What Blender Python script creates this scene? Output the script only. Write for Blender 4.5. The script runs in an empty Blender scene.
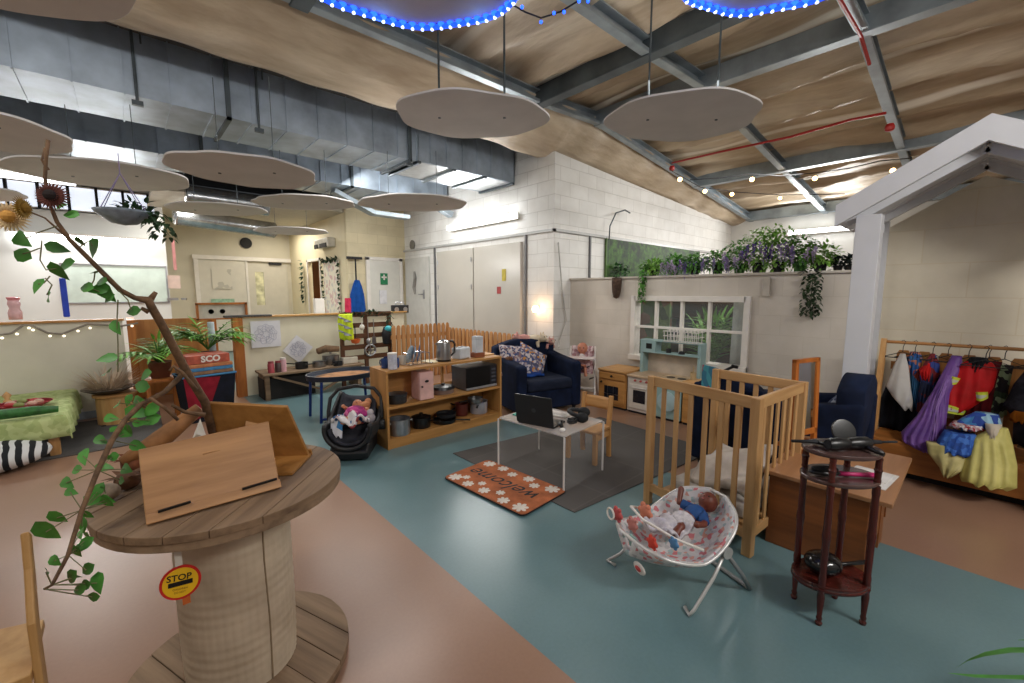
import bpy, bmesh, math, random
from mathutils import Vector, Matrix, Euler
PI = math.pi
SC = bpy.context.scene
COL = SC.collection
# ---------------------------------------------------------------- camera numbers
H = 1.55; FPX = 425.0; PITCH = math.atan(49.5/FPX); YAW = math.radians(42.4)
FW = Vector((math.sin(YAW)*math.cos(PITCH), math.cos(YAW)*math.cos(PITCH), -math.sin(PITCH)))
RT = Vector((math.cos(YAW), -math.sin(YAW), 0))
UP = Vector((math.sin(YAW)*math.sin(PITCH), math.cos(YAW)*math.sin(PITCH), math.cos(PITCH)))
def at(px, py, X=None, Y=None, Z=None):
    d = FW + RT*((px-512)/FPX) + UP*((341.5-py)/FPX)
    t = X/d.x if X is not None else (Y/d.y if Y is not None else (Z-H)/d.z)
    return Vector((0, 0, H)) + d*t
# ---------------------------------------------------------------- materials
def lin(h):
    h = h.lstrip('#'); v = [int(h[i:i+2], 16)/255 for i in (0, 2, 4)]
    return tuple([(x/12.92 if x <= .04045 else ((x+.055)/1.055)**2.4) for x in v] + [1])
def newmat(name):
    m = bpy.data.materials.new(name); m.use_nodes = True
    nt = m.node_tree; b = nt.nodes['Principled BSDF']
    return m, nt, b
def N(nt, typ, **kw):
    n = nt.nodes.new(typ)
    for k, v in kw.items(): setattr(n, k, v)
    return n
def noise(nt, scale, detail=4, rough=.55, stretch=None, coord='Object', rot=None):
    tc = N(nt, 'ShaderNodeTexCoord'); mp = N(nt, 'ShaderNodeMapping'); no = N(nt, 'ShaderNodeTexNoise')
    nt.links.new(tc.outputs[coord], mp.inputs[0]); nt.links.new(mp.outputs[0], no.inputs['Vector'])
    if stretch: mp.inputs['Scale'].default_value = stretch
    if rot: mp.inputs['Rotation'].default_value = rot
    no.inputs['Scale'].default_value = scale; no.inputs['Detail'].default_value = detail
    no.inputs['Roughness'].default_value = rough
    return no
def ramp(nt, src, stops):
    r = N(nt, 'ShaderNodeValToRGB')
    el = r.color_ramp.elements
    while len(el) < len(stops): el.new(.5)
    for e, (p, c) in zip(el, stops): e.position = p; e.color = c if isinstance(c, tuple) else lin(c)
    nt.links.new(src, r.inputs[0]); return r
def bumpit(nt, b, src, strength, dist=.01):
    bp = N(nt, 'ShaderNodeBump'); bp.inputs['Strength'].default_value = strength; bp.inputs['Distance'].default_value = dist
    nt.links.new(src, bp.inputs['Height']); nt.links.new(bp.outputs[0], b.inputs['Normal'])
CACHE = {}
def M(col, rough=.55, metal=0, var=.12, vs=7, bump=0, bs=60, alpha=1, coat=0, name=None):
    key = (col, rough, metal, var, vs, bump, bs, alpha, coat)
    if key in CACHE: return CACHE[key]
    m, nt, b = newmat(name or 'plain_'+col.strip('#'))
    c = lin(col); n = noise(nt, vs)
    lo = tuple([x*(1-var*1.6) for x in c[:3]]+[1]); hi = tuple([min(1, x*(1+var)) for x in c[:3]]+[1])
    r = ramp(nt, n.outputs['Fac'], [(.3, lo), (.7, hi)])
    nt.links.new(r.outputs[0], b.inputs['Base Color'])
    b.inputs['Roughness'].default_value = rough; b.inputs['Metallic'].default_value = metal
    if coat: b.inputs['Coat Weight'].default_value = coat
    if alpha < 1: b.inputs['Alpha'].default_value = alpha
    if bump:
        n2 = noise(nt, bs); bumpit(nt, b, n2.outputs['Fac'], bump)
    CACHE[key] = m; return m
def fabric(col, col2=None, rough=.9, scale=9, lo=.4, hi=.6):
    key = ('fab', col, col2, rough, scale, lo)
    if key in CACHE: return CACHE[key]
    m, nt, b = newmat('fabric_'+col.strip('#')); n = noise(nt, scale, 3)
    r = ramp(nt, n.outputs['Fac'], [(lo, col), (hi, col2 or col)])
    nt.links.new(r.outputs[0], b.inputs['Base Color']); b.inputs['Roughness'].default_value = rough
    b.inputs['Specular IOR Level'].default_value = .2
    n2 = noise(nt, 220, 2); bumpit(nt, b, n2.outputs['Fac'], .25, .004)
    CACHE[key] = m; return m
def multi(cols, scale=14, rough=.85):
    """printed cloth: random patches of several colours"""
    key = ('multi', tuple(cols), scale)
    if key in CACHE: return CACHE[key]
    m, nt, b = newmat('printed_cloth')
    tc = N(nt, 'ShaderNodeTexCoord'); v = N(nt, 'ShaderNodeTexVoronoi'); v.inputs['Scale'].default_value = scale
    nt.links.new(tc.outputs['Object'], v.inputs['Vector'])
    sp = N(nt, 'ShaderNodeSeparateColor'); nt.links.new(v.outputs['Color'], sp.inputs[0])
    r = ramp(nt, sp.outputs[0], [((i)/len(cols), c) for i, c in enumerate(cols)]); r.color_ramp.interpolation = 'CONSTANT'
    nt.links.new(r.outputs[0], b.inputs['Base Color']); b.inputs['Roughness'].default_value = rough
    CACHE[key] = m; return m
def wood(col, dark, scale=5, axis=0, rough=.5, grain=12, coat=0):
    key = ('wood', col, dark, scale, axis, rough, grain)
    if key in CACHE: return CACHE[key]
    m, nt, b = newmat('wood_'+col.strip('#'))
    st = [grain, grain, grain]; st[axis] = 1
    n = noise(nt, scale, 6, .6, tuple(s*.35 for s in st))
    r = ramp(nt, n.outputs['Fac'], [(.3, dark), (.62, col)])
    nt.links.new(r.outputs[0], b.inputs['Base Color']); b.inputs['Roughness'].default_value = rough
    bumpit(nt, b, n.outputs['Fac'], .15, .004)
    CACHE[key] = m; return m
def emit(col, s, name='lamp_glow'):
    m, nt, b = newmat(name); b.inputs['Base Color'].default_value = lin(col)
    b.inputs['Emission Color'].default_value = lin(col); b.inputs['Emission Strength'].default_value = s; return m
def glass(col='#ffffff', rough=.02, alpha=.18):
    m, nt, b = newmat('clear_pane'); b.inputs['Base Color'].default_value = lin(col)
    b.inputs['Roughness'].default_value = rough; b.inputs['Alpha'].default_value = alpha; b.inputs['Specular IOR Level'].default_value = .8
    return m
# ---------------------------------------------------------------- mesh builder
class MB:
    def __init__(s): s.v = []; s.f = []
    def add(s, vs, fs, mt=None):
        o = len(s.v); s.v += [tuple((mt @ Vector(v)) if mt else v) for v in vs]
        s.f += [tuple(i+o for i in f) for f in fs]; return s
    def box(s, x0, x1, y0, y1, z0, z1, mt=None):
        vs = [(x, y, z) for z in (z0, z1) for y in (y0, y1) for x in (x0, x1)]
        return s.add(vs, [(0, 2, 3, 1), (4, 5, 7, 6), (0, 1, 5, 4), (2, 6, 7, 3), (0, 4, 6, 2), (1, 3, 7, 5)], mt)
    def cbox(s, c, d, rot=(0, 0, 0), mt=None):
        m = Matrix.Translation(c) @ Euler(rot).to_matrix().to_4x4()
        if mt: m = mt @ m
        return s.box(-d[0]/2, d[0]/2, -d[1]/2, d[1]/2, -d[2]/2, d[2]/2, m)
    def bar(s, a, b, w, h=None, up=(0, 0, 1)):
        a = Vector(a); b = Vector(b); d = (b-a); L = d.length; d.normalize(); h = h or w
        u = Vector(up)
        if abs(d.dot(u)) > .98: u = Vector((1, 0, 0))
        x = d.cross(u).normalized(); u = x.cross(d)
        m = Matrix((x, d, u)).transposed().to_4x4(); m.translation = a
        return s.box(-w/2, w/2, 0, L, -h/2, h/2, m)
    def tube(s, pts, r, seg=8, closed=False):
        pts = [Vector(p) for p in pts]; n = len(pts)
        rs = r if isinstance(r, (list, tuple)) else [r]*n
        vs = []; prev = None
        for i, p in enumerate(pts):
            if closed: d = pts[(i+1) % n]-pts[i-1]
            else: d = pts[min(i+1, n-1)]-pts[max(i-1, 0)]
            d.normalize()
            if prev is None:
                a = Vector((0, 0, 1)) if abs(d.z) < .9 else Vector((1, 0, 0))
                x = d.cross(a).normalized()
            else:
                x = prev-d*prev.dot(d); x.normalize()
            prev = x; y = d.cross(x)
            for k in range(seg):
                t = 2*PI*k/seg; vs.append(p+x*(rs[i]*math.cos(t))+y*(rs[i]*math.sin(t)))
        fs = []
        for i in range(n if closed else n-1):
            j = (i+1) % n
            for k in range(seg):
                l = (k+1) % seg; fs.append((i*seg+k, i*seg+l, j*seg+l, j*seg+k))
        if not closed:
            fs.append(tuple(range(seg))[::-1]); fs.append(tuple((n-1)*seg+k for k in range(seg)))
        return s.add(vs, fs)
    def cyl(s, a, b, r, r2=None, seg=20): return s.tube([a, b], [r, r if r2 is None else r2], seg)
    def lathe(s, prof, c=(0, 0, 0), seg=24, mt=None, sx=1, sy=1):
        vs = []; n = len(prof)
        for r, z in prof:
            for k in range(seg):
                t = 2*PI*k/seg; vs.append((c[0]+r*sx*math.cos(t), c[1]+r*sy*math.sin(t), c[2]+z))
        fs = []
        for i in range(n-1):
            for k in range(seg):
                l = (k+1) % seg; fs.append((i*seg+k, i*seg+l, (i+1)*seg+l, (i+1)*seg+k))
        if prof[0][0] > 1e-5: fs.append(tuple(range(seg))[::-1])
        if prof[-1][0] > 1e-5: fs.append(tuple((n-1)*seg+k for k in range(seg)))
        return s.add(vs, fs, mt)
    def ell(s, c, r, seg=14, rot=(0, 0, 0)):
        if not isinstance(r, (tuple, list)): r = (r, r, r)
        m = Matrix.Translation(c) @ Euler(rot).to_matrix().to_4x4() @ Matrix.Diagonal((r[0], r[1], r[2], 1))
        h = seg//2
        return s.lathe([(max(1e-6, math.sin(PI*i/h)), -math.cos(PI*i/h)) for i in range(h+1)], seg=seg, mt=m)
    def prism(s, poly, z0, z1, mt=None):
        n = len(poly); vs = [(x, y, z0) for x, y in poly]+[(x, y, z1) for x, y in poly]
        fs = [tuple(range(n))[::-1], tuple(range(n, 2*n))]+[(i, (i+1) % n, (i+1) % n+n, i+n) for i in range(n)]
        return s.add(vs, fs, mt)
    def grid(s, fn, nu, nv):
        vs = [fn(i/nu, j/nv) for j in range(nv+1) for i in range(nu+1)]
        fs = [(j*(nu+1)+i, j*(nu+1)+i+1, (j+1)*(nu+1)+i+1, (j+1)*(nu+1)+i) for j in range(nv) for i in range(nu)]
        return s.add(vs, fs)
    def leaf(s, p, d, L, w, fold=.25, up=(0, 0, 1)):
        p = Vector(p); d = Vector(d).normalized(); u = Vector(up)
        x = d.cross(u)
        if x.length < .05: x = Vector((1, 0, 0))
        x.normalize(); n = x.cross(d).normalized()
        st = [(0, .0), (.18, .42), (.42, .5), (.72, .3), (1, 0)]
        vs = []; 
        for t, q in st:
            m = p+d*(L*t)-n*(L*.25*t*t)
            vs += [m-x*(w*q)+n*(w*q*fold), m, m+x*(w*q)+n*(w*q*fold)]
        fs = []
        for i in range(len(st)-1):
            a = i*3; fs += [(a, a+1, a+4, a+3), (a+1, a+2, a+5, a+4)]
        return s.add(vs, fs)
def link(name, mb, mat, parent=None, bevel=0, smooth=False, solid=0, remesh=0, label=None, seg=2, loc=None):
    me = bpy.data.meshes.new(name); me.from_pydata([tuple(v) for v in mb.v], [], mb.f)
    bm = bmesh.new(); bm.from_mesh(me); bmesh.ops.recalc_face_normals(bm, faces=bm.faces); bm.to_mesh(me); bm.free()
    me.materials.append(mat)
    o = bpy.data.objects.new(name, me); COL.objects.link(o)
    if parent: o.parent = parent
    if loc: o.location = loc
    if remesh:
        r = o.modifiers.new('r', 'REMESH'); r.mode = 'VOXEL'; r.voxel_size = remesh; r.use_smooth_shade = True
        q = o.modifiers.new('s', 'SMOOTH'); q.iterations = 3; q.factor = .5
    if solid:
        q = o.modifiers.new('t', 'SOLIDIFY'); q.thickness = solid; q.offset = 0
    if bevel:
        q = o.modifiers.new('b', 'BEVEL'); q.width = bevel; q.segments = seg; q.limit_method = 'ANGLE'; q.angle_limit = math.radians(40)
        q.harden_normals = False
    if smooth or remesh:
        for p in me.polygons: p.use_smooth = True
    if smooth == 'auto':
        try: me.set_sharp_from_angle(angle=math.radians(38))
        except Exception: pass
    if label: o['label'] = label
    return o
def T(name, label, cat, loc=(0, 0, 0), rz=0, group=None):
    o = bpy.data.objects.new(name, None); COL.objects.link(o); o.empty_display_size = .05
    o.location = loc; o.rotation_euler = (0, 0, rz); o['label'] = label; o['category'] = cat
    if group: o['group'] = group
    return o
def tag(o, label, cat, group=None, kind=None):
    o['label'] = label; o['category'] = cat
    if group: o['group'] = group
    if kind: o['kind'] = kind
    return o
def S(name, mb, mat, label, cat, group=None, loc=(0, 0, 0), rz=0, **kw):
    o = link(name, mb, mat, None, **kw); o.location = loc; o.rotation_euler = (0, 0, rz)
    return tag(o, label, cat, group)
def ST(name, mb, mat, **kw):
    o = link(name, mb, mat, None, **kw); o['kind'] = 'structure'; return o
def dup(root, loc, rz=None, label=None, group=None, scale=None):
    r = root.copy(); COL.objects.link(r); r.location = loc
    if rz is not None: r.rotation_euler = (0, 0, rz)
    if label: r['label'] = label
    if group: r['group'] = group
    if scale: r.scale = scale if isinstance(scale, tuple) else (scale,)*3
    for ch in list(root.children):
        c = ch.copy(); COL.objects.link(c); c.parent = r
        for g in ch.children:
            d = g.copy(); COL.objects.link(d); d.parent = c
    return r
def textmb(s, size, ext=.002, shear=0, bold=0):
    cu = bpy.data.curves.new('t', 'FONT'); cu.body = s; cu.size = size; cu.extrude = ext; cu.shear = shear
    cu.align_x = 'CENTER'; cu.align_y = 'CENTER'; cu.offset = bold; cu.resolution_u = 3
    o = bpy.data.objects.new('t', cu); COL.objects.link(o)
    bpy.context.view_layer.update()
    dg = bpy.context.evaluated_depsgraph_get(); me = bpy.data.meshes.new_from_object(o.evaluated_get(dg))
    mb = MB(); mb.add([tuple(v.co) for v in me.vertices], [tuple(p.vertices) for p in me.polygons])
    bpy.data.objects.remove(o); return mb
def xf(mb, mt): mb.v = [tuple(mt @ Vector(v)) for v in mb.v]; return mb
R = random.Random(7)
def foliage(mb, c, rad, n, size, hang=0, up=.3, rnd=R, wr=.55):
    for _ in range(n):
        while True:
            q = Vector((rnd.uniform(-1, 1), rnd.uniform(-1, 1), rnd.uniform(-1, 1)))
            if q.length <= 1: break
        p = Vector(c)+Vector((q.x*rad[0], q.y*rad[1], q.z*rad[2]))
        d = Vector((q.x+rnd.uniform(-.5, .5), q.y+rnd.uniform(-.5, .5), up-hang+rnd.uniform(-.5, .5)))
        L = size*rnd.uniform(.7, 1.3); mb.leaf(p, d, L, L*wr)
    return mb
def vine(mb, p, L, n, size, spread=.03, rnd=R):
    for i in range(n):
        t = i/n; a = rnd.uniform(0, 2*PI)
        q = Vector(p)+Vector((math.cos(a)*spread*.4, math.sin(a)*spread*.4, -L*t))
        mb.leaf(q, (math.cos(a), math.sin(a), -.6), size*rnd.uniform(.7, 1.2), size*.6)
    return mb
# palette
PINE = wood('#c99a62', '#a8763f', 5, 2); PINEX = wood('#c99a62', '#a8763f', 5, 0); PINEY = wood('#c99a62', '#a8763f', 5, 1)
COT = wood('#c39a68', '#a97e4d', 4, 2); COTX = wood('#c39a68', '#a97e4d', 4, 0); COTY = wood('#c39a68', '#a97e4d', 4, 1)
BEECH = wood('#c08a4c', '#9c6b35', 4, 0); BEECHZ = wood('#c08a4c', '#9c6b35', 4, 2)
ORANGE = wood('#b9702c', '#8f5019', 4, 2); ORANGEX = wood('#a8672c', '#84501f', 4, 1)
DARKWOOD = wood('#54211a', '#2c100c', 5, 2, .25)
DUCTM = M('#a9b6c4', .4, .6, .22, 2.5, .05, 12); GALV = M('#97a2a9', .42, .55, .2, 3, .05, 12); GALVD = M('#565f64', .45, .5, .25, 3)
WHITE = M('#e2ddd5', .5, 0, .05); CREAM = M('#cdbf9f', .7, 0, .05, 2); BLACK = M('#0c0d0f', .35, 0, .1); BLACKM = M('#15161a', .7, 0, .2)
CHROME = M('#c9c9cc', .18, 1, .05); STEEL = M('#a8a8aa', .28, .95, .12); NAVY = fabric('#10182c', '#17223c', .95, 5)
SKIN = M('#c8845f', .5, 0, .08); BROWNSKIN = M('#6b3322', .45, 0, .1); LEAF = M('#4a8a36', .45, 0, .35, 9); LEAF2 = M('#74ab46', .5, 0, .35, 9)
DLEAF = M('#1f3d1c', .6, 0, .3); BARK = M('#6e5238', .85, 0, .35, 30, .5, 40)
# ================================================================ SETTING
def floor_mat():
    m, nt, b = newmat('vinyl_floor')
    ge = N(nt, 'ShaderNodeNewGeometry'); sp = N(nt, 'ShaderNodeSeparateXYZ'); nt.links.new(ge.outputs['Position'], sp.inputs[0])
    a = N(nt, 'ShaderNodeMath', operation='GREATER_THAN'); a.inputs[1].default_value = 1.22
    c = N(nt, 'ShaderNodeMath', operation='LESS_THAN'); c.inputs[1].default_value = 3.37
    mu = N(nt, 'ShaderNodeMath', operation='MULTIPLY')
    nt.links.new(sp.outputs[0], a.inputs[0]); nt.links.new(sp.outputs[0], c.inputs[0]); nt.links.new(a.outputs[0], mu.inputs[0]); nt.links.new(c.outputs[0], mu.inputs[1])
    n1 = noise(nt, 1.3, 3, .45); n2 = noise(nt, 60, 3)
    ad = N(nt, 'ShaderNodeMath', operation='MULTIPLY_ADD'); nt.links.new(n2.outputs['Fac'], ad.inputs[0]); ad.inputs[1].default_value = .3; nt.links.new(n1.outputs['Fac'], ad.inputs[2])
    pk = ramp(nt, ad.outputs[0], [(.3, '#896854'), (1.0, '#a17e67')]); bl = ramp(nt, ad.outputs[0], [(.3, '#547074'), (1.0, '#708c90')])
    mx = N(nt, 'ShaderNodeMix', data_type='RGBA'); nt.links.new(mu.outputs[0], mx.inputs[0]); nt.links.new(pk.outputs[0], mx.inputs[6]); nt.links.new(bl.outputs[0], mx.inputs[7])
    nt.links.new(mx.outputs[2], b.inputs['Base Color'])
    rr = ramp(nt, n1.outputs['Fac'], [(.3, (.26, .26, .26, 1)), (.7, (.36, .36, .36, 1))]); b.inputs['Roughness'].default_value = .3
    b.inputs['Specular IOR Level'].default_value = .45
    bumpit(nt, b, n2.outputs['Fac'], .04, .002); return m
def block_mat(name, col, mort, bw=.45, bh=.215, strength=.5, rough=.6):
    m, nt, b = newmat(name)
    ge = N(nt, 'ShaderNodeNewGeometry'); sp = N(nt, 'ShaderNodeSeparateXYZ'); nt.links.new(ge.outputs['Position'], sp.inputs[0])
    ad = N(nt, 'ShaderNodeMath', operation='ADD'); nt.links.new(sp.outputs[0], ad.inputs[0]); nt.links.new(sp.outputs[1], ad.inputs[1])
    cb = N(nt, 'ShaderNodeCombineXYZ'); nt.links.new(ad.outputs[0], cb.inputs[0]); nt.links.new(sp.outputs[2], cb.inputs[1])
    br = N(nt, 'ShaderNodeTexBrick'); nt.links.new(cb.outputs[0], br.inputs['Vector'])
    br.inputs['Scale'].default_value = 1; br.inputs['Brick Width'].default_value = bw; br.inputs['Row Height'].default_value = bh
    br.inputs['Mortar Size'].default_value = .006; br.inputs['Mortar Smooth'].default_value = .6
    c = lin(col); c2 = tuple([x*.93 for x in c[:3]]+[1])
    br.inputs['Color1'].default_value = c; br.inputs['Color2'].default_value = c2; br.inputs['Mortar'].default_value = lin(mort)
    n = noise(nt, 3, 5); mx = N(nt, 'ShaderNodeMix', data_type='RGBA', blend_type='MULTIPLY'); mx.inputs[0].default_value = .35
    r = ramp(nt, n.outputs['Fac'], [(.35, (.75, .73, .7, 1)), (.6, (1, 1, 1, 1))])
    nt.links.new(br.outputs['Color'], mx.inputs[6]); nt.links.new(r.outputs[0], mx.inputs[7]); nt.links.new(mx.outputs[2], b.inputs['Base Color'])
    b.inputs['Roughness'].default_value = rough
    bp = N(nt, 'ShaderNodeBump'); bp.invert = True; bp.inputs['Strength'].default_value = strength; bp.inputs['Distance'].default_value = .006
    nt.links.new(br.outputs['Fac'], bp.inputs['Height'])
    n3 = noise(nt, 40, 4); b3 = N(nt, 'ShaderNodeBump'); b3.inputs['Strength'].default_value = .25; b3.inputs['Distance'].default_value = .004
    nt.links.new(n3.outputs['Fac'], b3.inputs['Height']); nt.links.new(bp.outputs[0], b3.inputs['Normal']); nt.links.new(b3.outputs[0], b.inputs['Normal'])
    return m
BLOCK = block_mat('painted_block', '#eae9e5', '#cfcdc8'); BLOCKC = block_mat('cream_block', '#d8cba8', '#c8bb98', strength=.3)
def insul_mat(st, st2, crease_lines=True):
    m, nt, b = newmat('aged_insulation')
    n = noise(nt, .8, 6, .6, st); n2 = noise(nt, 2.2, 5, .6, st2)
    r = ramp(nt, n.outputs['Fac'], [(.3, '#97866f'), (.5, '#c4b49c'), (.7, '#e6dccb')])
    r2 = ramp(nt, n2.outputs['Fac'], [(.35, (.66, .6, .54, 1)), (.62, (1.05, 1.04, 1.02, 1))])
    mx = N(nt, 'ShaderNodeMix', data_type='RGBA', blend_type='MULTIPLY'); mx.inputs[0].default_value = .85
    nt.links.new(r.outputs[0], mx.inputs[6]); nt.links.new(r2.outputs[0], mx.inputs[7]); out = mx.outputs[2]
    if crease_lines:  # bright crease lines put into the colour as thin wavy cream bands
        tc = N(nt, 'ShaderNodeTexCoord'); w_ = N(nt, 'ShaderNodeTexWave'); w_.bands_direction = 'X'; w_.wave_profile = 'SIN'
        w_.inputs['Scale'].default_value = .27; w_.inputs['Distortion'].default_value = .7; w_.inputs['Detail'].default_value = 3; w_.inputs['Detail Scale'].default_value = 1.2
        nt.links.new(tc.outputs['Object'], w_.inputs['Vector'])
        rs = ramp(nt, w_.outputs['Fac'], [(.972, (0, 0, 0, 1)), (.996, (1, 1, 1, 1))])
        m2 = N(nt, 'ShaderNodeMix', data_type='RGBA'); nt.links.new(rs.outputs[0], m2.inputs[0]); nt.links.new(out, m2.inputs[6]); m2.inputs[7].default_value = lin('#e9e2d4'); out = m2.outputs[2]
    nt.links.new(out, b.inputs['Base Color'])
    b.inputs['Roughness'].default_value = .5; b.inputs['Specular IOR Level'].default_value = .4
    bumpit(nt, b, n2.outputs['Fac'], .6, .06); return m
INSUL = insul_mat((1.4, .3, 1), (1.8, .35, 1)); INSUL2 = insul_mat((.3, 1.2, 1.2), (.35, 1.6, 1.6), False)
ST('floor', MB().box(-4, 12, -3, 13.3, -.1, 0), floor_mat())
ST('wall_left', MB().box(-4.1, -4, -3, 11, 0, 4.3), BLOCK)
ST('wall_back', MB().box(-4, 12, -3.1, -3, 0, 4.3), BLOCK)
# far wall with a strip window high up
wf = MB().box(-4, .72, 11, 11.1, 0, 2.98).box(-4, .72, 11, 11.1, 3.42, 4.3).box(-4, -2.4, 11, 11.1, 2.98, 3.42).box(.6, .72, 11, 11.1, 2.98, 3.42)
ST('wall_far_left', wf, M('#dcdcd8', .5, 0, .03, 2))
w = ST('window_3', MB().box(-2.4, .6, 11.0, 11.05, 2.96, 3.0).box(-2.4, .6, 11.0, 11.05, 3.4, 3.44), WHITE)
for i in range(9): link('window_bar', MB().box(-2.38+i*.36, -2.34+i*.36, 10.98, 11.06, 2.98, 3.42), BLACKM, w)
link('pane', MB().box(-2.4, .6, 11.07, 11.09, 2.98, 3.42), emit('#e8f0ff', .9, 'daylit_pane'), w)
ST('wall_recess', MB().box(.62, .72, 11.1, 13.2, 0, 3.2), CREAM)
ST('wall_far', MB().box(.72, 3.66, 13.1, 13.2, 0, 3.3), M('#cfc8b4', .6, 0, .04, 2))
# passage wall with an open doorway
ST('wall_passage', MB().box(3.56, 3.66, 9.13, 10.72, 0, 3.45).box(3.56, 3.66, 11.6, 13.1, 0, 3.45).box(3.56, 3.66, 10.72, 11.6, 2.3, 3.45), M('#ddd2b2', .6, 0, .04, 2))
ST('wall_passage_end', MB().box(4.6, 4.7, 9.13, 13.1, 0, 3.4), M('#7a4a22', .6, 0, .1, 2))
ST('wall_passage_far', MB().box(3.66, 4.7, 13.1, 13.2, 0, 3.4), M('#7a4a22', .6, 0, .1, 2))
ST('wall_cream', MB().box(3.56, 5.0, 9.03, 9.13, 0, 4.1), BLOCKC)
ST('wall_right_block', MB().box(4.9, 5.0, 4.52, 9.03, 0, 4.15), BLOCK)
# block wall whose top follows the fabric lining
ST('wall_gable_block', MB().prism([(4.9, 0), (11.6, 0), (11.6, 3.24), (6.6, 3.52), (4.9, 3.62)], -4.52, -4.42, Matrix(((1, 0, 0, 0), (0, 0, -1, 0), (0, 1, 0, 0), (0, 0, 0, 1)))), BLOCK)
ST('wall_end', MB().box(11.6, 11.7, -3, 4.5, 0, 4), M('#d9d9d4', .6, 0, .04, 2))
PARTM = block_mat('partition_paint', '#d3cbbf', '#cac2b5', .45, .215, .12, .5)
y0, y1, z0, z1 = 1.80, 3.24, .66, 1.45
ST('wall_partition', MB().box(5.3, 5.4, .75, y0, 0, 1.74).box(5.3, 5.4, y1, 4.42, 0, 1.74).box(5.3, 5.4, y0, y1, 0, z0).box(5.3, 5.4, y0, y1, z1, 1.74), PARTM)
ST('trim_1', MB().box(5.27, 5.43, .75, 4.42, 1.74, 1.765), M('#c9c2b6', .5, 0, .05))
w = ST('window_1', MB().box(5.26, 5.41, y0-.05, y0+.02, z0-.04, z1+.05).box(5.26, 5.41, y1-.02, y1+.05, z0-.04, z1+.05).box(5.26, 5.41, y0, y1, z1-.02, z1+.05).box(5.22, 5.41, y0-.05, y1+.05, z0-.05, z0+.02), WHITE, bevel=.004)
yy = [y0+.02+(y1-y0-.04)*k for k in (0, .285, .535, .79, 1)]
for k in yy[1:-1]: link('mullion', MB().box(5.29, 5.35, k-.016, k+.016, z0, z1), WHITE, w)
link('glazing_bar', MB().box(5.295, 5.345, y0, y1, z0+.40, z0+.43), WHITE, w)
for a, bb in zip(yy[:-1], yy[1:]): link('pane', MB().box(5.315, 5.32, a, bb, z0+.02, z1-.02), glass('#dfe6e6', .03, .07), w)
# steps of trim along the block wall
ST('trim_2', MB().box(4.86, 4.9, 4.38, 9.03, 2.46, 2.5).box(4.86, 11.6, 4.38, 4.42, 2.46, 2.5), M('#b4b4b2', .4, 0, .05))
ST('trim_3', MB().box(4.87, 4.9, 5.0, 5.03, 0, 2.46).box(4.87, 4.9, 7.72, 7.76, 0, 2.46).box(5.75, 5.78, 4.39, 4.42, 1.7, 2.46), M('#6a6a6c', .5, 0, .05))
# cupboard doors painted into the block wall: two tall flush doors
DOORP = M('#c8c3b9', .22, 0, .03, 2)
d = ST('door_1', MB().box(4.84, 4.9, 5.1, 6.35, .05, 2.36), DOORP, bevel=.004)
d2 = ST('door_2', MB().box(4.84, 4.9, 6.38, 7.6, .05, 2.36), DOORP, bevel=.004)
for yv in (6.42, 7.55):
    for zz in (.4, 1.6, 2.1): link('hinge', MB().cyl((4.83, yv, zz), (4.83, yv, zz+.09), .012, seg=8), STEEL, d2)
d = ST('door_3', MB().box(4.85, 4.9, 7.95, 8.95, .02, 2.3), M('#c9c8c2', .4, 0, .04), bevel=.004)
link('door_handle', MB().tube([(4.85, 8.15, 1.5), (4.79, 8.15, 1.5), (4.79, 8.27, 1.5)], .012).box(4.84, 4.852, 8.12, 8.18, 1.4, 1.6), STEEL, d)
d = ST('door_4', MB().box(4.02, 4.72, 8.99, 9.03, .02, 2.24), M('#d6d4cb', .4, 0, .03), bevel=.004)
link('door_frame', MB().box(3.94, 4.02, 8.97, 9.03, 0, 2.3).box(4.72, 4.8, 8.97, 9.03, 0, 2.3).box(3.94, 4.8, 8.97, 9.03, 2.24, 2.31), WHITE, d, bevel=.004)
link('door_handle', MB().tube([(4.66, 8.99, 1.1), (4.66, 8.93, 1.1), (4.55, 8.93, 1.1)], .012), STEEL, d)
# door_1/2 far: double doors in the far wall
d = ST('door_5', MB().box(1.45, 2.45, 13.04, 13.1, .02, 2.36), M('#d3cec0', .5, 0, .03), bevel=.004)
link('door_frame', MB().box(1.36, 1.45, 13.02, 13.1, 0, 2.46).box(2.45, 2.5, 13.02, 13.1, 0, 2.46).box(1.34, 3.55, 13.0, 13.02, 2.36, 2.46), WHITE, d)
d = ST('door_6', MB().box(2.5, 2.66, 13.04, 13.1, .02, 2.3).box(2.86, 3.45, 13.04, 13.1, .02, 2.3).box(2.66, 2.86, 13.04, 13.1, .02, 1.2).box(2.66, 2.86, 13.04, 13.1, 2.08, 2.3), M('#cbc5b6', .5, 0, .03))
link('vision_pane', MB().box(2.66, 2.86, 13.06, 13.07, 1.2, 2.08), M('#e3dfb8', .2, 0, .3, 6), d)
link('door_closer', MB().box(3.0, 3.3, 12.98, 13.04, 2.28, 2.34), BLACKM, d)
d = ST('door_7', MB().box(3.68, 3.72, 10.75, 11.2, .02, 2.25), wood('#7d4a1f', '#5c3313', 3, 2), bevel=.003)
link('door_frame', MB().box(3.54, 3.56, 10.66, 10.72, 0, 2.36).box(3.54, 3.56, 11.6, 11.66, 0, 2.36).box(3.54, 3.56, 10.66, 11.66, 2.3, 2.36), WHITE, d)
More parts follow.
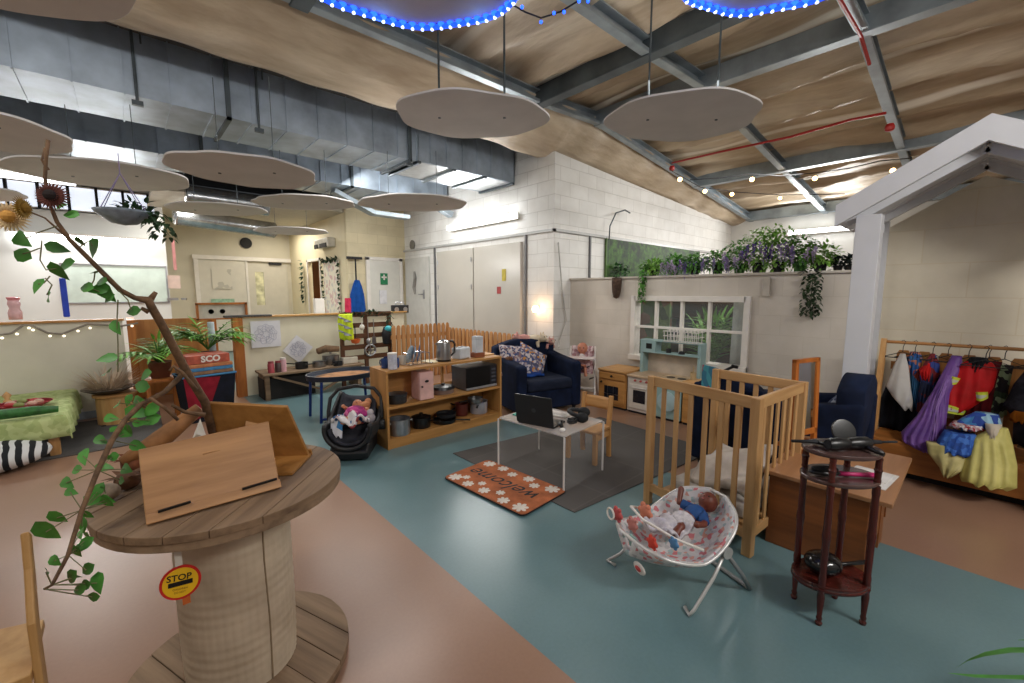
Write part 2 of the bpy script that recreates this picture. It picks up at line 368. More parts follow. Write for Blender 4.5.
# half-height partitions in front of the far rooms
LOWM = M('#cfc9b8', .6, 0, .06, 2)
ST('wall_half_left', MB().box(-4, -.02, 7.3, 7.4, 0, 1.19), LOWM)
ST('trim_4', MB().box(-4, .0, 7.27, 7.43, 1.19, 1.215), wood('#b78246', '#8f5f2c', 4, 0))
ST('wall_half_right', MB().box(1.28, 3.9, 7.3, 7.4, 0, 1.17), M('#d9d2b8', .6, 0, .05, 2))
ST('trim_5', MB().box(1.24, 3.95, 7.26, 7.46, 1.17, 1.195), wood('#c99b5c', '#a37840', 4, 0))
ST('trim_6', MB().box(1.16, 1.28, 7.26, 7.42, 0, 1.2), ORANGE)
OAKP = wood('#bd8648', '#9a6630', 2, 2)
t = ST('door_8', MB().box(.1, 1.02, 8.2, 8.24, .0, 1.15), OAKP)
link('door_frame', MB().box(.02, .1, 7.3, 8.24, 0, 1.19).box(1.02, 1.08, 8.16, 8.24, 0, 1.19), ORANGE, t)
ST('baseboard_left', MB().box(-4, 0, 7.28, 7.3, 0, .09), M('#8c97a0', .4, 0, .1))
# ---- roof: crooked ridge, insulation quilt between steel
def roof_z(x):
    pts = [(-4, 3.95), (4.05, 4.0), (5.3, 4.06), (11.6, 3.36)]
    for (a, za), (b_, zb) in zip(pts[:-1], pts[1:]):
        if x <= b_: return za+(zb-za)*(x-a)/(b_-a)
    return 3.36
def wob(x, y):
    return .035*math.sin(x*7.1+.8*math.sin(y*2.3))+.02*math.sin(x*16+y*1.7)+.03*math.sin(y*3.1+x)
def roof(u, v):
    x = -4+15.6*u; y = -3+7.15*v
    k = abs(math.sin(x*PI/.78+.35*math.sin(y*1.7)))
    return (x, y, roof_z(x)+.17-.06*(1-k)**2.2*2+.6*wob(x, y))
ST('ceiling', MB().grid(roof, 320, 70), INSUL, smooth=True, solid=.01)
def curtain(u, v):
    x = -4+15.6*u; t = v
    zt = roof_z(x)+.02; zb = (3.64-.06*max(0, min(1, (x-3.4)/1.5)) if x < 4.9 else 3.6-(x-4.9)*.048)
    y = 4.0+.62*t+(.12 if x < 4.86 else 0)*t; z = zt+(zb-zt)*t-.10*math.sin(PI*t)+.10*t*0
    w_ = .02*math.sin(x*5+3*math.sin(x*1.3))*math.sin(PI*t)
    return (x, y+.02*math.sin(x*9), z+w_)
ST('ceiling_lining', MB().grid(curtain, 260, 14), INSUL2, smooth=True, solid=.01)
ST('ceiling_far', MB().box(-4, 5, 4.6, 13.2, 4.15, 4.2), M('#4e4a46', .8, 0, .2))
ST('ceiling_low', MB().box(.5, 4.9, 9.1, 13.2, 3.2, 3.28), M('#b9b1a0', .7, 0, .06))
ST('ceiling_end', MB().box(-4.1, 12, -3.1, 4.5, 4.5, 4.55), M('#4e4a46', .8, 0, .2))
# steelwork: each member its own structural trim
def channel(a, b_, w_=.07, h=.16):
    a = Vector(a); b_ = Vector(b_); d = (b_-a).normalized(); s_ = d.cross(Vector((0, 0, 1))).normalized()
    m = MB().bar(a, b_, .012, h)
    m.bar(a+s_*w_/2-Vector((0, 0, h/2)), b_+s_*w_/2-Vector((0, 0, h/2)), w_, .012)
    m.bar(a+s_*w_/2+Vector((0, 0, h/2)), b_+s_*w_/2+Vector((0, 0, h/2)), w_, .012)
    m.bar(a+s_*w_-Vector((0, 0, h/2-.012)), b_+s_*w_-Vector((0, 0, h/2-.012)), .01, .03)
    return m
k = 7
for y in (4.0, 2.5, 1.0, -.5, -2.0):
    m = MB()
    for (xa, xb) in ((-4, 4.05), (4.05, 5.3), (5.3, 11.6)):
        q = channel((xa, y, roof_z(xa)-.02), (xb, y, roof_z(xb)-.02), .09, .14); m.add(q.v, q.f)
    ST('trim_%d' % k, m, GALV); k += 1
for x in (1.2, 4.05, 5.3, 8.5, 11.4):
    ST('trim_%d' % k, channel((x, -3, roof_z(x)-.03 + .03), (x, 4.02, roof_z(x)), .14, .2), GALV if x > 5 else GALVD); k += 1
# ================================================================ LIGHT
def area(name, loc, rot, sx, sy, power, col=(1, 1, 1)):
    l = bpy.data.lights.new(name, 'AREA'); l.shape = 'RECTANGLE'; l.size = sx; l.size_y = sy; l.energy = power; l.color = col
    o = bpy.data.objects.new(name, l); COL.objects.link(o); o.location = loc; o.rotation_euler = rot; return o
def tube_light(label, a, b_, out, power, strength=12, drop=.05):
    """fluorescent batten: housing, diffuser"""
    a = Vector(a); b_ = Vector(b_); o_ = Vector(out).normalized(); mid = (a+b_)/2
    t = T('batten_light', label, 'light', mid)
    link('housing', MB().bar(a-mid, b_-mid, .03 if abs(o_.z) < .5 else .34, .1 if abs(o_.z) < .5 else .03), WHITE, t)
    e = emit('#fbfdff', strength, 'tube_glow')
    L = (b_-a).length
    link('diffuser', MB().bar(a-mid+o_*.045, b_-mid+o_*.045, .06, .08), e, t, bevel=.01)
    lo = area('lamp', mid+o_*.14, (0, 0, 0), L, .12, power, (1, .985, .95))
    d = (b_-a).normalized()
    mt = Matrix((d, (-o_).cross(d), -o_)).transposed(); lo.rotation_euler = mt.to_euler()
    return t
# lamps the photograph shows, then bare area lamps added as fill, without fittings
tube_light('long fluorescent light on the white block wall above the flush cupboard doors', (4.84, 5.15, 2.78), (4.84, 7.1, 2.78), (-1, 0, 0), 48)
tube_light('long fluorescent light on the far left wall, behind the branch', (-1.3, 10.92, 2.55), (.45, 10.92, 2.55), (0, -1, -.8), 45)
tube_light('fluorescent light on the end wall beyond the plants, above the window partition', (11.5, 1.8, 2.9), (11.5, 3.1, 2.9), (-1, 0, 0), 60)
tube_light('fluorescent light hanging over the far left area, seen under the ducts', (-1.9, 8.6, 3.1), (-.35, 8.6, 3.1), (0, 0, -1), 40, 5)
tube_light('fluorescent light at the far left edge, nearest of the hanging tubes', (-2.6, 5.6, 3.05), (-1.3, 5.6, 3.05), (0, 0, -1), 18, 3)
area('lamp', (1.0, 9.9, 3.1), (0, 0, 0), .3, 2, 60, (1, .97, .9)); area('lamp', (3.0, 11.6, 3.1), (0, 0, 0), .3, 1.5, 35, (1, .93, .8))
area('lamp', (2.6, 6.7, 3.2), (0, math.radians(-35), 0), 1.6, .3, 55, (1, .99, .96)); area('lamp', (4.1, 9.85, 3.1), (0, 0, 0), .2, .4, 40, (1, .9, .7))  # added fill: one turned to the block wall, one brightening the passage
area('lamp', (7.2, 2.0, 3.3), (math.radians(25), 0, 0), 2, .3, 62, (1, .99, .96)); area('lamp', (10.2, 2.0, 3.1), (math.radians(25), 0, 0), 1.2, .3, 18, (1, .99, .96))  # added fill, tilted to brighten the gable block wall
area('lamp', (-1.3, 1.3, 3.5), (math.radians(48), 0, 0), 2, .4, 48, (1, .97, .93))  # added lamp, tilted to brighten the near duct face
area('lamp', (1.2, -2.2, 3.4), (math.radians(20), 0, 0), 2.4, .5, 40, (1, .97, .93))  # soft fill added out of view behind the camera
o = area('lamp', (2.3, -2.5, 3.3), (0, 0, 0), 1.6, .3, 90, (1, .97, .93)); o.rotation_euler = (Vector((5.3, .2, 1.3))-Vector((2.3, -2.5, 3.3))).to_track_quat('-Z', 'Y').to_euler()  # added out of view and aimed to brighten the house wall
area('lamp', (3.6, 2.2, 3.3), (0, 0, 0), .6, 1.4, 20, (1, .97, .92))  # added fill that brightens the partition
area('lamp', (2.2, 4.6, 3.2), (0, 0, 0), 1.2, .3, 30, (1, .98, .95))
wd = bpy.data.worlds.new('w'); SC.world = wd; wd.use_nodes = True; wd.node_tree.nodes['Background'].inputs[0].default_value = (.6, .65, .7, 1); wd.node_tree.nodes['Background'].inputs[1].default_value = .05
# ================================================================ DUCTS
def duct(name, label, x0, x1, y0, y1, z0, z1, step):
    t = T(name, label, 'duct', ((x0+x1)/2, (y0+y1)/2, z0)); ox, oy, oz = t.location
    m = MB().box(x0-ox, x1-ox, y0-oy, y1-oy, 0, z1-z0)
    x = x0+.2
    while x < x1-.05:
        m.box(x-ox-.006, x-ox+.006, y0-oy-.012, y1-oy+.012, -.012, z1-z0+.005); x += step
    link('duct_run', m, DUCTM, t)
    for x in (.94, 2.97):
        fb = MB(); a, b_, c, d_ = y0-oy-.03, y1-oy+.03, -.03, z1-z0+.02
        fb.box(-.02, .02, a, a+.03, c, d_).box(-.02, .02, b_-.03, b_, c, d_).box(-.02, .02, a, b_, c, c+.03)
        link('flange', fb, GALVD, t, loc=(x-ox, 0, 0))
    return t
duct('air_duct', 'large square galvanised air duct, nearer of the two under the ceiling', -4, 3.07, 5.27, 6.07, 3.3, 3.84, .33)
duct('air_duct', 'square galvanised air duct behind the nearer duct, reaching the block wall', -4, 4.86, 7.2, 8.1, 3.3, 3.85, .33)
t = T('duct_outlet_box', 'galvanised outlet box at the duct end, with open grilles underneath', 'duct', (3.97, 5.67, 3.3))
m = MB().box(-.88, .88, -.42, -.40, .0, .6).box(-.88, .88, .40, .42, 0, .6).box(-.88, .88, -.42, .42, .58, .6).box(-.9, -.87, -.42, .42, -.04, .6).box(.86, .88, -.42, .42, 0, .6)
for k in range(6): m.box(-.7+k*.27, -.69+k*.27, -.43, -.4, 0, .6)
link('duct_casing', m, DUCTM, t)
for k in range(3): link('grille', MB().box(-.84+k*.57, -.32+k*.57, -.38, .38, .0, .015), M('#c9ccce', .3, .6, .1), t)
for k in range(4): link('flange', MB().box(-.9+k*.57, -.85+k*.57, -.44, .44, -.03, .0), GALVD, t)
# flexible ducts in the far room
def flex(label, a, b_, r):
    a = Vector(a); b_ = Vector(b_); pts = []; rs = []; n = 60
    for i in range(n+1):
        pts.append(a.lerp(b_, i/n)-(a+b_)/2); rs.append(r*(1+.04*(i % 2)))
    return S('flexible_duct', MB().tube(pts, rs, 16), M('#b9bcbe', .25, .9, .2), label, 'duct', None, (a+b_)/2, smooth=True)
flex('round silver foil duct high on the left, above the far doors', (.9, 8.9, 3.12), (2.1, 8.9, 3.1), .17)
flex('crumpled silver foil duct lying below the round one', (.85, 10.4, 2.98), (2.6, 10.6, 2.9), .16)
S('cable_tray', MB().bar((-.7, 0, .28), (.0, 0, 0), .22, .07).bar((0, 0, 0), (.7, 0, 0), .22, .07), GALV, 'bent galvanised tray below the second duct, by the corner of the cream wall', 'cable tray', None, (3.5, 7.6, 2.98))
S('cable_tray', MB().bar((-.25, 0, .2), (.25, 0, 0), .14, .1), GALV, 'short slanted metal tray fixed on the block wall below the duct', 'cable tray', None, (4.55, 7.0, 3.02))
# duct hanging rods
for i, (x, y) in enumerate(((.24, 5.24), (1.2, 5.24), (-.9, 5.24), (2.95, 5.24))):
    S('hanging_rod', MB().cyl((0, 0, -.62), (0, 0, .6), .012, seg=8).box(-.04, .04, -.02, .02, -.64, -.6).cyl((.06, 0, -.1), (.06, 0, .55), .008, seg=6), GALVD,
      ['thin steel rod holding the near duct above the hanging bowl', 'thin steel rod holding the near duct beside the long flange', 'steel rod at the left end of the near duct', 'steel rod at the right end of the near duct'][i], 'rod', None, (x, y, 3.85))
# ================================================================ CLOUD PANELS
CLOUDM = M('#cfccca', .8, 0, .05, 3, .1, 80)
fwd = Vector((FW.x, FW.y, 0)).normalized()
def cloud_outline(a, b_, seed, n=96):
    r_ = random.Random(seed); ph = r_.uniform(0, 6); lobes = r_.choice([7, 8, 9]); out = []
    for i in range(n):
        t = 2*PI*i/n; k = 1+.022*math.sin(lobes*t+ph)+.045*math.sin(2*t+ph)+.03*math.sin(3*t+ph*2)
        v = RT*(a*k*math.cos(t))+fwd*(b_*k*math.sin(t)); out.append((v.x, v.y))
    return out
def cloud(c, a, b_, seed, label, tilt=0, top=None, mat=None):
    t = T('cloud_panel', label, 'ceiling panel', c, 0, 'cloud shaped panels hanging below the ceiling')
    o = cloud_outline(a, b_, seed)
    link('panel', MB().prism(o, -.008, .008), mat or CLOUDM, t, bevel=.003)
    ht = (top or (roof_z(c[0]) if c[1] < 4 else 3.28))-c[2]
    for s_ in (-1, 1):
        v = RT*(a*.45*s_)
        link('hanging_rod', MB().cyl((v.x, v.y, .008), (v.x, v.y, max(.3, ht)), .009 if top is None else .0035, seg=6).cyl((v.x, v.y, -.014), (v.x, v.y, -.007), .012, seg=8), GALVD, t)
    return t, o
cloud((2.27, 2.98, 3.0), .60, .50, 1, 'pale grey cloud panel in front of the duct end, right of the first ceiling strip')
cloud((3.60, 1.82, 3.0), .64, .52, 2, 'grey cloud panel hanging below the crossing steel beams, nearest the house roof')
cloud((.84, 4.15, 2.53), .50, .56, 3, 'beige cloud panel with pointed ends, hanging just below the two ducts on the left', top=3.26)
cloud((-.03, 5.75, 2.66), .68, .62, 4, 'long cloud panel above the hanging bowl of ivy', top=3.3)
cloud((-.68, 4.55, 2.62), .52, .55, 5, 'cloud panel cut by the left edge, behind the branch tip', top=3.3)
cloud((-.28, 2.42, 2.72), .50, .36, 6, 'grey cloud panel in the top left corner of the photo', top=3.95)
tg, og = cloud((.90, 1.54, 2.8), .46, .40, 7, 'cloud panel at the top centre edged with many blue lights', top=3.95)
th, oh = cloud((2.0, .62, 2.85), .40, .32, 8, 'cloud panel edged with blue lights, top right of the centre', top=3.95)
cloud((2.75, 4.83, 2.64), .66, .52, 9, 'brightly lit narrow cloud panel left of the wall light, under the outlet box', top=3.26)
cloud((1.0, 6.8, 2.62), .62, .45, 10, 'small far cloud panel on the left, under the silver foil duct', top=3.28)
cloud((1.75, 5.7, 2.64), .60, .46, 11, 'far cloud panel in the middle between the beige and the lit one', top=3.26)
cloud((2.3, 8.3, 2.62), .62, .5, 12, 'farthest cloud panel, near the top of the cream wall', top=3.28)
cloud((-1.3, 7.4, 2.6), .7, .5, 13, 'far left cloud panel, mostly behind the dried flower heads', top=3.28)
BLUE = emit('#1f55ff', 3.2, 'blue_led'); BLUEG = emit('#b8ccff', 3.5, 'blue_led_core')
def led_string(o, c, label, n):
    t = T('led_string', label, 'string lights', c, 0, 'blue light strings round the cloud panels')
    pts = [(x*1.015, y*1.015, -.02) for x, y in o]
    link('cable', MB().tube(pts, .011, 6, True), emit('#1c50ff', 1.5, 'blue_rope'), t)
    L = len(pts); me = None
    for i in range(n):
        p = Vector(pts[int(i*L/n) % L]).lerp(Vector(pts[(int(i*L/n)+1) % L]), (i*L/n) % 1)
        if me is None:
            b0 = link('bulb', MB().ell((0, 0, -.008), .0085, 8), BLUEG, t); b0.location = p; me = b0.data
            g0 = link('bulb_collar', MB().lathe([(.010, -.006), (.017, .004), (.017, .012), (.010, .016)], seg=8), BLUE, b0)
        else:
            q = b0.copy(); COL.objects.link(q); q.location = p
            g = g0.copy(); COL.objects.link(g); g.parent = q
    for k in range(6):
        a = 2*PI*k/6; p = Vector(pts[int(k*L/6)]); l = bpy.data.lights.new('blue', 'POINT'); l.energy = .35; l.color = (.15, .35, 1); l.shadow_soft_size = .03
        lo = bpy.data.objects.new('blue_lamp', l); COL.objects.link(lo); lo.location = Vector(c)+p*1.05+Vector((0, 0, -.03))
led_string(og, (.90, 1.54, 2.8), 'string of blue lights round the top centre cloud panel', 64)
led_string(oh, (2.0, .62, 2.85), 'string of blue lights round the top right cloud panel', 56)
t = T('led_string', 'loose end of blue lights dangling between the two blue edged panels', 'string lights', (1.3, 1.25, 2.85))
c0 = t.location.copy(); pts = [at(508, 2, Z=2.85), at(525, 12, Z=2.83), at(541, 18, Z=2.8), at(560, 12, Z=2.83), at(580, 0, Z=2.86)]
link('cable', MB().tube([p-c0 for p in pts], .004, 5), BLACKM, t)
for (px, py) in ((522, 7), (541, 22), (554, 13), (564, 12), (579, 1), (588, 1)): link('bulb', MB().ell(at(px, py, Z=2.82)-c0, .008, 8), BLUE, t)
# warm festoon under the roof
def festoon(label, pix, bulbs, x, hx=None):
    P = [at(px, py, X=xx) for px, py, xx in pix]; c = P[0]
    t = T('festoon_light', label, 'string lights', c)
    link('cable', MB().tube([p-c for p in P], .007, 5), BLACKM, t)
    w_ = emit('#ffcf8a', 10, 'warm_bulb')
    for px, py, xx in bulbs:
        p = at(px, py, X=xx)-c
        link('bulb', MB().ell((p.x, p.y, p.z-.02), .032, 10), w_, t); 
    return t
festoon('warm festoon lights strung under the roof, upper row left of the house', [(690, 180, 6), (720, 178, 6.4), (750, 174, 6.8), (780, 176, 7.2), (815, 173, 7.4), (850, 168, 7.4), (880, 161, 7.4), (912, 158, 7.2)], [(752, 178, 6.8), (815, 177, 7.4), (893, 169, 7.3)], 6)
festoon('warm festoon lights strung above the wisteria plants, lower row', [(670, 170, 6), (700, 187, 7), (735, 192, 8), (780, 195, 9), (845, 194, 9)], [(680, 178, 6.2), (705, 190, 7), (732, 193, 7.8), (780, 197, 9)], 7)
# red conduit, alarm sounder and cables
RED = M('#a3201c', .4, 0, .1)
t = T('red_conduit', 'thin red fire alarm conduit sagging between two purlins', 'conduit', (5.0, 3.9, 3.7))
c = t.location.copy()
P = [at(672, 163, X=6.2), at(720, 152, X=6.0), at(790, 137, X=5.9), at(850, 120, X=5.8), at(886, 113, X=5.75)]
link('conduit_run', MB().tube([p-c for p in P], .014, 6), RED, t)
link('conduit_run', MB().tube([Vector((4.2, .96, 3.86))-c, Vector((5.3, .96, 3.93))-c, Vector((5.8, .96, 3.85))-c], .016, 6), RED, t)
S('alarm_sounder', MB().lathe([(.03, 0), (.042, -.03), (.036, -.06), (.02, -.07)], seg=12), RED, 'small red alarm sounder where the red conduit meets the right purlin', 'alarm', None, at(890, 124, X=5.75))
S('alarm_sounder', MB().lathe([(.03, 0), (.042, -.03), (.036, -.06), (.02, -.07)], seg=12), RED, 'small red alarm box at the left end of the red conduit', 'alarm', None, at(672, 166, X=6.2))
# ================================================================ FAR WALL THINGS
def panel(name, label, cat, c, w_, h_, mat, axis='Y', th=.015, group=None, frame=None):
    m = MB(); 
    if axis == 'Y': m.box(-w_/2, w_/2, -th, 0, -h_/2, h_/2)
    else: m.box(-th, 0, -w_/2, w_/2, -h_/2, h_/2)
    if not frame: return S(name, m, mat, label, cat, group, c)
    t = T(name, label, cat, c, 0, group); link('sheet', m, mat, t); f = .025
    fm = MB()
    for a in (-1, 1):
        if axis == 'Y': fm.box(a*w_/2-f/2, a*w_/2+f/2, -th*2, .0, -h_/2-f/2, h_/2+f/2).box(-w_/2, w_/2, -th*2, 0, a*h_/2-f/2, a*h_/2+f/2)
        else: fm.box(-th*2, .0, a*w_/2-f/2, a*w_/2+f/2, -h_/2-f/2, h_/2+f/2).box(-th*2, 0, -w_/2, w_/2, a*h_/2-f/2, a*h_/2+f/2)
    link('frame', fm, frame, t); return t
panel('whiteboard', 'pale green tinted whiteboard on the far left wall, behind the branch', 'whiteboard', at(118, 284, Y=10.99), 1.45, .7, M('#c6d3c9', .25, 0, .1, 3), frame=STEEL)
panel('paper_sheet', 'small pinkish sheet on the far left wall, left of the wall box', 'paper', at(174, 282, Y=10.99) , .2, .26, M('#cdb3a6', .7))
panel('wall_strip', 'thin pink strip fixed high on the far left wall', 'strip', at(174, 255, Y=10.99)+Vector((0, -.01, 0)), .05, .6, M('#b87a78', .6))
S('socket_box', MB().lathe([(.05, -.02), (.05, .02)], seg=12).cbox((-.18, 0, 0), (.18, .04, .05)), STEEL, 'grey wall socket with a knob, on the far left wall by the doors', 'socket', None, at(184, 299, Y=10.96))
panel('notice', 'four small dark marks in a square on the far left door', 'notice', at(222, 279, Y=13.03), .42, .5, multi(['#d3cec0', '#d3cec0', '#d3cec0', '#bab6aa'], 9))
panel('notice', 'pale green strip notice on the far left door, below the four marks', 'notice', at(223, 302, Y=13.03), .5, .16, M('#9bbfa6', .7, 0, .2, 20))
S('wall_clock', MB().lathe([(.001, -.03), (.13, -.03), (.14, 0), (.001, 0)], seg=20, mt=Matrix.Rotation(PI/2, 4, 'X')), BLACKM, 'small round dark clock above the far doors', 'clock', None, at(246, 243, Y=13.07))
t = panel('poster_display', 'white poster display with a leafy border on the cream passage wall', 'display', (3.55, 9.95, 1.6), .95, 1.3, multi(['#e2dccb', '#e2dccb', '#dcd6c6', '#c9c6c0', '#e2dccb', '#cfb0ac'], 14), 'X')
m = MB(); rr = random.Random(3)
for i in range(110):
    a = i/110*4; yv, zv = (9.47+.96*(a % 1), 2.27) if a < 1 else ((10.45, 2.27-1.3*(a % 1)) if a < 2 else ((9.45, .95+1.3*(a % 1)) if a < 3 else (10.42-.96*(a % 1), 2.27)))
    m.leaf((3.52-3.55, yv-9.95, zv-1.6), (-.3, rr.uniform(-1, 1), rr.uniform(-1, 1)), .09, .06)
link('leaf_border', m, DLEAF, t)
m = MB()
for i in range(40): m.leaf((0, rr.uniform(-.05, .05), -rr.uniform(0, 1.1)), (-.5, rr.uniform(-1, 1), rr.uniform(-1, .4)), .1, .07)
S('ivy_garland', m, DLEAF, 'thin ivy garland hanging at the left of the brown doorway', 'garland', None, (3.5, 11.9, 2.35))
t = T('air_conditioner', 'small white wall unit with dark vent on the cream passage wall', 'heater', (3.5, 10.0, 2.62))
link('casing', MB().box(-.12, .06, -.35, .5, -.08, .12), M('#d0ccc0', .4), t, bevel=.02); link('vent', MB().box(-.14, -.11, -.3, .1, -.09, 0), BLACKM, t); link('vent', MB().box(-.14, -.11, .25, .45, -.09, .0), BLACKM, t)
# first aid sign
t = T('first_aid_sign', 'green first aid sign with white cross on the cream wall door', 'sign', at(384, 279, Y=8.985))
link('sign_board', MB().box(-.085, .085, -.008, 0, -.125, .125), M('#137a4a', .4, 0, .05), t)
link('white_cross', MB().box(-.06, .06, -.012, -.008, .02, .055).box(-.018, .018, -.012, -.008, -.022, .097), WHITE, t)
panel('paper_sheet', 'white sheet taped below the green first aid sign', 'paper', at(383, 297, Y=8.985), .17, .3, M('#d9d9dd', .7))
# blue apron, pink cloth on wall
def garment(rows, th=.05, folds=6, amp=.01, seed=0, nu=28, sub=5, lean=0):
    """rows: (z, x_left, x_right, thick) top to bottom -> closed cloth body with folds"""
    rr = random.Random(seed); ph = rr.uniform(0, 6); R2 = []
    for i in range(len(rows)-1):
        for k in range(sub):
            t = k/sub; R2.append([rows[i][j]+(rows[i+1][j]-rows[i][j])*t for j in range(4)])
    R2.append(list(rows[-1])); vs = []; n = nu*2
    for i, (z, a, b_, q) in enumerate(R2):
        t = i/(len(R2)-1)
        for k in range(n):
            an = 2*PI*k/n; c_ = math.cos(an); s_ = math.sin(an)
            x = (a+b_)/2+(b_-a)/2*c_
            y = q*.5*s_+amp*(.3+t)*math.sin(folds*x/(abs(b_-a)+.01)*6+ph+t*1.5)*(1 if s_ > 0 else -1)*abs(s_)
            vs.append((x, y+lean*z, z+.012*t*math.sin(folds*2*c_+ph)))
    m = MB(); fs = []
    L = len(R2)
    for i in range(L-1):
        for k in range(n):
            l = (k+1) % n; fs.append((i*n+k, i*n+l, (i+1)*n+l, (i+1)*n+k))
    fs.append(tuple(range(n))); fs.append(tuple((L-1)*n+k for k in range(n))[::-1])
    return m.add(vs, fs)
S('apron', garment([(0, -.05, .05, .03), (-.12, -.1, .1, .06), (-.3, -.16, .14, .08), (-.75, -.2, .18, .08)], folds=3), fabric('#1b4f9c', '#16458c'), 'blue apron hanging on a hook left of the first aid sign', 'apron', None, at(357, 280, Y=8.9), smooth=True)
S('broom', MB().cyl((0, 0, -1.0), (0, 0, .35), .015).box(-.18, .14, -.03, .03, .35, .4), BLACKM, 'black handled broom standing upside down behind the blue apron', 'broom', None, at(356, 276, Y=8.93))
S('towel', garment([(0, -.07, .07, .04), (-.35, -.08, .08, .05)], folds=2), fabric('#d8405f', '#c0314f'), 'pink towel hanging left of the blue apron', 'towel', None, at(348, 298, Y=8.9), smooth=True)
S('dispenser', MB().box(-.08, .08, -.06, .06, -.15, .15), WHITE, 'white box dispenser left of the pink towel, above the half wall', 'dispenser', None, at(319, 307, Y=7.9), bevel=.01)
t = T('radio', 'black portable radio with handle on the half wall ledge', 'radio', tuple(at(400, 313, Y=7.36)))
link('case', MB().box(-.16, .16, -.05, .05, 0, .15), BLACKM, t, bevel=.01); link('handle', MB().tube([(-.1, 0, .15), (-.08, 0, .2), (.08, 0, .2), (.1, 0, .15)], .008), STEEL, t)
for sx in (-.09, .09): link('speaker', MB().lathe([(.001, 0), (.045, 0), (.05, -.01)], seg=14, mt=Matrix.Translation((sx, -.052, .07)) @ Matrix.Rotation(PI/2, 4, 'X')), STEEL, t)
# key, hook and notices on the block wall
S('pull_handle', MB().tube([(0, 0, .25), (0, -.03, .1), (0, .03, -.1), (0, 0, -.25)], [.02, .04, .04, .015], 8), M('#8f8c86', .4, .5), 'grey handle on the block wall door', 'handle', None, (4.83, 8.5, 1.75))
S('notice', MB().box(-.006, 0, -.05, .05, -.1, .1), M('#c9b548', .6), 'small yellow notice on the flush cupboard door', 'notice', None, at(504, 275, X=4.835))
S('notice', MB().box(-.006, 0, -.05, .05, -.08, .04), M('#b14a4a', .6), 'small red notice on the flush cupboard door', 'notice', None, at(499, 289, X=4.835))
S('gauge', MB().lathe([(.001, -.03), (.1, -.03), (.11, 0), (.001, 0)], seg=18, mt=Matrix.Rotation(-PI/2, 4, 'Y')), M('#77756f', .5), 'round grey disc on the block wall above the left door', 'vent', None, at(412, 245, X=4.88))
t = T('wall_lamp', 'glowing warm wall lamp above the navy armchair', 'lamp', at(537, 309, X=4.86))
link('holder', MB().cyl((.05, 0, .03), (0, 0, .03), .03, seg=12), WHITE, t); link('bulb', MB().ell((-.05, 0, 0), (.04, .045, .05), 12), emit('#ffd9a8', 22, 'warm_lamp_glow'), t)
l = bpy.data.lights.new('warm', 'POINT'); l.energy = 2.5; l.color = (1, .6, .35); l.shadow_soft_size = .06; lo = bpy.data.objects.new('warm_lamp', l); COL.objects.link(lo); lo.location = at(537, 309, X=4.72)
S('cable', MB().tube([at(556, 292, X=4.87) if 0 else Vector((4.95, 4.38, 2.3)), Vector((5.05, 4.38, 1.6)), Vector((5.15, 4.37, 1.1)), Vector((5.0, 4.38, .8)), Vector((4.9, 4.3, .7))], .01, 6), M('#b9b6b0'), 'grey cable hanging down the block wall beside the partition', 'cable')
# pictures on the half wall
def drawing(name, label, c, s_, rz):
    t = T(name, label, 'drawing', c)
    m = MB().box(-s_/2, s_/2, -.006, 0, -s_/2, s_/2); m = xf(m, Matrix.Rotation(rz, 4, 'Y')); link('paper', m, M('#d6d5d8', .7, 0, .04), t)
    g = MB()
    for k in range(4):
        r_ = s_*(.12+.08*k); pts = [((r_+.012*math.sin(a*PI/18*(6+k)))*math.cos(a*PI/18), -.009, (r_+.012*math.sin(a*PI/18*(6+k)))*math.sin(a*PI/18)) for a in range(36)]
        g.tube(pts, .0018, 4, True)
    for k in range(8):
        a = k*PI/4; g.tube([(s_*.1*math.cos(a), -.009, s_*.1*math.sin(a)), (s_*.36*math.cos(a), -.009, s_*.36*math.sin(a))], .0018, 4)
    link('ink_drawing', g, M('#9a9db4', .8), t)
drawing('ink_picture', 'white sheet with a round ink drawing, hung square on the half wall', at(266, 334, Y=7.285), .4, 0)
drawing('ink_picture', 'white sheet with an ink drawing turned on its corner, above the mud kitchen', at(298, 349, Y=7.285), .32, math.radians(42))
# fairy lights on left half wall
P = [at(px, py, Y=7.26) for px, py in ((0, 335), (12, 333), (24, 325), (33, 326), (48, 333), (62, 334), (75, 329), (88, 324), (105, 325), (122, 326), (138, 323))]
t = T('fairy_lights', 'string of small white fairy lights draped along the left half wall', 'string lights', P[5]); c = P[5]
link('cable', MB().tube([p-c for p in P], .012, 5), M('#8c8378', .8), t)
e = emit('#fff3d8', 1.5, 'fairy_bulb')
for i, (px, py) in enumerate(((2, 338), (17, 334), (29, 328), (33, 330), (50, 336), (64, 336), (78, 331), (90, 328), (112, 328), (132, 326))): link('bulb', MB().ell(at(px, py, Y=7.25)-c, .015, 8), e, t)
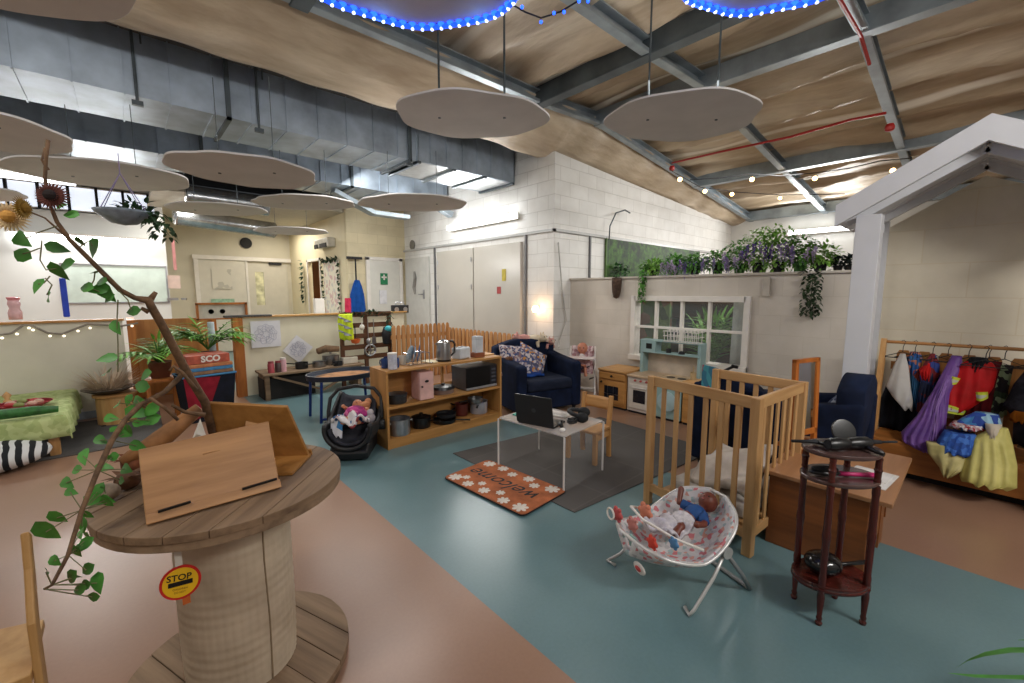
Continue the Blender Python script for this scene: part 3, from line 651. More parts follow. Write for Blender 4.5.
# things on the left ledge
S('blue_tube', MB().box(-.028, .028, -.02, .02, 0, .46), M('#1f44c4', .4), 'long blue tube standing on the left half wall ledge', 'tube', None, at(67, 317, Y=7.33)+Vector((0, 0, -.0)), bevel=.01)
t = T('pink_jug', 'pink plastic bottle standing on the left half wall ledge', 'bottle', tuple(at(16, 319.5, Y=7.33)))
link('body', MB().lathe([(.07, 0), (.075, .1), (.055, .16), (.07, .22), (.06, .27)], seg=16), M('#e2b4b6', .4), t, smooth=True); link('cap', MB().lathe([(.06, .27), (.075, .31), (.02, .32)], seg=16), M('#d98890', .4), t); t.scale = (.75, .75, .8)
t = T('dial_box', 'wood framed box with two round dials on the far ledge, above the gate', 'frame', at(223, 318, Y=7.6))
link('frame', MB().box(-.32, .32, -.03, .03, -.02, 0).box(-.32, -.29, -.03, .03, -.02, .22).box(.29, .32, -.03, .03, -.02, .22).box(-.32, .32, -.03, .03, .2, .23), ORANGE, t)
link('board', MB().box(-.29, .29, .0, .02, 0, .2), M('#c9c3b5'), t)
for sx in (-.14, .0): link('dial', MB().lathe([(.001, 0), (.035, 0)], seg=12, mt=Matrix.Translation((sx, -.005, .1)) @ Matrix.Rotation(PI/2, 4, 'X')), BLACKM, t)
S('book', MB().box(-.3, .3, -.1, .1, 0, .03), M('#4d4a48', .6), 'flat dark papers lying on the ledge at the end of the half wall', 'book', None, at(248, 317, Y=7.36))
S('paper_roll', MB().cyl((0, 0, -.45), (0, 0, .25), .04, seg=14), M('#c7d2da', .4), 'tall white paper tube standing beside the gate post', 'tube', None, at(212, 340, Y=7.15))
# ================================================================ HOUSE CANOPY + COSTUMES
GREYP = M('#cfd0d4', .5, 0, .03, 3)
HX = 4.45; AY = .05; AZ = 2.58; EY = .86; EZ = 2.10
t = T('playhouse_canopy', 'white wooden house front with pitched roof beams over the costume rail', 'playhouse', (HX, AY, 0))
link('post', MB().box(-.02, .13, .52, .68, 0, 2.16), GREYP, t, bevel=.004)
link('post', MB().box(-.02, .13, -.68, -.52, 0, 2.16), GREYP, t, bevel=.004)
for s_ in (1, -1):
    a = Vector((-.05, 0, AZ+.07)); b_ = Vector((-.05, s_*(EY-AY), EZ+.07))
    dy = b_.y-a.y; dz = b_.z-a.z
    # barge board as a prism in the YZ plane, plumb cut at apex and eave
    m = MB(); hh = .085
    vs = []
    for x in (-.07, -.03):
        vs += [(x, 0, a.z-hh), (x, 0, a.z+hh), (x, b_.y, b_.z+hh), (x, b_.y, b_.z-hh)]
    m.add(vs, [(0, 1, 2, 3), (4, 7, 6, 5), (0, 4, 5, 1), (1, 5, 6, 2), (2, 6, 7, 3), (3, 7, 4, 0)])
    link('barge_board', m, GREYP, t)
    m = MB()   # boards running with the slope, stepping back under the roof
    for k in range(6):
        x0_ = -.035+k*.15; x1_ = x0_+.145; st = .004*(k % 2)
        vs = []
        for x in (x0_, x1_):
            vs += [(x, 0, AZ+.0+st), (x, 0, AZ+.05+st), (x, b_.y, b_.z-.02+st), (x, b_.y, b_.z-.06+st)]
        m.add(vs, [(0, 1, 2, 3), (4, 7, 6, 5), (0, 4, 5, 1), (1, 5, 6, 2), (2, 6, 7, 3), (3, 7, 4, 0)])
    link('roof_boards', m, GREYP, t)
    for x in (.08, .7): link('rafter', MB().bar((x, 0, AZ-.03), (x, b_.y*.93, b_.z-.05), .05, .07), GREYP, t)
    link('bracket', MB().bar((.055, s_*.53, 2.1), (.055, s_*.2, 2.0 if 0 else 2.12), .05, .07) if 0 else MB().box(.0, .5, s_*.6-.04, s_*.6+.04, 2.06, 2.13), GREYP, t)
CR = block_mat('house_wall_cream', '#e2d8c2', '#dacdb2', .6, .3, .15, .6)
ST('wall_house', MB().prism([(-.78, 0), (.66, 0), (.66, 2.12), (AY, 2.5), (-.78, 2.1)], 5.32, 5.4, Matrix(((0, 0, 1, 0), (1, 0, 0, 0), (0, 1, 0, 0), (0, 0, 0, 1)))), CR)
ST('wall_house_side', MB().box(4.75, 5.4, -.98, -.88, 0, 2.0), CR)
ST('trim_40', MB().box(5.27, 5.33, .62, .76, 0, 2.2), GREYP)
# costume bench + rail
t = T('costume_rack', 'long pine costume rack with hanging rail, slatted back and bench box', 'clothes rack', (4.85, -.2, 0))
BT = wood('#a86a30', '#83501f', 3, 1); FT = wood('#a5703a', '#7e5224', 4, 2)
link('bench_box', MB().box(-.2, .3, -.9, .70, .07, .30), BT, t, bevel=.006); link('bench_seat', MB().box(-.2, .3, -.9, .72, .30, .325), BT, t, bevel=.004)
link('plinth', MB().box(-.1, .3, -.88, .66, 0, .07), BLACKM, t)
for k in range(11):
    y = .62-k*.135; link('back_slat', MB().prism([(-.045, .3), (.045, .3), (.045, 1.0), (.03, 1.03), (-.03, 1.03), (-.045, 1.0)], .30, .32, Matrix(((0, 0, 1, 0), (1, 0, 0, y), (0, 1, 0, 0), (0, 0, 0, 1)))), FT, t)
link('back_rail', MB().box(.32, .34, -.9, .7, .85, .92).box(.32, .34, -.9, .7, .4, .47), FT, t)
link('hanging_rail', MB().tube([(.12, .73, 1.115), (.12, -.9, 1.125)], .014, 10), wood('#b5814a', '#8e5e2d', 4, 1), t)
for dx in (-.16, .10):
    link('upright', MB().bar((dx-.02, .74, 0), (.12+dx*.12, .74, 1.14), .035, .04), PINE, t)
link('upright', MB().bar((.2, -.88, 0), (.12, -.88, 1.14), .035, .04), PINE, t)
def costume(label, y, rows, mat, cat='costume', x=4.96, rz=0, hz=1.09, seed=1, extra=None, hang=True, folds=4, amp=.008, name='costume', group=None, lean=0):
    t = T(name, label, cat, (x, y, hz), -PI/2+rz, group)     # local +x points to -Y (to the right in the photo)
    if hang:
        m = MB().tube([(0, 0, -.055), (0, 0, -.01), (.012, 0, .035), (0, 0, .048), (-.014, 0, .038)], .003, 6)
        m.tube([(-.13, 0, -.11), (0, 0, -.055), (.13, 0, -.11), (-.13, 0, -.11)], .004, 6)
        link('hanger', m, BLACKM, t)
    link('cloth', garment(rows, folds=folds, amp=amp, seed=seed, lean=lean), mat, t, smooth=True)
    if extra: extra(t)
    return t
def strip(parent, name, rows, mat, **kw): return link(name, garment(rows, **kw), mat, parent, smooth=True)
SATW = fabric('#bdb9b3', '#a9a5a2', .5, 4)
costume('white satin cape hanging first on the left of the costume rail', .41, [(-.07, -.015, .02, .03), (-.18, -.05, .05, .06), (-.36, -.085, .08, .06), (-.45, -.03, .10, .05), (-.54, .05, .105, .03)], SATW, folds=2, lean=.12)
def ex(t): strip(t, 'lower_cloth', [(-.2, -.02, .05, .06), (-.36, -.01, .06, .05), (-.54, .0, .06, .04)], multi(['#2a5f86', '#8a3a2c', '#2a5f86'], 9)); strip(t, 'collar', [(-.05, -.03, .03, .05), (-.08, -.04, .04, .06)], fabric('#18304e'))
costume('small blue printed costume hanging behind the white cape', .335, [(-.05, -.03, .03, .05), (-.1, -.05, .05, .08), (-.19, -.045, .05, .07), (-.25, -.01, .03, .05)], multi(['#1d5d8f', '#27507e', '#1b4a86', '#b06b52'], 30), x=4.99, extra=ex)
costume('long black trousers and coat hanging at the left end of the rail, low down', .36, [(-.3, -.13, .12, .10), (-.5, -.17, .16, .12), (-.76, -.17, .18, .12)], fabric('#0a0b10', '#11131b', .9), x=5.05, folds=5, amp=.012, hang=False)
def ex(t):
    strip(t, 'lower_cloth', [(-.21, -.05, .05, .08), (-.36, -.06, .06, .1), (-.6, -.06, .05, .08)], multi(['#16264f', '#1b2c5c', '#5c1a22', '#101a38'], 12)); strip(t, 'hood', [(-.13, -.03, .01, .08), (-.2, -.075, .02, .12), (-.27, -.05, .02, .1)], fabric('#c3201f', '#a51a1a'), seed=4)
costume('red and navy hooded costume hanging between the blue one and the purple dress', .225, [(-.05, -.012, .015, .04), (-.14, -.05, .05, .08), (-.24, -.065, .06, .09), (-.30, -.05, .05, .08)], multi(['#7c1a20', '#8d2028', '#27397a', '#6d1820'], 16), extra=ex)
PUR = fabric('#6f4a8e', '#5a3a7c', .4, 5)
def ex(t): strip(t, 'sash', [(-.2, .0, .035, .07), (-.45, -.05, .0, .10), (-.80, -.05, .03, .12)], fabric('#8d6aa8', '#7a579a', .35), seed=9, lean=.36); strip(t, 'bodice_trim', [(-.05, .02, .08, .05), (-.14, -.0, .09, .06), (-.2, -.02, .07, .06)], fabric('#5c4468', '#8a6c96'))
costume('long purple satin dress on the costume rail, left of the red jacket', .135, [(-.05, .02, .08, .04), (-.16, -.01, .08, .06), (-.34, -.06, .04, .08), (-.55, -.13, .04, .12), (-.70, -.21, .05, .14), (-.76, -.20, .05, .14), (-.80, -.08, .06, .12)], PUR, x=4.93, folds=6, amp=.012, extra=ex, lean=.34)
REDF = fabric('#b3151a', '#98110f', .6, 6)
def ex(t):
    HV = fabric('#c9d24a', '#c0cc3c', .5); SV = fabric('#c7c9bd', '#b8bab0', .3)
    for (za, xa, xb, nm) in ((-.20, -.09, -.02, 0), (-.405, -.16, .035, 1), (-.31, .05, .125, 2)):
        ro = Matrix.Translation((xa, .13*za-.012, za)) @ Matrix.Rotation(.30 if nm < 2 else -.1, 4, 'Y')
        link('reflective_band', xf(garment([(0, 0, xb-xa, .125), (-.055, 0, xb-xa, .125)], folds=1, amp=.0), ro), HV, t)
        link('silver_band', xf(garment([(-.02, .001, xb-xa-.001, .132), (-.035, .001, xb-xa-.001, .132)], folds=1, amp=.0), ro), SV, t)
    strip(t, 'collar', [(-.05, .01, .10, .1), (-.08, -.01, .12, .13), (-.16, .0, .10, .13)], fabric('#17171b'))
costume('red fire jacket with yellow reflective bands on the costume rail', .02, [(-.08, -.01, .13, .08), (-.14, -.07, .16, .10), (-.27, -.11, .15, .11), (-.36, -.14, .12, .12), (-.48, -.165, .03, .12)], REDF, x=4.92, extra=ex, lean=.13)
costume('dark maroon jacket hanging behind the red fire jacket', -.09, [(-.08, -.06, .07, .08), (-.3, -.08, .06, .1), (-.55, -.1, .05, .1)], fabric('#5c1018', '#3a0a10'), x=4.99)
YEL = fabric('#c9c077', '#b3ab62', .55, 5)
def ex(t):
    strip(t, 'bodice', [(-.44, -.02, .10, .10), (-.50, -.09, .12, .12), (-.57, -.14, .0, .12)], multi(['#24479a', '#3d78ad', '#22408c', '#8fb3c4'], 18), lean=.3)
    strip(t, 'blue_skirt', [(-.60, -.17, .0, .16), (-.68, -.2, .01, .18), (-.745, -.2, .01, .18)], multi(['#1c4796', '#2655a6', '#3a68b4', '#1b3f86'], 30), lean=.36)
    strip(t, 'red_trim', [(-.53, -.13, .03, .17), (-.56, -.15, .04, .18)], fabric('#8c1f2a', '#c9c9cc', .6, 40), lean=.33); strip(t, 'petticoat', [(-.50, .03, .12, .13), (-.58, .05, .11, .13), (-.68, .07, .09, .1)], fabric('#c7bba8', '#b5aa9a'), lean=.36)
costume('yellow and blue gathered dress hanging lowest at the right of the rail', -.07, [(-.52, .08, .15, .08), (-.62, -.02, .18, .14), (-.75, -.05, .21, .18), (-.89, -.06, .22, .20), (-.92, -.05, .18, .18)], YEL, x=4.84, folds=5, amp=.014, seed=3, extra=ex, lean=.36)
costume('pale yellow pointed skirt hanging below the blue spangled cloth', .06, [(-.70, -.13, .10, .10), (-.78, -.11, .09, .12), (-.86, -.04, .08, .10), (-.92, -.01, .03, .06)], fabric('#bdb27c', '#a69c66', .55), x=4.82, folds=3, amp=.01, hang=False, seed=5, lean=.36)
def ex(t): strip(t, 'bag', [(-.42, -.10, .02, .16), (-.5, -.1, .02, .17)], fabric('#b4691c', '#9c5a18')); strip(t, 'hood', [(-.1, -.03, .1, .12), (-.2, -.07, .12, .14)], fabric('#1c1c22'))
costume('grey and black padded coat hanging at the right edge of the photo', -.33, [(-.1, -.05, .12, .1), (-.22, -.1, .14, .14), (-.4, -.14, .14, .16), (-.48, -.08, .14, .15), (-.68, -.07, .13, .14)], fabric('#3d3d47', '#22222a', .7, 12), x=4.92, extra=ex)
costume('dark green leafy tabard between the red jacket and the grey coat', -.17, [(-.1, -.04, .05, .05), (-.3, -.06, .04, .07), (-.5, -.06, .05, .07)], multi(['#1a1416', '#2a3a22', '#1a1416', '#7c8c6a'], 24), x=5.0)
# ================================================================ SPOOL AND WHAT STANDS ON IT
OLDW = wood('#8d7358', '#5f4936', 3, 1, .75, 18); OLDW2 = wood('#937a60', '#6a543f', 3, 1, .75, 18)
SX, SY, SR, STP = .257, 1.913, .40, .825
t = T('cable_drum', 'large wooden cable drum used as a table, in the left foreground', 'cable drum', (SX, SY, 0))
def planked(z0, z1, seed):
    m = MB(); rr = random.Random(seed); x = -SR; 
    while x < SR-.02:
        w_ = .115; x1_ = min(SR, x+w_); pts = []
        xs = [x+.0015+(x1_-x-.003)*k/8 for k in range(9)]
        top = [(q, math.sqrt(max(0, SR*SR-q*q))) for q in xs]; bot = [(q, -math.sqrt(max(0, SR*SR-q*q))) for q in reversed(xs)]
        poly = top+bot
        if x <= -SR+.01: poly = poly[1:]
        m.prism(poly[::-1], z0, z1-rr.uniform(0, .002)); x = x1_
    return m
link('top_disc', planked(STP-.027, STP, 1), OLDW, t, bevel=.002).rotation_euler = (0, 0, -.75)
link('top_backing', MB().cyl((0, 0, STP-.055), (0, 0, STP-.027), SR-.004, seg=64), OLDW2, t, bevel=.002)
link('base_disc', planked(.028, .055, 2), OLDW2, t, bevel=.002).rotation_euler = (0, 0, .35)
link('base_backing', MB().cyl((0, 0, 0), (0, 0, .028), SR-.004, seg=64), OLDW, t)
def wrapmat():
    m, nt, b = newmat('drum_wrap'); n = noise(nt, 6, 4)
    r = ramp(nt, n.outputs['Fac'], [(.3, '#ab9a84'), (.7, '#c9b9a2')]); nt.links.new(r.outputs[0], b.inputs['Base Color'])
    tc = N(nt, 'ShaderNodeTexCoord'); wv = N(nt, 'ShaderNodeTexWave'); wv.bands_direction = 'Z'; wv.inputs['Scale'].default_value = 9; wv.inputs['Distortion'].default_value = .8
    nt.links.new(tc.outputs['Object'], wv.inputs['Vector']); bumpit(nt, b, wv.outputs['Fac'], .25, .004); b.inputs['Roughness'].default_value = .55; return m
def drumfn(u, v):
    a = 2*PI*u; z = .055+(STP-.11)*v; k = 1-.03*abs(2*v-1)**3
    r_ = .196*k+.0007*math.sin(z*150+a*1.0)+.0008*math.sin(a*48)
    return (r_*math.cos(a), r_*math.sin(a), z)
dr = link('wrapped_core', MB().grid(drumfn, 140, 70), wrapmat(), t, smooth=True)
link('wrap_seam', MB().tube([(.198*math.cos(a), .198*math.sin(a), z) for a, z in ((-1.25, .06), (-1.23, .3), (-1.26, .55), (-1.24, .77))], .003, 5), M('#8d7a60', .8), t)
# lollipop sign
c = Vector((.066, 1.60, .655))
t = T('stop_lollipop', 'round yellow stop paddle with red rim hung on the drum', 'sign', c, 0)
n_ = (Vector((0, 0, 1.2))-c); rot = Matrix.Rotation(-.12, 4, 'Z') @ Matrix.Rotation(-.12, 4, 'X') @ Matrix.Rotation(PI/2, 4, 'X') @ Matrix.Rotation(-.12, 4, 'Z')
rot = rot @ Matrix.Scale(.72, 4)
link('red_rim', xf(MB().lathe([(.001, 0), (.072, 0), (.072, .006), (.001, .006)], seg=40), rot), M('#c0201c', .35), t)
link('yellow_face', xf(MB().lathe([(.001, .006), (.062, .006), (.062, .008), (.001, .008)], seg=40), rot), M('#e2b21c', .35, 0, .04), t)
link('lettering', xf(textmb('STOP', .036, .0006, bold=.0006), rot @ Matrix.Translation((-.006, .022, .0088))), BLACK, t)
link('lettering', xf(textmb('CHILDREN', .011, .0005), rot @ Matrix.Translation((0, -.026, .0088))), M('#8a6410'), t)
link('black_bar', xf(MB().box(-.042, .042, -.012, .007, .008, .0095), rot @ Matrix.Rotation(.06, 4, 'Z')), BLACK, t)
link('lettering', xf(textmb('DO NOT', .010, .0005), rot @ Matrix.Translation((0, -.04, .0088))), M('#8a6410'), t)
link('tape', MB().box(-.009, .009, -.002, .002, .045, .10, Matrix.Rotation(-.1, 4, 'X')), M('#cfc8bc', .3), t)
link('tag', MB().box(-.0, .02, .0, .004, -.08, -.045), M('#c4652a', .5), t)
# wooden book stand, front board
BST = wood('#b48555', '#8e6238', 4, 0, .5)
P = [at(146, 524, Z=STP+.002), at(280, 486.5, Z=STP+.002)]
def slab(corners, th, n=None):
    a, b_, c_, d_ = [Vector(q) for q in corners]; nn = (b_-a).cross(d_-a).normalized()*th
    return MB().add([a, b_, c_, d_, a+nn, b_+nn, c_+nn, d_+nn], [(0, 1, 2, 3), (7, 6, 5, 4), (0, 4, 5, 1), (1, 5, 6, 2), (2, 6, 7, 3), (3, 7, 4, 0)])
def stand(label, bl, br, tr, tl, base, mat, pens=True):
    bl, br, tr, tl = [Vector(q) for q in (bl, br, tr, tl)]
    o = base; t = T('book_stand', label, 'book stand', o)
    q = [v-Vector(o) for v in (bl, br, tr, tl)]
    link('board', slab([q[0], q[3], q[2], q[1]], -.016 if 0 else .016), mat, t, bevel=.003)
    ex_ = (q[1]-q[0]).normalized(); up_ = (q[3]-q[0]).normalized(); nn = ex_.cross(up_).normalized()
    link('ledge', MB().bar(q[0]+nn*.018+up_*.008, q[1]+nn*.018+up_*.008, .03, .012, up=nn), mat, t, bevel=.002)
    back = -nn; back.z = 0; back.normalize()
    m_ = (q[0]+q[1])/2
    link('base_board', MB().add([q[0]+Vector((0, 0, 0)), q[1], q[1]+back*.2, q[0]+back*.2]+[v+Vector((0, 0, .012)) for v in (q[0], q[1], q[1]+back*.2, q[0]+back*.2)], [(0, 1, 2, 3), (7, 6, 5, 4), (0, 4, 5, 1), (1, 5, 6, 2), (2, 6, 7, 3), (3, 7, 4, 0)]), mat, t)
    mid = (q[2]+q[3])/2*.75+m_*.25
    link('strut', MB().bar(mid, Vector((m_.x, m_.y, q[0].z+.012))+back*.17, .05, .012), mat, t)
    if pens:
        for f0, f1 in ((.08, .30), (.68, .97)): link('page_clip', MB().bar(q[0].lerp(q[1], f0)+nn*.03+up_*.022, q[0].lerp(q[1], f1)+nn*.03+up_*.026, .007, .007), BLACK, t)
    return t
bl, br = P
stand('worn wooden book stand leaning on the drum top, with two black page clips', bl, br, at(268.6, 421, Y=br.y+.13), at(138, 449.5, Y=bl.y+.13), (bl+br)/2-Vector((0, 0, .0)), BST)
a = at(222, 447, Z=STP+.002); b_ = at(311, 455, Z=STP+.002)
BST2 = wood('#a8763c', '#855726', 4, 0, .45)
bl2 = Vector((.27, 2.16, STP+.003)); br2 = at(311, 456, Z=STP+.003)
a = at(209, 401, Y=bl2.y-.06); b2 = at(288, 405, Y=br2.y-.05)
stand('second wooden book stand behind the first, its board facing away', br2, bl2, a, b2, (br2+bl2)/2, BST2, pens=False)
# carved wood pieces and dried leaves left of the stands
for i, (px, py, z_, r_, lb) in enumerate(((108, 492, .03, (.035, .03, .03), 'grey round wooden knob at the drum edge, left of the stands'), (128, 480, .035, (.05, .03, .035), 'dark curled bark piece between the knob and the front stand'), (133, 462, .05, (.05, .04, .05), 'rusty brown dried seed pod behind the curled bark'))):
    p = at(px, py, Z=STP+z_); m = MB().ell((0, 0, 0), r_, 14, (0, .3*i, i*.8)); 
    if i: 
        for k in range(7): m.leaf((0, 0, 0), (math.cos(k), math.sin(k)*.6, .5), r_[0]*1.5, .03)
    S('wood_piece' if i < 2 else 'seed_pod', m, [M('#8c7c68', .8, 0, .3, 20), M('#6b4a33', .8, 0, .3, 20), M('#7a4426', .8, 0, .4, 20)][i], lb, 'wood piece', None, p, smooth=True)
t = T('crumpled_paper', 'crumpled white and tan paper lying at the foot of the branch', 'paper', at(198, 432, Z=STP+.05))
link('paper', MB().add([(-.03, 0, -.04), (.035, .02, -.04), (.015, .02, .06), (-.01, -.03, .0)], [(0, 1, 2), (0, 3, 2), (0, 1, 3), (1, 2, 3)]), M('#d5cfc2', .8), t)
S('driftwood', MB().tube([at(122, 462, Y=2.2)-at(160, 440, Y=2.2), (0, 0, 0), at(200, 408, Y=2.2)-at(160, 440, Y=2.2)], [.02, .04, .025], 8), M('#96663a', .7, 0, .3, 12), 'thick piece of driftwood lying behind the front book stand', 'driftwood', None, at(160, 440, Y=2.2), smooth=True)
# the tall branch
def pth(pix, Y): return [at(px, py, Y=yy) for (px, py), yy in zip(pix, Y)]
bp = [(213, 432), (205, 402), (190, 378), (175, 350), (162, 325), (152, 308), (148, 300), (135, 298), (120, 290), (105, 275), (88, 258), (70, 240), (57, 222), (48, 200), (45, 178), (46, 158), (48, 140)]
ys = [2.12, 2.08, 2.04, 2.0, 1.98, 1.96, 1.95, 1.95, 1.94, 1.93, 1.92, 1.91, 1.9, 1.9, 1.9, 1.9, 1.9]
rs = [.022, .020, .019, .018, .017, .017, .018, .011, .0105, .010, .009, .008, .007, .006, .006, .006, .007]
P = pth(bp, ys); c = P[0].copy()
t = T('branch', 'tall bare branch with green leaves standing up from the cable drum', 'branch', c)
m = MB().tube([p-c for p in P], [q*.78 for q in rs], 9)
for pix, r_ in (([(150, 300), (156, 292)], .011), ([(149, 312), (141, 308)], .009), ([(196, 390), (182, 372), (173, 366), (170, 371)], .009), ([(70, 240), (45, 218), (30, 212), (20, 208)], .004), ([(205, 415), (185, 412), (172, 405)], .01), ([(48, 170), (42, 160), (45, 148)], .005)):
    Q = [at(px, py, Y=1.96) for px, py in pix]; m.tube([q-c for q in Q], [r_]+[r_*.6]*(len(Q)-1), 7)
link('stem', m, BARK, t, smooth=True)
leaves = [(20, 239, 20), (20, 254, 20), (57, 248, 15), (92, 248, 20), (64, 265, 18), (58, 272, 18), (37, 285, 14), (47, 297, 15), (85, 287, 15), (100, 281, 14), (105, 292, 19), (108, 298, 12), (132, 311, 14), (115, 327, 14), (80, 242, 10), (93, 272, 9), (98, 289, 15), (70, 214, 13), (60, 205, 10), (107, 358, 14), (105, 372, 15), (144, 375, 15), (140, 386, 17), (150, 410, 16)]
m = MB(); tw = MB(); rr = random.Random(5)
for px, py, w_ in leaves:
    p = at(px, py, Y=1.93); L = w_/425*(p-Vector((0, 0, H))).dot(FW)*1.25
    d = RT*rr.uniform(-1, .4)+Vector((0, 0, rr.uniform(-.5, .1)))+FW*rr.uniform(-.3, .3); d.normalize()
    m.leaf(p-d*L*.5-c, d, L, L*.62, .2, up=-FW+Vector((0, 0, rr.uniform(0, .5))))
for pix in ([(60, 225), (40, 232), (26, 238)], [(42, 240), (40, 260), (46, 270), (60, 268)], [(50, 276), (44, 283), (38, 284)], [(45, 278), (52, 285), (47, 295)], [(40, 248), (30, 252), (22, 254)], [(78, 248), (90, 240), (92, 246)], [(95, 272), (94, 280), (90, 288), (100, 292), (108, 290)], [(118, 290), (128, 300), (131, 310)], [(118, 300), (117, 320), (118, 345), (118, 372)]):
    tw.tube([at(px, py, Y=1.93)-c for px, py in pix], .0018, 4)
link('twigs', tw, M('#6d6a48', .8), t); link('leaves', m, LEAF, t, smooth=True)
# flower heads at the branch tip
def flowerhead(label, px, py, Y, r_, c1, c2, face):
    p = at(px, py, Y=Y); t = T('dried_flower', label, 'flower', p); f = Vector(face).normalized()
    m = MB(); q = f.to_track_quat('Z', 'Y')
    for ring, (n, a, L) in enumerate(((26, .15, 1), (24, .5, .85), (20, .9, .6))):
        for k in range(n):
            an = 2*PI*k/n+ring*.2; d = q @ Vector((math.cos(an)*math.cos(a), math.sin(an)*math.cos(a), math.sin(a)))
            m.leaf((0, 0, 0), d, r_*L, r_*.22, .3, up=f)
    link('petals', m, c1, t); link('flower_centre', MB().ell(f*r_*.15, r_*.42, 12), c2, t)
flowerhead('dark red brown dried flower head at the branch tip', 52, 196, 1.87, .042, M('#5c2c22', .8, 0, .3, 20), M('#1c100d', .9), (-.3, -.9, .1))
flowerhead('mustard dried flower head left of the dark one', 22, 208, 1.9, .036, M('#9c7a2c', .8, 0, .3, 20), M('#7c5c1c', .9), (.8, -.4, .0))
flowerhead('pale orange dried flower head at the left edge of the photo', 10, 217, 1.96, .046, M('#dcc092', .8, 0, .2, 20), M('#c99448', .9), (-.2, -.9, .0))
# the lower bough with leaves hanging over the drum edge
bp = [(185, 372), (165, 392), (140, 405), (125, 420), (112, 440), (98, 470), (82, 510), (68, 555), (52, 585), (44, 589)]
ys = [2.05, 2.0, 1.95, 1.88, 1.82, 1.74, 1.66, 1.6, 1.56, 1.55]
P = pth(bp, ys); c = P[4].copy()
t = T('branch', 'thin leafy bough drooping from the big branch past the left of the drum', 'branch', c)
m = MB().tube([p-c for p in P], [.010, .009, .009, .008, .008, .007, .006, .005, .004, .003], 8)
m.tube([at(px, py, Y=1.9)-c for px, py in ((150, 398), (165, 408), (178, 420))], .006, 6)
link('stem', m, BARK, t, smooth=True)
lv = [(117, 403, 15), (128, 400, 12), (110, 418, 14), (137, 412, 20), (150, 420, 18), (100, 440, 14), (83, 456, 18), (75, 470, 14), (66, 483, 16), (70, 492, 13), (104, 467, 14), (97, 492, 18), (94, 500, 18), (57, 518, 18), (46, 532, 26), (80, 533, 14), (83, 545, 18), (76, 552, 14), (86, 570, 18), (70, 578, 20), (97, 583, 20), (78, 590, 16), (92, 597, 14), (128, 430, 12), (62, 452, 0), (118, 428, 14), (106, 500, 14), (108, 458, 10), (76, 577, 12), (84, 585, 16)]
lv += [(rr.randint(62, 128), 0, rr.choice([12, 14, 16])) for _ in range(16)]
lv = [(a if b_ else int(150-(j*11.5)*.55)+rr.randint(-16, 16), b_ or 400+int(j*11.5), w_) if not b_ else (a, b_, w_) for j, (a, b_, w_) in enumerate([q for q in lv if q[1]]+[q for q in lv if not q[1]]) for j in [max(0, j-30)]]
m = MB(); tw = MB()
for px, py, w_ in lv:
    if not w_: continue
    yy_ = 2.0-.45*min(1, max(0, (py-390)/190)); p = at(px, py, Y=yy_); L = w_/425*(p-Vector((0, 0, H))).dot(FW)*1.1
    d = RT*rr.uniform(-1, .8)+Vector((0, 0, rr.uniform(-.7, .1)))+FW*rr.uniform(-.3, .3); d.normalize()
    m.leaf(p-d*L*.5-c, d, L, L*.62, .2, up=-FW+Vector((0, 0, rr.uniform(0, .6))))
    j = min(range(len(bp)), key=lambda k: abs(bp[k][1]-py)); tw.tube([p-c, P[j]-c], .0015, 4)
link('twigs', tw, M('#6d6a48', .8), t); link('leaves', m, LEAF, t, smooth=True)
# small wooden trolley at the lower left edge
t = T('wooden_shelf_trolley', 'light plywood shelf with rounded upright at the bottom left edge', 'shelf', (-.32, 1.5, 0))
ply = wood('#c49a62', '#a87c44', 4, 2)
P = [(.085, 0, 0), (.085, 0, .7), (.09, 0, .76), (.105, .03, .90), (.112, .05, .93)]
link('upright', MB().prism([(-.02, 0), (.05, 0), (.05, .72), (.085, .84), (.10, .93), (.07, .95), (.05, .86), (-.0, .74)], 0, .016, Matrix(((0, 0, 1, .085), (1, 0, 0, 0), (0, 1, 0, 0), (0, 0, 0, 1)))), ply, t, bevel=.004)
link('upright', MB().prism([(-.02, 0), (.05, 0), (.05, .72), (.085, .84), (.10, .90), (.07, .92), (.05, .86), (-.0, .74)], 0, .016, Matrix(((0, 0, 1, -.45), (1, 0, 0, 0), (0, 1, 0, 0), (0, 0, 0, 1)))), ply, t, bevel=.004)
link('shelf', MB().prism([(-.44, -.02), (.085, -.02), (.085, .22), (.0, .25), (-.44, .25)], .60, .625), ply, t, bevel=.003)
link('shelf', MB().box(-.44, .085, -.02, .25, .2, .22), ply, t, bevel=.003)
S('green_mat', MB().box(-.2, .2, -.1, .1, 0, .07), M('#1f3a24', .9, 0, .4, 40, .6, 90), 'dark green bristly mat on the lower shelf of the plywood trolley', 'mat', None, (-.50, 1.6, .225))
def rug(name, label, poly, th, mat, z=0, bev=.003):
    cx_ = sum(p[0] for p in poly)/len(poly); cy_ = sum(p[1] for p in poly)/len(poly)
    return S(name, MB().prism([(x-cx_, y-cy_) for x, y in poly], 0, th), mat, label, 'rug', None, (cx_, cy_, z), bevel=bev)
RUG = M('#57534f', .95, 0, .25, 2.5, .5, 300)
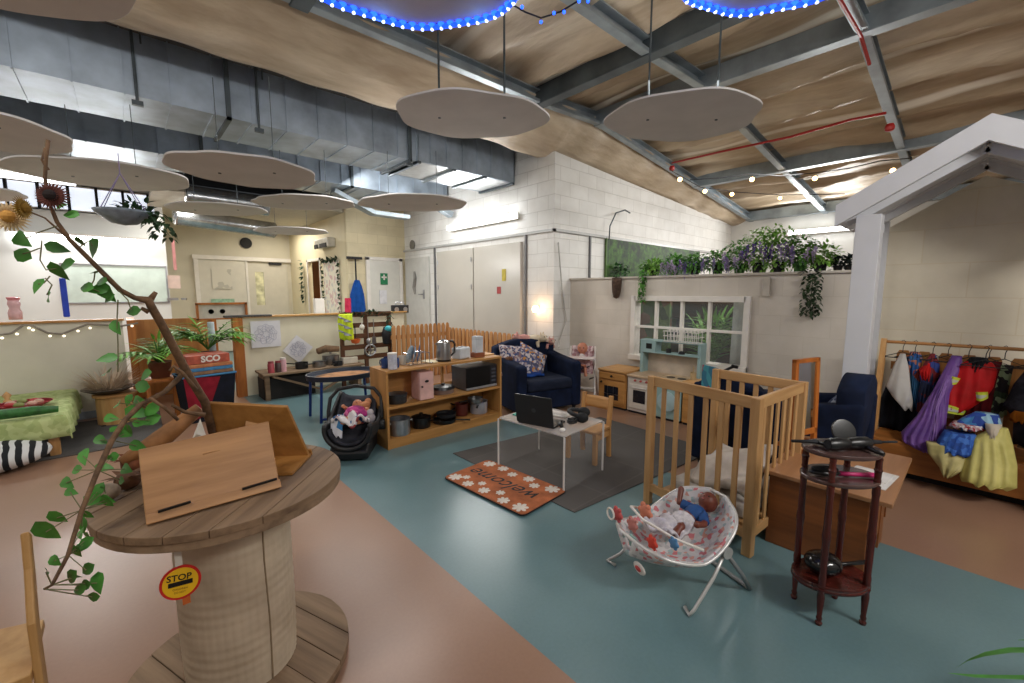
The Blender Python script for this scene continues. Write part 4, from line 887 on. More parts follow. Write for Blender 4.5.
def checkmat():
    m, nt, b = newmat('faint_check_rug'); tc = N(nt, 'ShaderNodeTexCoord'); ch = N(nt, 'ShaderNodeTexBrick'); ch.inputs['Scale'].default_value = 1
    ch.offset = 0; ch.inputs['Brick Width'].default_value = .62; ch.inputs['Row Height'].default_value = .62; ch.inputs['Mortar Size'].default_value = .012; ch.inputs['Mortar Smooth'].default_value = .8
    ch.inputs['Color1'].default_value = lin('#54504d'); ch.inputs['Color2'].default_value = lin('#4f4b48'); ch.inputs['Mortar'].default_value = lin('#5c5854')
    nt.links.new(tc.outputs['Object'], ch.inputs['Vector']); nt.links.new(ch.outputs['Color'], b.inputs['Base Color']); b.inputs['Roughness'].default_value = .95
    n = noise(nt, 300, 2); bumpit(nt, b, n.outputs['Fac'], .4, .003); return m
rug('floor_rug', 'large dark grey rug with faint check under the clear table and child chair', [(2.24, 1.80), (2.24, 3.30), (4.28, 3.06), (4.2, 1.62)], .008, checkmat())
rug('floor_rug', 'dark grey mat on the floor beside the green covered table, far left', [(-4, 5.70), (-.2, 5.70), (.22, 5.72), (.25, 7.1), (-4, 7.1)], .012, M('#53514f', .9, 0, .2, 2, .4, 200))
# doormat
t = T('doormat', 'orange coir doormat with white flowers and the word welcome', 'doormat', (2.15, 2.46, .009), math.radians(4))
mw, ml = .52, .90
def rr_(w_, h_, r_, n=6):
    out = []
    for cx_, cy_, a0 in ((w_/2-r_, h_/2-r_, 0), (-w_/2+r_, h_/2-r_, 90), (-w_/2+r_, -h_/2+r_, 180), (w_/2-r_, -h_/2+r_, 270)):
        for k in range(n+1):
            a = math.radians(a0+90*k/n); out.append((cx_+r_*math.cos(a), cy_+r_*math.sin(a)))
    return out
link('rubber_base', MB().prism(rr_(mw, ml, .045), 0, .006), BLACKM, t)
link('coir_top', MB().prism(rr_(mw-.012, ml-.012, .04), .006, .012), M('#b5683f', .95, 0, .22, 9, .8, 260), t)
link('lettering', xf(textmb('welcome', .2, .0006, .4), Matrix.Translation((.0, -.0, .0128)) @ Matrix.Rotation(PI/2, 4, 'Z')), BLACKM, t)
fl = None
for i, (x, y, r_) in enumerate(((-.19, -.36, .062), (-.2, -.20, .05), (-.19, .02, .05), (-.2, .2, .05), (-.19, .37, .06), (-.13, .3, .035), (-.12, .12, .035), (-.13, -.1, .038), (.19, .36, .058), (.2, .2, .05), (.17, .06, .045), (.2, -.1, .052), (.14, -.21, .045), (.19, -.35, .062))):
    m = MB()
    pts = []
    for k in range(56):
        a = 2*PI*k/56; q = r_*(.42+.58*abs(math.cos(a*3.5))**.55); pts.append((q*math.cos(a), q*math.sin(a)))
    m.prism(pts, .0118, .0136)
    link('white_flower', m, M('#d8cfc4', .95), t, loc=(x, y, 0))
# ================================================================ LEFT BACK AREA
t = T('low_table', 'low table covered with a green patterned cloth at the left edge', 'table', (-1.08, 6.5, 0))
link('tabletop', MB().box(-.58, .58, -.75, .75, .36, .39), PINEX, t)
for sx in (-.5, .5):
    for sy in (-.68, .68): link('leg', MB().box(sx-.035, sx+.035, sy-.035, sy+.035, 0, .36), PINE, t)
def clothfn(u, v):
    x = (u-.5)*1.36; y = (v-.5)*1.68; ox = max(0, abs(x)-.585); oy = max(0, abs(y)-.755); d = max(ox, oy)*2.4
    x2 = max(-.6, min(.6, x))+(ox*.2+.012*math.sin(y*22))*(1 if x > 0 else -1)*(1 if ox else 0)
    y2 = max(-.77, min(.77, y))+(oy*.2+.012*math.sin(x*20))*(1 if y > 0 else -1)*(1 if oy else 0)
    return (x2, y2, .398-d)
S('tablecloth', MB().grid(clothfn, 60, 70), multi(['#a9b878', '#bcc98c', '#9fb070', '#b4c284'], 22), 'pale green patterned cloth draped over the low table at the left', 'tablecloth', None, (-1.08, 6.5, 0), smooth=True, solid=.004)
p = at(24, 405, Z=.43); t = T('serving_plate', 'red bowl of play food on the green tablecloth', 'bowl', (p.x, p.y, .402))
link('bowl', MB().lathe([(.001, 0), (.12, 0), (.2, .05), (.205, .052), (.12, .012), (.001, .01)], seg=28), M('#a02634', .4), t, smooth=True)
for k in range(7): link('play_food', MB().ell((.1*math.cos(k*.9), .1*math.sin(k*.9), .05), (.04, .03, .025), 10), M(['#c9a08a', '#b33b3b', '#7f8c4a'][k % 3], .5), t, smooth=True)
S('cucumber', MB().tube([(-.3, .05, 0), (-.1, -.01, .015), (.15, -.02, .015), (.3, .0, 0)], [.03, .045, .045, .03], 10), M('#2c6b2c', .5, 0, .3, 20), 'long green play cucumber on the green tablecloth, in front of the red bowl', 'toy food', None, tuple(at(10, 415, Z=.45)), smooth=True)
S('wooden_peg', MB().lathe([(.03, 0), (.03, .05), (.015, .06), (.035, .1), (.001, .14)], seg=12), PINE, 'small wooden peg figure beside the red bowl', 'toy', None, tuple(at(8, 405, Z=.402)), smooth=True)
def zebra():
    m, nt, b = newmat('zebra_stripe'); tc = N(nt, 'ShaderNodeTexCoord'); w_ = N(nt, 'ShaderNodeTexWave'); w_.inputs['Scale'].default_value = 4.2; w_.inputs['Distortion'].default_value = 3; w_.bands_direction = 'X'
    nt.links.new(tc.outputs['Object'], w_.inputs['Vector']); r = ramp(nt, w_.outputs['Fac'], [(.48, '#14171c'), (.54, '#cfd0cf')]); nt.links.new(r.outputs[0], b.inputs['Base Color']); b.inputs['Roughness'].default_value = .9; return m
S('cushion', MB().ell((0, 0, .12), (.42, .3, .13), 24), zebra(), 'black and white striped floor cushion at the left edge, below the green table', 'cushion', None, (-1.0, 5.66, .0), .1, smooth=True)
p = Vector((-.15, 6.85, 0)); t = T('round_stool', 'small round plywood stool against the left half wall', 'stool', p)
link('seat', MB().cyl((0, 0, .33), (0, 0, .36), .2, seg=32), PINEX, t, bevel=.005)
link('drum_base', MB().lathe([(.175, 0), (.175, .33)], seg=32), wood('#c9a06a', '#a97d48', 3, 2), t)
link('feet', MB().box(-.14, -.10, -.17, -.13, 0, .02), BLACK, t)
t = T('dried_grass_bowl', 'shallow dark bowl of pale dried pampas grass on the round stool', 'bowl', (p.x-.05, p.y, .36))
link('bowl', MB().lathe([(.001, .0), (.1, 0), (.23, .06), (.24, .07), (.1, .02), (.001, .02)], seg=28), M('#5c544c', .6), t, smooth=True)
m = MB(); rr = random.Random(9)
for k in range(300):
    a = rr.uniform(0, 2*PI); s_ = rr.uniform(.2, 1); L = rr.uniform(.2, .38); m.leaf((.1*math.cos(a), .1*math.sin(a), .04), (math.cos(a)*s_, math.sin(a)*s_, 1.0-.6*s_), L, .011)
link('dried_grass', m, M('#c9b49c', .95, 0, .2, 8), t)
# bins / bag with magazines behind drum
p = Vector((.68, 6.35, 0)); t = T('storage_tub', 'dark red and black fabric storage tub behind the book stands', 'storage bin', p, .15)
def tubfn(w0, w1, d0, d1, h): 
    return MB().add([(-w0, -d0, 0), (w0, -d0, 0), (w0, d0, 0), (-w0, d0, 0), (-w1, -d1, h), (w1, -d1, h), (w1, d1, h), (-w1, d1, h)], [(0, 3, 2, 1), (4, 5, 6, 7), (0, 1, 5, 4), (1, 2, 6, 5), (2, 3, 7, 6), (3, 0, 4, 7)])
link('tub', tubfn(.22, .27, .18, .21, .56), fabric('#1b1f2c', '#171a22'), t, bevel=.01)
link('red_side', MB().add([(-.222, -.187, .02), (-.05, -.195, .1), (.10, -.213, .53), (-.268, -.216, .56)], [(0, 1, 2, 3)]), fabric('#7c1626', '#8f1c30', .6), t, solid=.006)
link('rim', MB().tube([(-.27, -.21, .56), (.27, -.21, .56), (.27, .21, .56), (-.27, .21, .56)], .012, 8, True), M('#3a7fae', .4), t)
for k, (cc, lb) in enumerate((('#8d6a4c', 'brown folder at the bottom of the pile in the dark red tub'), ('#3f7fae', 'blue edged tray in the middle of the pile in the tub'), ('#b9764a', 'orange striped box on top of the blue edged tray'))):
    S('storage_box', MB().box(-.25, .25, -.19, .19, 0, .04), M(cc, .6, 0, .2, 20), lb, 'box', 'boxes piled in the dark red tub', (.68, 6.35, .572+k*.042), .15, bevel=.006)
t = T('printed_box', 'red and white printed box on top of the pile in the tub', 'box', (.69, 6.35, .70), .15)
link('box_body', MB().box(-.22, .22, -.16, .16, 0, .10), M('#b0553f', .5, 0, .3, 12), t, bevel=.004)
link('lettering', xf(textmb('SCO', .10, .001, bold=.004), Matrix.Translation((.02, -.163, .05)) @ Matrix.Rotation(PI/2, 4, 'X')), WHITE, t)
def palm(label, c, n, L, w_, seed, h=0, pot='#7a4a34', nm='potted_palm', spread=1.0):
    t = T(nm, label, 'plant', c); rr = random.Random(seed)
    link('pot', MB().lathe([(.001, 0), (.09, 0), (.12, .2), (.125, .2), (.11, .18), (.001, .17)], seg=20), M(pot, .7), t, smooth=True)
    st = MB(); m = MB()
    for k in range(n):
        a = rr.uniform(0, 2*PI); e = rr.uniform(.4, 1.2)*spread; Q = []; Lk = L*rr.uniform(.7, 1.1)
        for i in range(7):
            s_ = i/6; Q.append(Vector((math.cos(a)*e*Lk*s_*.8, math.sin(a)*e*Lk*s_*.8, .18+h+Lk*(s_*1.0-.55*e*s_*s_))))
        st.tube(Q, [.006]*6+[.002], 5)
        for i in range(2, 7):
            for s_ in (-1, 1):
                d = (Q[i]-Q[i-1]).normalized(); sd = d.cross(Vector((0, 0, 1))).normalized()*s_
                m.leaf(Q[i], d*.6+sd*.8+Vector((0, 0, -.1)), w_, w_*.16)
        m.leaf(Q[-1], Q[-1]-Q[-2], w_, w_*.15)
    link('stems', st, M('#4e7a30', .6), t); link('foliage', m, LEAF2, t); return t
palm('bushy green palm standing left of the pile of boxes, behind the branch', (.28, 6.75, .5), 20, .42, .2, 1, .0)
palm('taller green palm rising behind the red printed box', (.80, 6.95, .55), 26, .5, .22, 2, .05, '#3a3f44')
S('plant_stand', MB().box(-.17, .17, -.17, .17, .47, .5).box(-.15, -.11, -.15, -.11, 0, .47).box(.11, .15, -.15, -.11, 0, .47).box(-.15, -.11, .11, .15, 0, .47).box(.11, .15, .11, .15, 0, .47), ORANGE, 'orange wooden stand under the bushy palm', 'plant stand', None, (.28, 6.75, 0))
S('plant_stand', MB().box(-.17, .17, -.17, .17, .52, .55).box(-.15, -.11, -.15, -.11, 0, .52).box(.11, .15, -.15, -.11, 0, .52).box(-.15, -.11, .11, .15, 0, .52).box(.11, .15, .11, .15, 0, .52), ORANGE, 'orange wooden stand under the taller palm', 'plant stand', None, (.80, 6.95, 0))
# hanging bowl with ivy
p = at(124, 214, Y=5.0); t = T('hanging_bowl', 'grey blue hanging bowl with trailing ivy below the long cloud panel', 'hanging planter', p)
link('bowl', MB().lathe([(.001, -.12), (.12, -.1), (.26, .0), (.28, .03), (.25, .02), (.1, -.07), (.001, -.08)], seg=28), M('#7d8a96', .4, 0, .2, 12), t, smooth=True)
m = MB()
for k in range(4):
    a = PI/4+k*PI/2; m.tube([(.27*math.cos(a), .27*math.sin(a), .03), (0, 0, .42), (0, 0, .62)], .005, 5)
link('cords', m, M('#8b7fa8', .7), t); t.scale = (.72, .72, .8)
m = MB(); foliage(m, (.12, -.08, .05), (.2, .15, .09), 60, .09, rnd=random.Random(2)); vine(m, (.3, -.1, .06), .28, 26, .09, .12, random.Random(3)); vine(m, (.22, -.16, .06), .2, 20, .09, .1, random.Random(4)); vine(m, (.4, -.05, .0), .25, 20, .08, .1, random.Random(6))
link('ivy', m, DLEAF, t)
# ================================================================ MUD KITCHEN
t = T('trestle_table', 'low weathered plank table of the mud kitchen against the half wall', 'table', (2.1, 6.95, 0))
WTH = wood('#8a7258', '#5f4c38', 3, 0, .8)
for k in range(3): link('plank', MB().box(-.72, .75, -.26+k*.175, -.095+k*.175, .36, .39), WTH, t, bevel=.003)
link('crate', MB().box(-.7, .0, -.15, .2, 0, .3), M('#1c1a18', .8, 0, .4, 8), t)
link('cross_brace', MB().bar((-.6, -.22, .35), (.1, -.22, .05), .04, .03).bar((.1, -.22, .05), (.7, -.22, .35), .04, .03), WTH, t)
for sx in (-.66, .68): link('leg', MB().box(sx-.03, sx+.03, -.2, .2, 0, .36), WTH, t)
POT = [(.001, 0), (.075, 0), (.08, .01), (.08, .09), (.085, .095), (.075, .09), (.07, .012), (.001, .012)]
def pot(label, c, r_, h_, mat, rz=0, handle=True, group=None, lid=False, name='saucepan', flip=False):
    t = T(name, label, 'pan', c, rz, group)
    link('pan_body', MB().lathe([(.001, 0), (r_*.95, 0), (r_, .01), (r_, h_), (r_*1.05, h_+.004), (r_*.95, h_), (r_*.93, .012), (.001, .012)], seg=24), mat, t, smooth='auto')
    if handle: link('handle', MB().tube([(r_, 0, h_*.8), (r_+.05, 0, h_*.85), (r_+.17, 0, h_*.95)], [.008, .009, .011], 8), BLACK, t)
    else:
        for s_ in (-1, 1): link('handle', MB().tube([(s_*r_, -.03, h_*.8), (s_*(r_+.03), -.02, h_*.8), (s_*(r_+.03), .02, h_*.8), (s_*r_, .03, h_*.8)], .005, 6), mat, t)
    if lid: link('lid', MB().lathe([(r_*1.05, h_+.005), (r_*.6, h_+.02), (.02, h_+.025), (.02, h_+.045), (.001, h_+.045)], seg=24), mat, t, smooth='auto')
    return t
kz = .39
for i, (px, c_, lb) in enumerate(((273, '#a84a52', 'small red topped jar, leftmost on the mud kitchen plank'), (282, '#4b3a38', 'dark jar between the two pink jars on the plank'), (288, '#c99aa0', 'tall pale pink jar on the plank, third from the left'))):
    p = at(px, 366, Z=kz+.1); t = T('jar', lb, 'jar', (p.x-.02, 6.82, kz)); r_ = .045
    link('jar_body', MB().lathe([(.001, 0), (r_, 0), (r_, .12+.04*(i == 2)), (r_*.8, .14+.04*(i == 2)), (.001, .14+.04*(i == 2))], seg=14), M(c_, .35), t, smooth='auto'); link('lid', MB().cyl((0, 0, .14+.04*(i == 2)), (0, 0, .165+.04*(i == 2)), r_*.85, seg=14), M('#8d3a40' if i < 2 else '#d9d0cc', .4), t)
pot('dark saucepan on the mud kitchen plank, right of the jars', (1.95, 6.9, kz), .09, .09, M('#3a3a3c', .4, .6, .3), 2.6)
pot('dull steel pan in the middle of the mud kitchen plank', (2.2, 6.88, kz), .1, .08, STEEL, 3.6)
pot('big dented steel pot at the back of the mud kitchen plank', (2.42, 7.0, kz), .13, .15, STEEL, 1.0, False, lid=True)
pot('small black pan in front of the big steel pot', (2.45, 6.78, kz), .07, .06, BLACKM, 4.0)
S('wooden_log', MB().tube([(-.18, 0, 0), (-.05, .02, .03), (.15, 0, .01)], [.05, .06, .045], 9), M('#7a5f45', .9, 0, .4, 12), 'rough brown log lying across the mud kitchen pots', 'log', None, (2.38, 6.93, .625), smooth=True)
S('plastic_tub', MB().box(-.12, .12, -.08, .08, 0, .1), M('#d3cdbd', .5), 'white plastic tub on the mud kitchen table beside the rack', 'tub', None, (2.68, 6.92, kz), bevel=.01)
# slatted rack with utensils
t = T('pallet_rack', 'dark brown slatted pallet rack standing behind the blue legged table', 'rack', (3.0, 6.95, 0))
RW = wood('#6e4528', '#4a2c18', 3, 0, .7); RWZ = wood('#6e4528', '#4a2c18', 3, 2, .7)
for k in range(5): link('slat', MB().box(-.42, .45, -.03, -.01, .42+k*.18, .50+k*.18), RW, t)
for sx in (-.40, .0, .43): link('upright', MB().box(sx-.03, sx+.03, -.01, .03, 0, 1.2), RWZ, t)
m = MB(); vine_r = random.Random(8); foliage(m, (.05, -.03, 1.18), (.45, .04, .04), 120, .07, rnd=vine_r); vine(m, (.42, -.03, 1.15), .4, 40, .07, .08, vine_r)
link('garland', m, DLEAF, t)
S('high_visibility_vest', garment([(0, -.10, .12, .06), (-.1, -.12, .12, .08), (-.38, -.1, .13, .08), (-.42, -.02, .12, .06)], folds=3), (lambda: (lambda m: m)(M('#c9dd1e', .6)))(), 'yellow high visibility vest hanging on the left corner of the slatted rack', 'vest', None, (2.62, 6.85, 1.2), smooth=True)
v = bpy.data.objects['high_visibility_vest']
for k in range(3): link('reflective_band', xf(garment([(0, -.12, .13, .09), (-.035, -.12, .13, .09)], folds=2), Matrix.Translation((0, -.004, -.08-k*.11)) @ Matrix.Rotation(.45, 4, 'Y')), M('#8d9196', .3), v)
def utensil(label, x, L, head, mat, hm, z=1.08, y=6.86):
    t = T('utensil', label, 'utensil', (x, y, z)); link('handle', MB().cyl((0, 0, 0), (0, 0, -L), .008, seg=8), mat, t)
    m = MB()
    if head == 'sieve': m.lathe([(.001, -.08), (.06, -.06), (.08, 0), (.085, 0), (.001, -.09)], (0, 0, -L-.02), 14)
    elif head == 'ladle': m.ell((0, 0, -L-.03), (.045, .03, .05), 12)
    else: m.box(-.035, .035, -.004, .004, -L-.12, -L)
    link('head', m, hm, t, smooth='auto'); return t
utensil('orange plastic scoop hanging on the slatted rack', 2.78, .2, 'sieve', BLACKM, M('#d9652a', .4), 1.0)
utensil('long steel ladle hanging at the centre of the slatted rack', 3.0, .34, 'ladle', STEEL, STEEL, 1.1)
utensil('steel slice hanging right of the ladle on the rack', 3.1, .3, 'slice', STEEL, STEEL, 1.1)
utensil('pale plastic spoon hanging high on the rack', 2.9, .12, 'ladle', M('#d9d4c8'), M('#d9d4c8'), 1.12)
t = T('bottle', 'teal and black bottle hanging at the right of the slatted rack', 'bottle', (3.32, 6.84, .95))
link('bottle_body', MB().lathe([(.001, -.3), (.07, -.28), (.08, -.1), (.05, 0), (.001, .02)], seg=16), BLACKM, t, smooth=True); link('teal_top', MB().ell((.02, -.03, -.03), (.07, .05, .06), 12), M('#2e9aa3', .4), t, smooth=True)
S('ring_tool', MB().tube([(.09*math.cos(a*PI/8), 0, .09*math.sin(a*PI/8)) for a in range(16)], .018, 8, True).cyl((0, -.02, 0), (0, .02, 0), .03, seg=10).bar((-.09, 0, 0), (.09, 0, 0), .015, .015).bar((0, 0, -.09), (0, 0, .09), .015, .015), STEEL, 'grey metal ring tool hanging low on the slatted rack', 'tool', None, (3.02, 6.84, .58))
# blue legged tray table
t = T('tray_table', 'table with dark blue tube legs and a tan sand tray top', 'table', (2.0, 5.35, 0))
BLU = M('#15357a', .35, .2)
tp = [(.42*math.cos(a*PI/24)*(1 if abs(math.cos(a*PI/24)) < .9 else 1), .3*math.sin(a*PI/24)) for a in range(48)]
link('tray_rim', MB().lathe([(.40, .0), (.44, .0), (.45, .06), (.43, .06), (.41, .02)], (0, 0, .49), 48, None, 1, .72), M('#17263a', .4), t, smooth='auto')
link('tray_base', MB().lathe([(.001, .49), (.42, .49), (.42, .50), (.001, .50)], seg=48, sy=.72), M('#1c2c40', .5), t)
o = link('sand', MB().lathe([(.001, .515), (.2, .52), (.41, .505)], seg=48, sy=.72), M('#a97a52', .9, 0, .35, 7, .8, 30), t, smooth=True)
for sx, sy in ((-.34, -.2), (.34, -.2), (-.34, .2), (.34, .2)): link('leg', MB().cyl((sx*1.08, sy, 0), (sx, sy, .49), .017, seg=12), BLU, t)
link('foot_rail', MB().tube([(-.36, -.2, .04), (-.1, -.22, .03), (.36, -.2, .04)], .015, 8), BLU, t)
# ================================================================ PICKET FENCES
def picket(label, a, b_, h_, n, mat):
    a = Vector(a); b_ = Vector(b_); L = (b_-a).length; ang = math.atan2(b_.y-a.y, b_.x-a.x)
    t = T('picket_fence', label, 'fence', a, ang, 'orange picket fences along the back')
    w_ = L/n
    for k in range(n):
        x = (k+.5)*w_; r_ = w_*.36; pts = [(x-r_, 0), (x+r_, 0), (x+r_, h_-.05), (x+r_*.6, h_-.01), (x, h_), (x-r_*.6, h_-.01), (x-r_, h_-.05)]
        link('picket', MB().prism(pts, -.01, .01, Matrix(((1, 0, 0, 0), (0, 0, 1, 0), (0, 1, 0, 0), (0, 0, 0, 1)))), mat, t)
    link('fence_rail', MB().box(0, L, .01, .035, h_*.25, h_*.25+.07).box(0, L, .01, .035, h_*.75, h_*.75+.07), mat, t)
PK = wood('#c99560', '#a56f3c', 3, 2, .6)
picket('orange wooden picket fence behind the kettle, near the half wall', (3.36, 6.75, 0), (4.55, 6.75, 0), .98, 13, PK)
picket('orange wooden picket fence along the foot of the white block wall', (4.62, 6.9, 0), (4.62, 4.62, 0), .88, 20, PK)
# ================================================================ SHELF UNIT AND ITS CONTENTS
UX0, UX1, UY0, UY1 = 1.82, 3.3, 3.80, 4.16
t = T('shelf_unit', 'open pine shelf unit with three shelves carrying kitchen things', 'shelf unit', (UX0, UY0, 0))
L = UX1-UX0; D = UY1-UY0
BE = wood('#bd8a4e', '#9a6c36', 3, 0); BEZ = wood('#bd8a4e', '#9a6c36', 3, 2)
link('side_panel', MB().box(0, .025, 0, D, 0, .765), BEZ, t, bevel=.002); link('side_panel', MB().box(L-.025, L, 0, D, 0, .765), BEZ, t, bevel=.002)
for z, nm in ((.765, 'top'), (.40, 'shelf'), (.08, 'shelf')): link(nm, MB().box(0 if z > .7 else .025, L if z > .7 else L-.025, -.005 if z > .7 else .005, D, z, z+.025), BE, t, bevel=.002)
link('plinth', MB().box(.025, L-.025, .01, .03, 0, .08), BE, t); link('back_panel', MB().box(.025, L-.025, D-.012, D, .08, .50), BE, t)
link('back_panel', MB().box(.18, .50, D-.012, D, .5, .765), BE, t); link('centre_post', MB().box(.85, .875, D-.03, D, .42, .765), BEZ, t)
TZ = .792
def mug(label, x, y, c_, z=TZ, rz=0, s=1, group='mugs on the shelf unit'):
    t = T('mug', label, 'mug', (x, y, z), rz, group)
    link('cup', MB().lathe([(.001, 0), (.036, 0), (.04, .006), (.04, .095), (.036, .095), (.035, .01), (.001, .01)], seg=20), M(c_, .25), t, smooth='auto')
    link('handle', MB().tube([(.039, 0, .08), (.062, 0, .075), (.066, 0, .05), (.06, 0, .025), (.039, 0, .02)], .006, 6), M(c_, .25), t)
mug('blue mug at the left corner of the shelf unit', 1.90, 3.97, '#27467c', rz=2); mug('dark blue mug behind the blue corner mug', 1.97, 4.06, '#1e2f5c', rz=1); mug('blue and white mug beside the pale canister', 1.99, 3.93, '#35568f', rz=4)
t = T('pale_canister', 'pale patterned canister on the left of the shelf unit top', 'canister', (1.925, 3.86, TZ)); link('canister_body', MB().cyl((0, 0, 0), (0, 0, .15), .045, seg=20), M('#c6c9d6', .4, 0, .12, 40), t, bevel=.004); link('lid', MB().cyl((0, 0, .15), (0, 0, .162), .047, seg=20), WHITE, t)
mug('white mug in front of the plate rack', 2.12, 4.03, '#cfc6b8', rz=1.5)
t = T('plate_rack', 'wire rack with pale blue plates on the shelf unit', 'dish rack', (2.25, 3.98, TZ))
m = MB().tube([(-.11, -.1, .01), (.15, -.1, .01), (.15, .1, .01), (-.11, .1, .01)], .005, 6, True)
for k in range(5): m.tube([(-.09+k*.05, -.1, .01), (-.09+k*.05, -.1, .12), (-.09+k*.05, .1, .12), (-.09+k*.05, .1, .01)], .004, 5)
link('wire_rack', m, CHROME, t)
for k in range(3):
    q = T('plate', ['pale blue plate nearest the front in the wire rack', 'middle plate in the wire rack', 'pale blue plate at the back of the wire rack'][k], 'plate', (2.20+k*.05, 3.98, TZ+.105), 0, 'plates in the wire rack')
    link('plate_disc', MB().lathe([(.001, .0), (.06, .0), (.095, .012), (.095, .015), (.058, .005), (.001, .005)], seg=26, mt=Matrix.Rotation(-.5, 4, 'Z') @ Matrix.Rotation(-PI/2+.15, 4, 'Y') if k else Matrix.Rotation(-.9, 4, 'Z') @ Matrix.Rotation(-PI/2+.2, 4, 'Y')), M(['#a9bac6', '#8fa3b8', '#4e6a9a'][k], .25, 0, .15, 50), q, smooth='auto')
S('tray', MB().prism(rr_(.12, .2, .03), 0, .012), M('#d8cba6', .5), 'pale cream board lying between the plates and the kettle', 'tray', None, (2.42, 3.99, TZ-.0))
t = T('kettle', 'tall brushed steel kettle with black handle on the shelf unit', 'kettle', (2.58, 3.95, TZ), -.2)
link('kettle_base', MB().cyl((0, 0, 0), (0, 0, .02), .082, seg=28), BLACK, t); link('kettle_body', MB().lathe([(.08, .02), (.08, .06), (.074, .19), (.07, .21), (.001, .215)], seg=30), STEEL, t, smooth='auto')
link('lid', MB().lathe([(.068, .212), (.05, .228), (.012, .232), (.012, .245), (.001, .247)], seg=24), CHROME, t, smooth='auto')
link('handle', MB().tube([(.065, 0, .215), (.11, 0, .215), (.135, 0, .18), (.13, 0, .09), (.10, 0, .06), (.078, 0, .055)], [.012, .013, .013, .013, .012, .01], 8), BLACK, t, smooth=True)
link('spout', MB().add([(-.06, -.02, .21), (-.06, .02, .21), (-.1, 0, .2), (-.07, 0, .16)], [(0, 1, 2), (0, 2, 3), (1, 3, 2), (0, 3, 1)]), STEEL, t)
t = T('toaster', 'small white toaster on the shelf unit, right of the kettle', 'toaster', (2.83, 3.97, TZ), .3)
link('toaster_body', MB().box(-.1, .1, -.07, .07, 0, .13), M('#c9cfd4', .35), t, bevel=.02, seg=4); link('slot', MB().box(-.07, .07, -.035, -.015, .128, .132).box(-.07, .07, .015, .035, .128, .132), BLACK, t); link('lever', MB().box(.1, .115, -.01, .01, .07, .085), BLACK, t)
t = T('paper_box', 'tall white box standing on a wooden block at the right of the shelf unit', 'box', (3.04, 3.93, TZ+.055)); link('box_body', MB().box(-.05, .05, -.045, .045, 0, .19), M('#c5c9cf', .5), t, bevel=.004); link('lid_seam', MB().box(-.051, .051, -.046, .046, .155, .158), M('#9a9ea4'), t)
S('wooden_block', MB().box(-.07, .07, -.05, .05, 0, .055), wood('#8f4f30', '#6d3a22', 4, 0), 'brown wooden block under the tall white box', 'block', None, (3.04, 3.93, TZ), bevel=.004)
S('chopping_board', MB().prism(rr_(.18, .22, .04), 0, .012), PINEX, 'pale chopping board at the right end of the shelf unit top', 'board', None, (3.22, 4.04, TZ))
SZ = .426
t = T('toy_fridge', 'pink toy refrigerator with rounded corners on the middle shelf', 'toy fridge', (2.28, 3.9, SZ))
PNK = M('#d9a59c', .4); link('fridge_body', MB().box(-.085, .085, -.07, .1, 0, .30), PNK, t, bevel=.018, seg=4); link('door', MB().box(-.083, .083, -.085, -.072, .005, .295), M('#dcb0a8', .35), t, bevel=.012, seg=3)
link('badge', MB().ell((.0, -.087, .2), (.025, .004, .014), 12), BLACK, t); link('handle', MB().cyl((-.06, -.09, .15), (-.06, -.1, .15), .01, seg=10), BLACK, t)
S('cake_tin', MB().lathe([(.001, 0), (.095, 0), (.10, .01), (.10, .07), (.105, .075), (.105, .095), (.001, .1)], seg=28), M('#3c3f42', .4, .5, .15), 'dark grey round tin at the left of the middle shelf', 'tin', None, (2.0, 3.94, SZ), smooth='auto')
t = T('casserole_dish', 'black lidded dish in the middle of the middle shelf', 'dish', (2.58, 3.97, SZ)); link('dish', MB().lathe([(.001, 0), (.1, 0), (.11, .05), (.001, .05)], seg=26, sx=1.2), M('#7c6a62', .4), t, smooth='auto'); link('lid', MB().lathe([(.12, .052), (.11, .08), (.02, .095), (.02, .11), (.001, .11)], seg=26, sx=1.15), BLACK, t, smooth='auto')
t = T('microwave', 'silver and black microwave oven at the right of the middle shelf', 'microwave', (3.03, 3.98, SZ))
link('case', MB().box(-.225, .225, -.13, .15, .01, .27), M('#6f6f72', .35, .7), t, bevel=.006); link('door', MB().box(-.225, .12, -.145, -.131, .035, .265), BLACK, t, bevel=.003); link('control_panel', MB().box(.123, .223, -.144, -.131, .035, .265), M('#24262c', .3), t); link('lower_trim', MB().box(-.225, .225, -.146, -.131, .01, .034), M('#b9bbc0', .3, .5), t)
for k in range(4): link('button', MB().box(.14, .205, -.147, -.144, .07+k*.045, .09+k*.045), M('#4e525c', .4), t)
for s_ in (-.18, .18): link('foot', MB().box(s_-.02, s_+.02, -.1, .1, 0, .01), BLACK, t)
BZ = .106
pot('tall aluminium stock pot at the left of the bottom shelf', (2.0, 3.9, BZ), .105, .16, M('#a9aaad', .35, .8, .15), handle=False, name='stock_pot')
pot('black lidded saucepan beside the aluminium stock pot', (2.28, 3.95, BZ), .1, .11, BLACK, -1.3, lid=True)
pot('wide black frying pan in the middle of the bottom shelf', (2.56, 3.93, BZ), .13, .04, BLACK, -.9)
pot('black frying pan stacked on the wide frying pan', (2.60, 3.95, BZ+.05), .11, .04, BLACKM, .5)
pot('small brown saucepan behind the grey pot on the bottom shelf', (2.86, 4.02, BZ), .075, .14, M('#5a241e', .4), 2.0)
pot('light grey enamel pot at the right of the bottom shelf', (3.08, 3.97, BZ), .105, .14, M('#a9aab2', .3, .3), -2.3, handle=True, name='saucepan')
pot('steel pan lying in the grey enamel pot, handle to the left', (3.0, 3.93, BZ+.15), .09, .05, STEEL, 3.3)
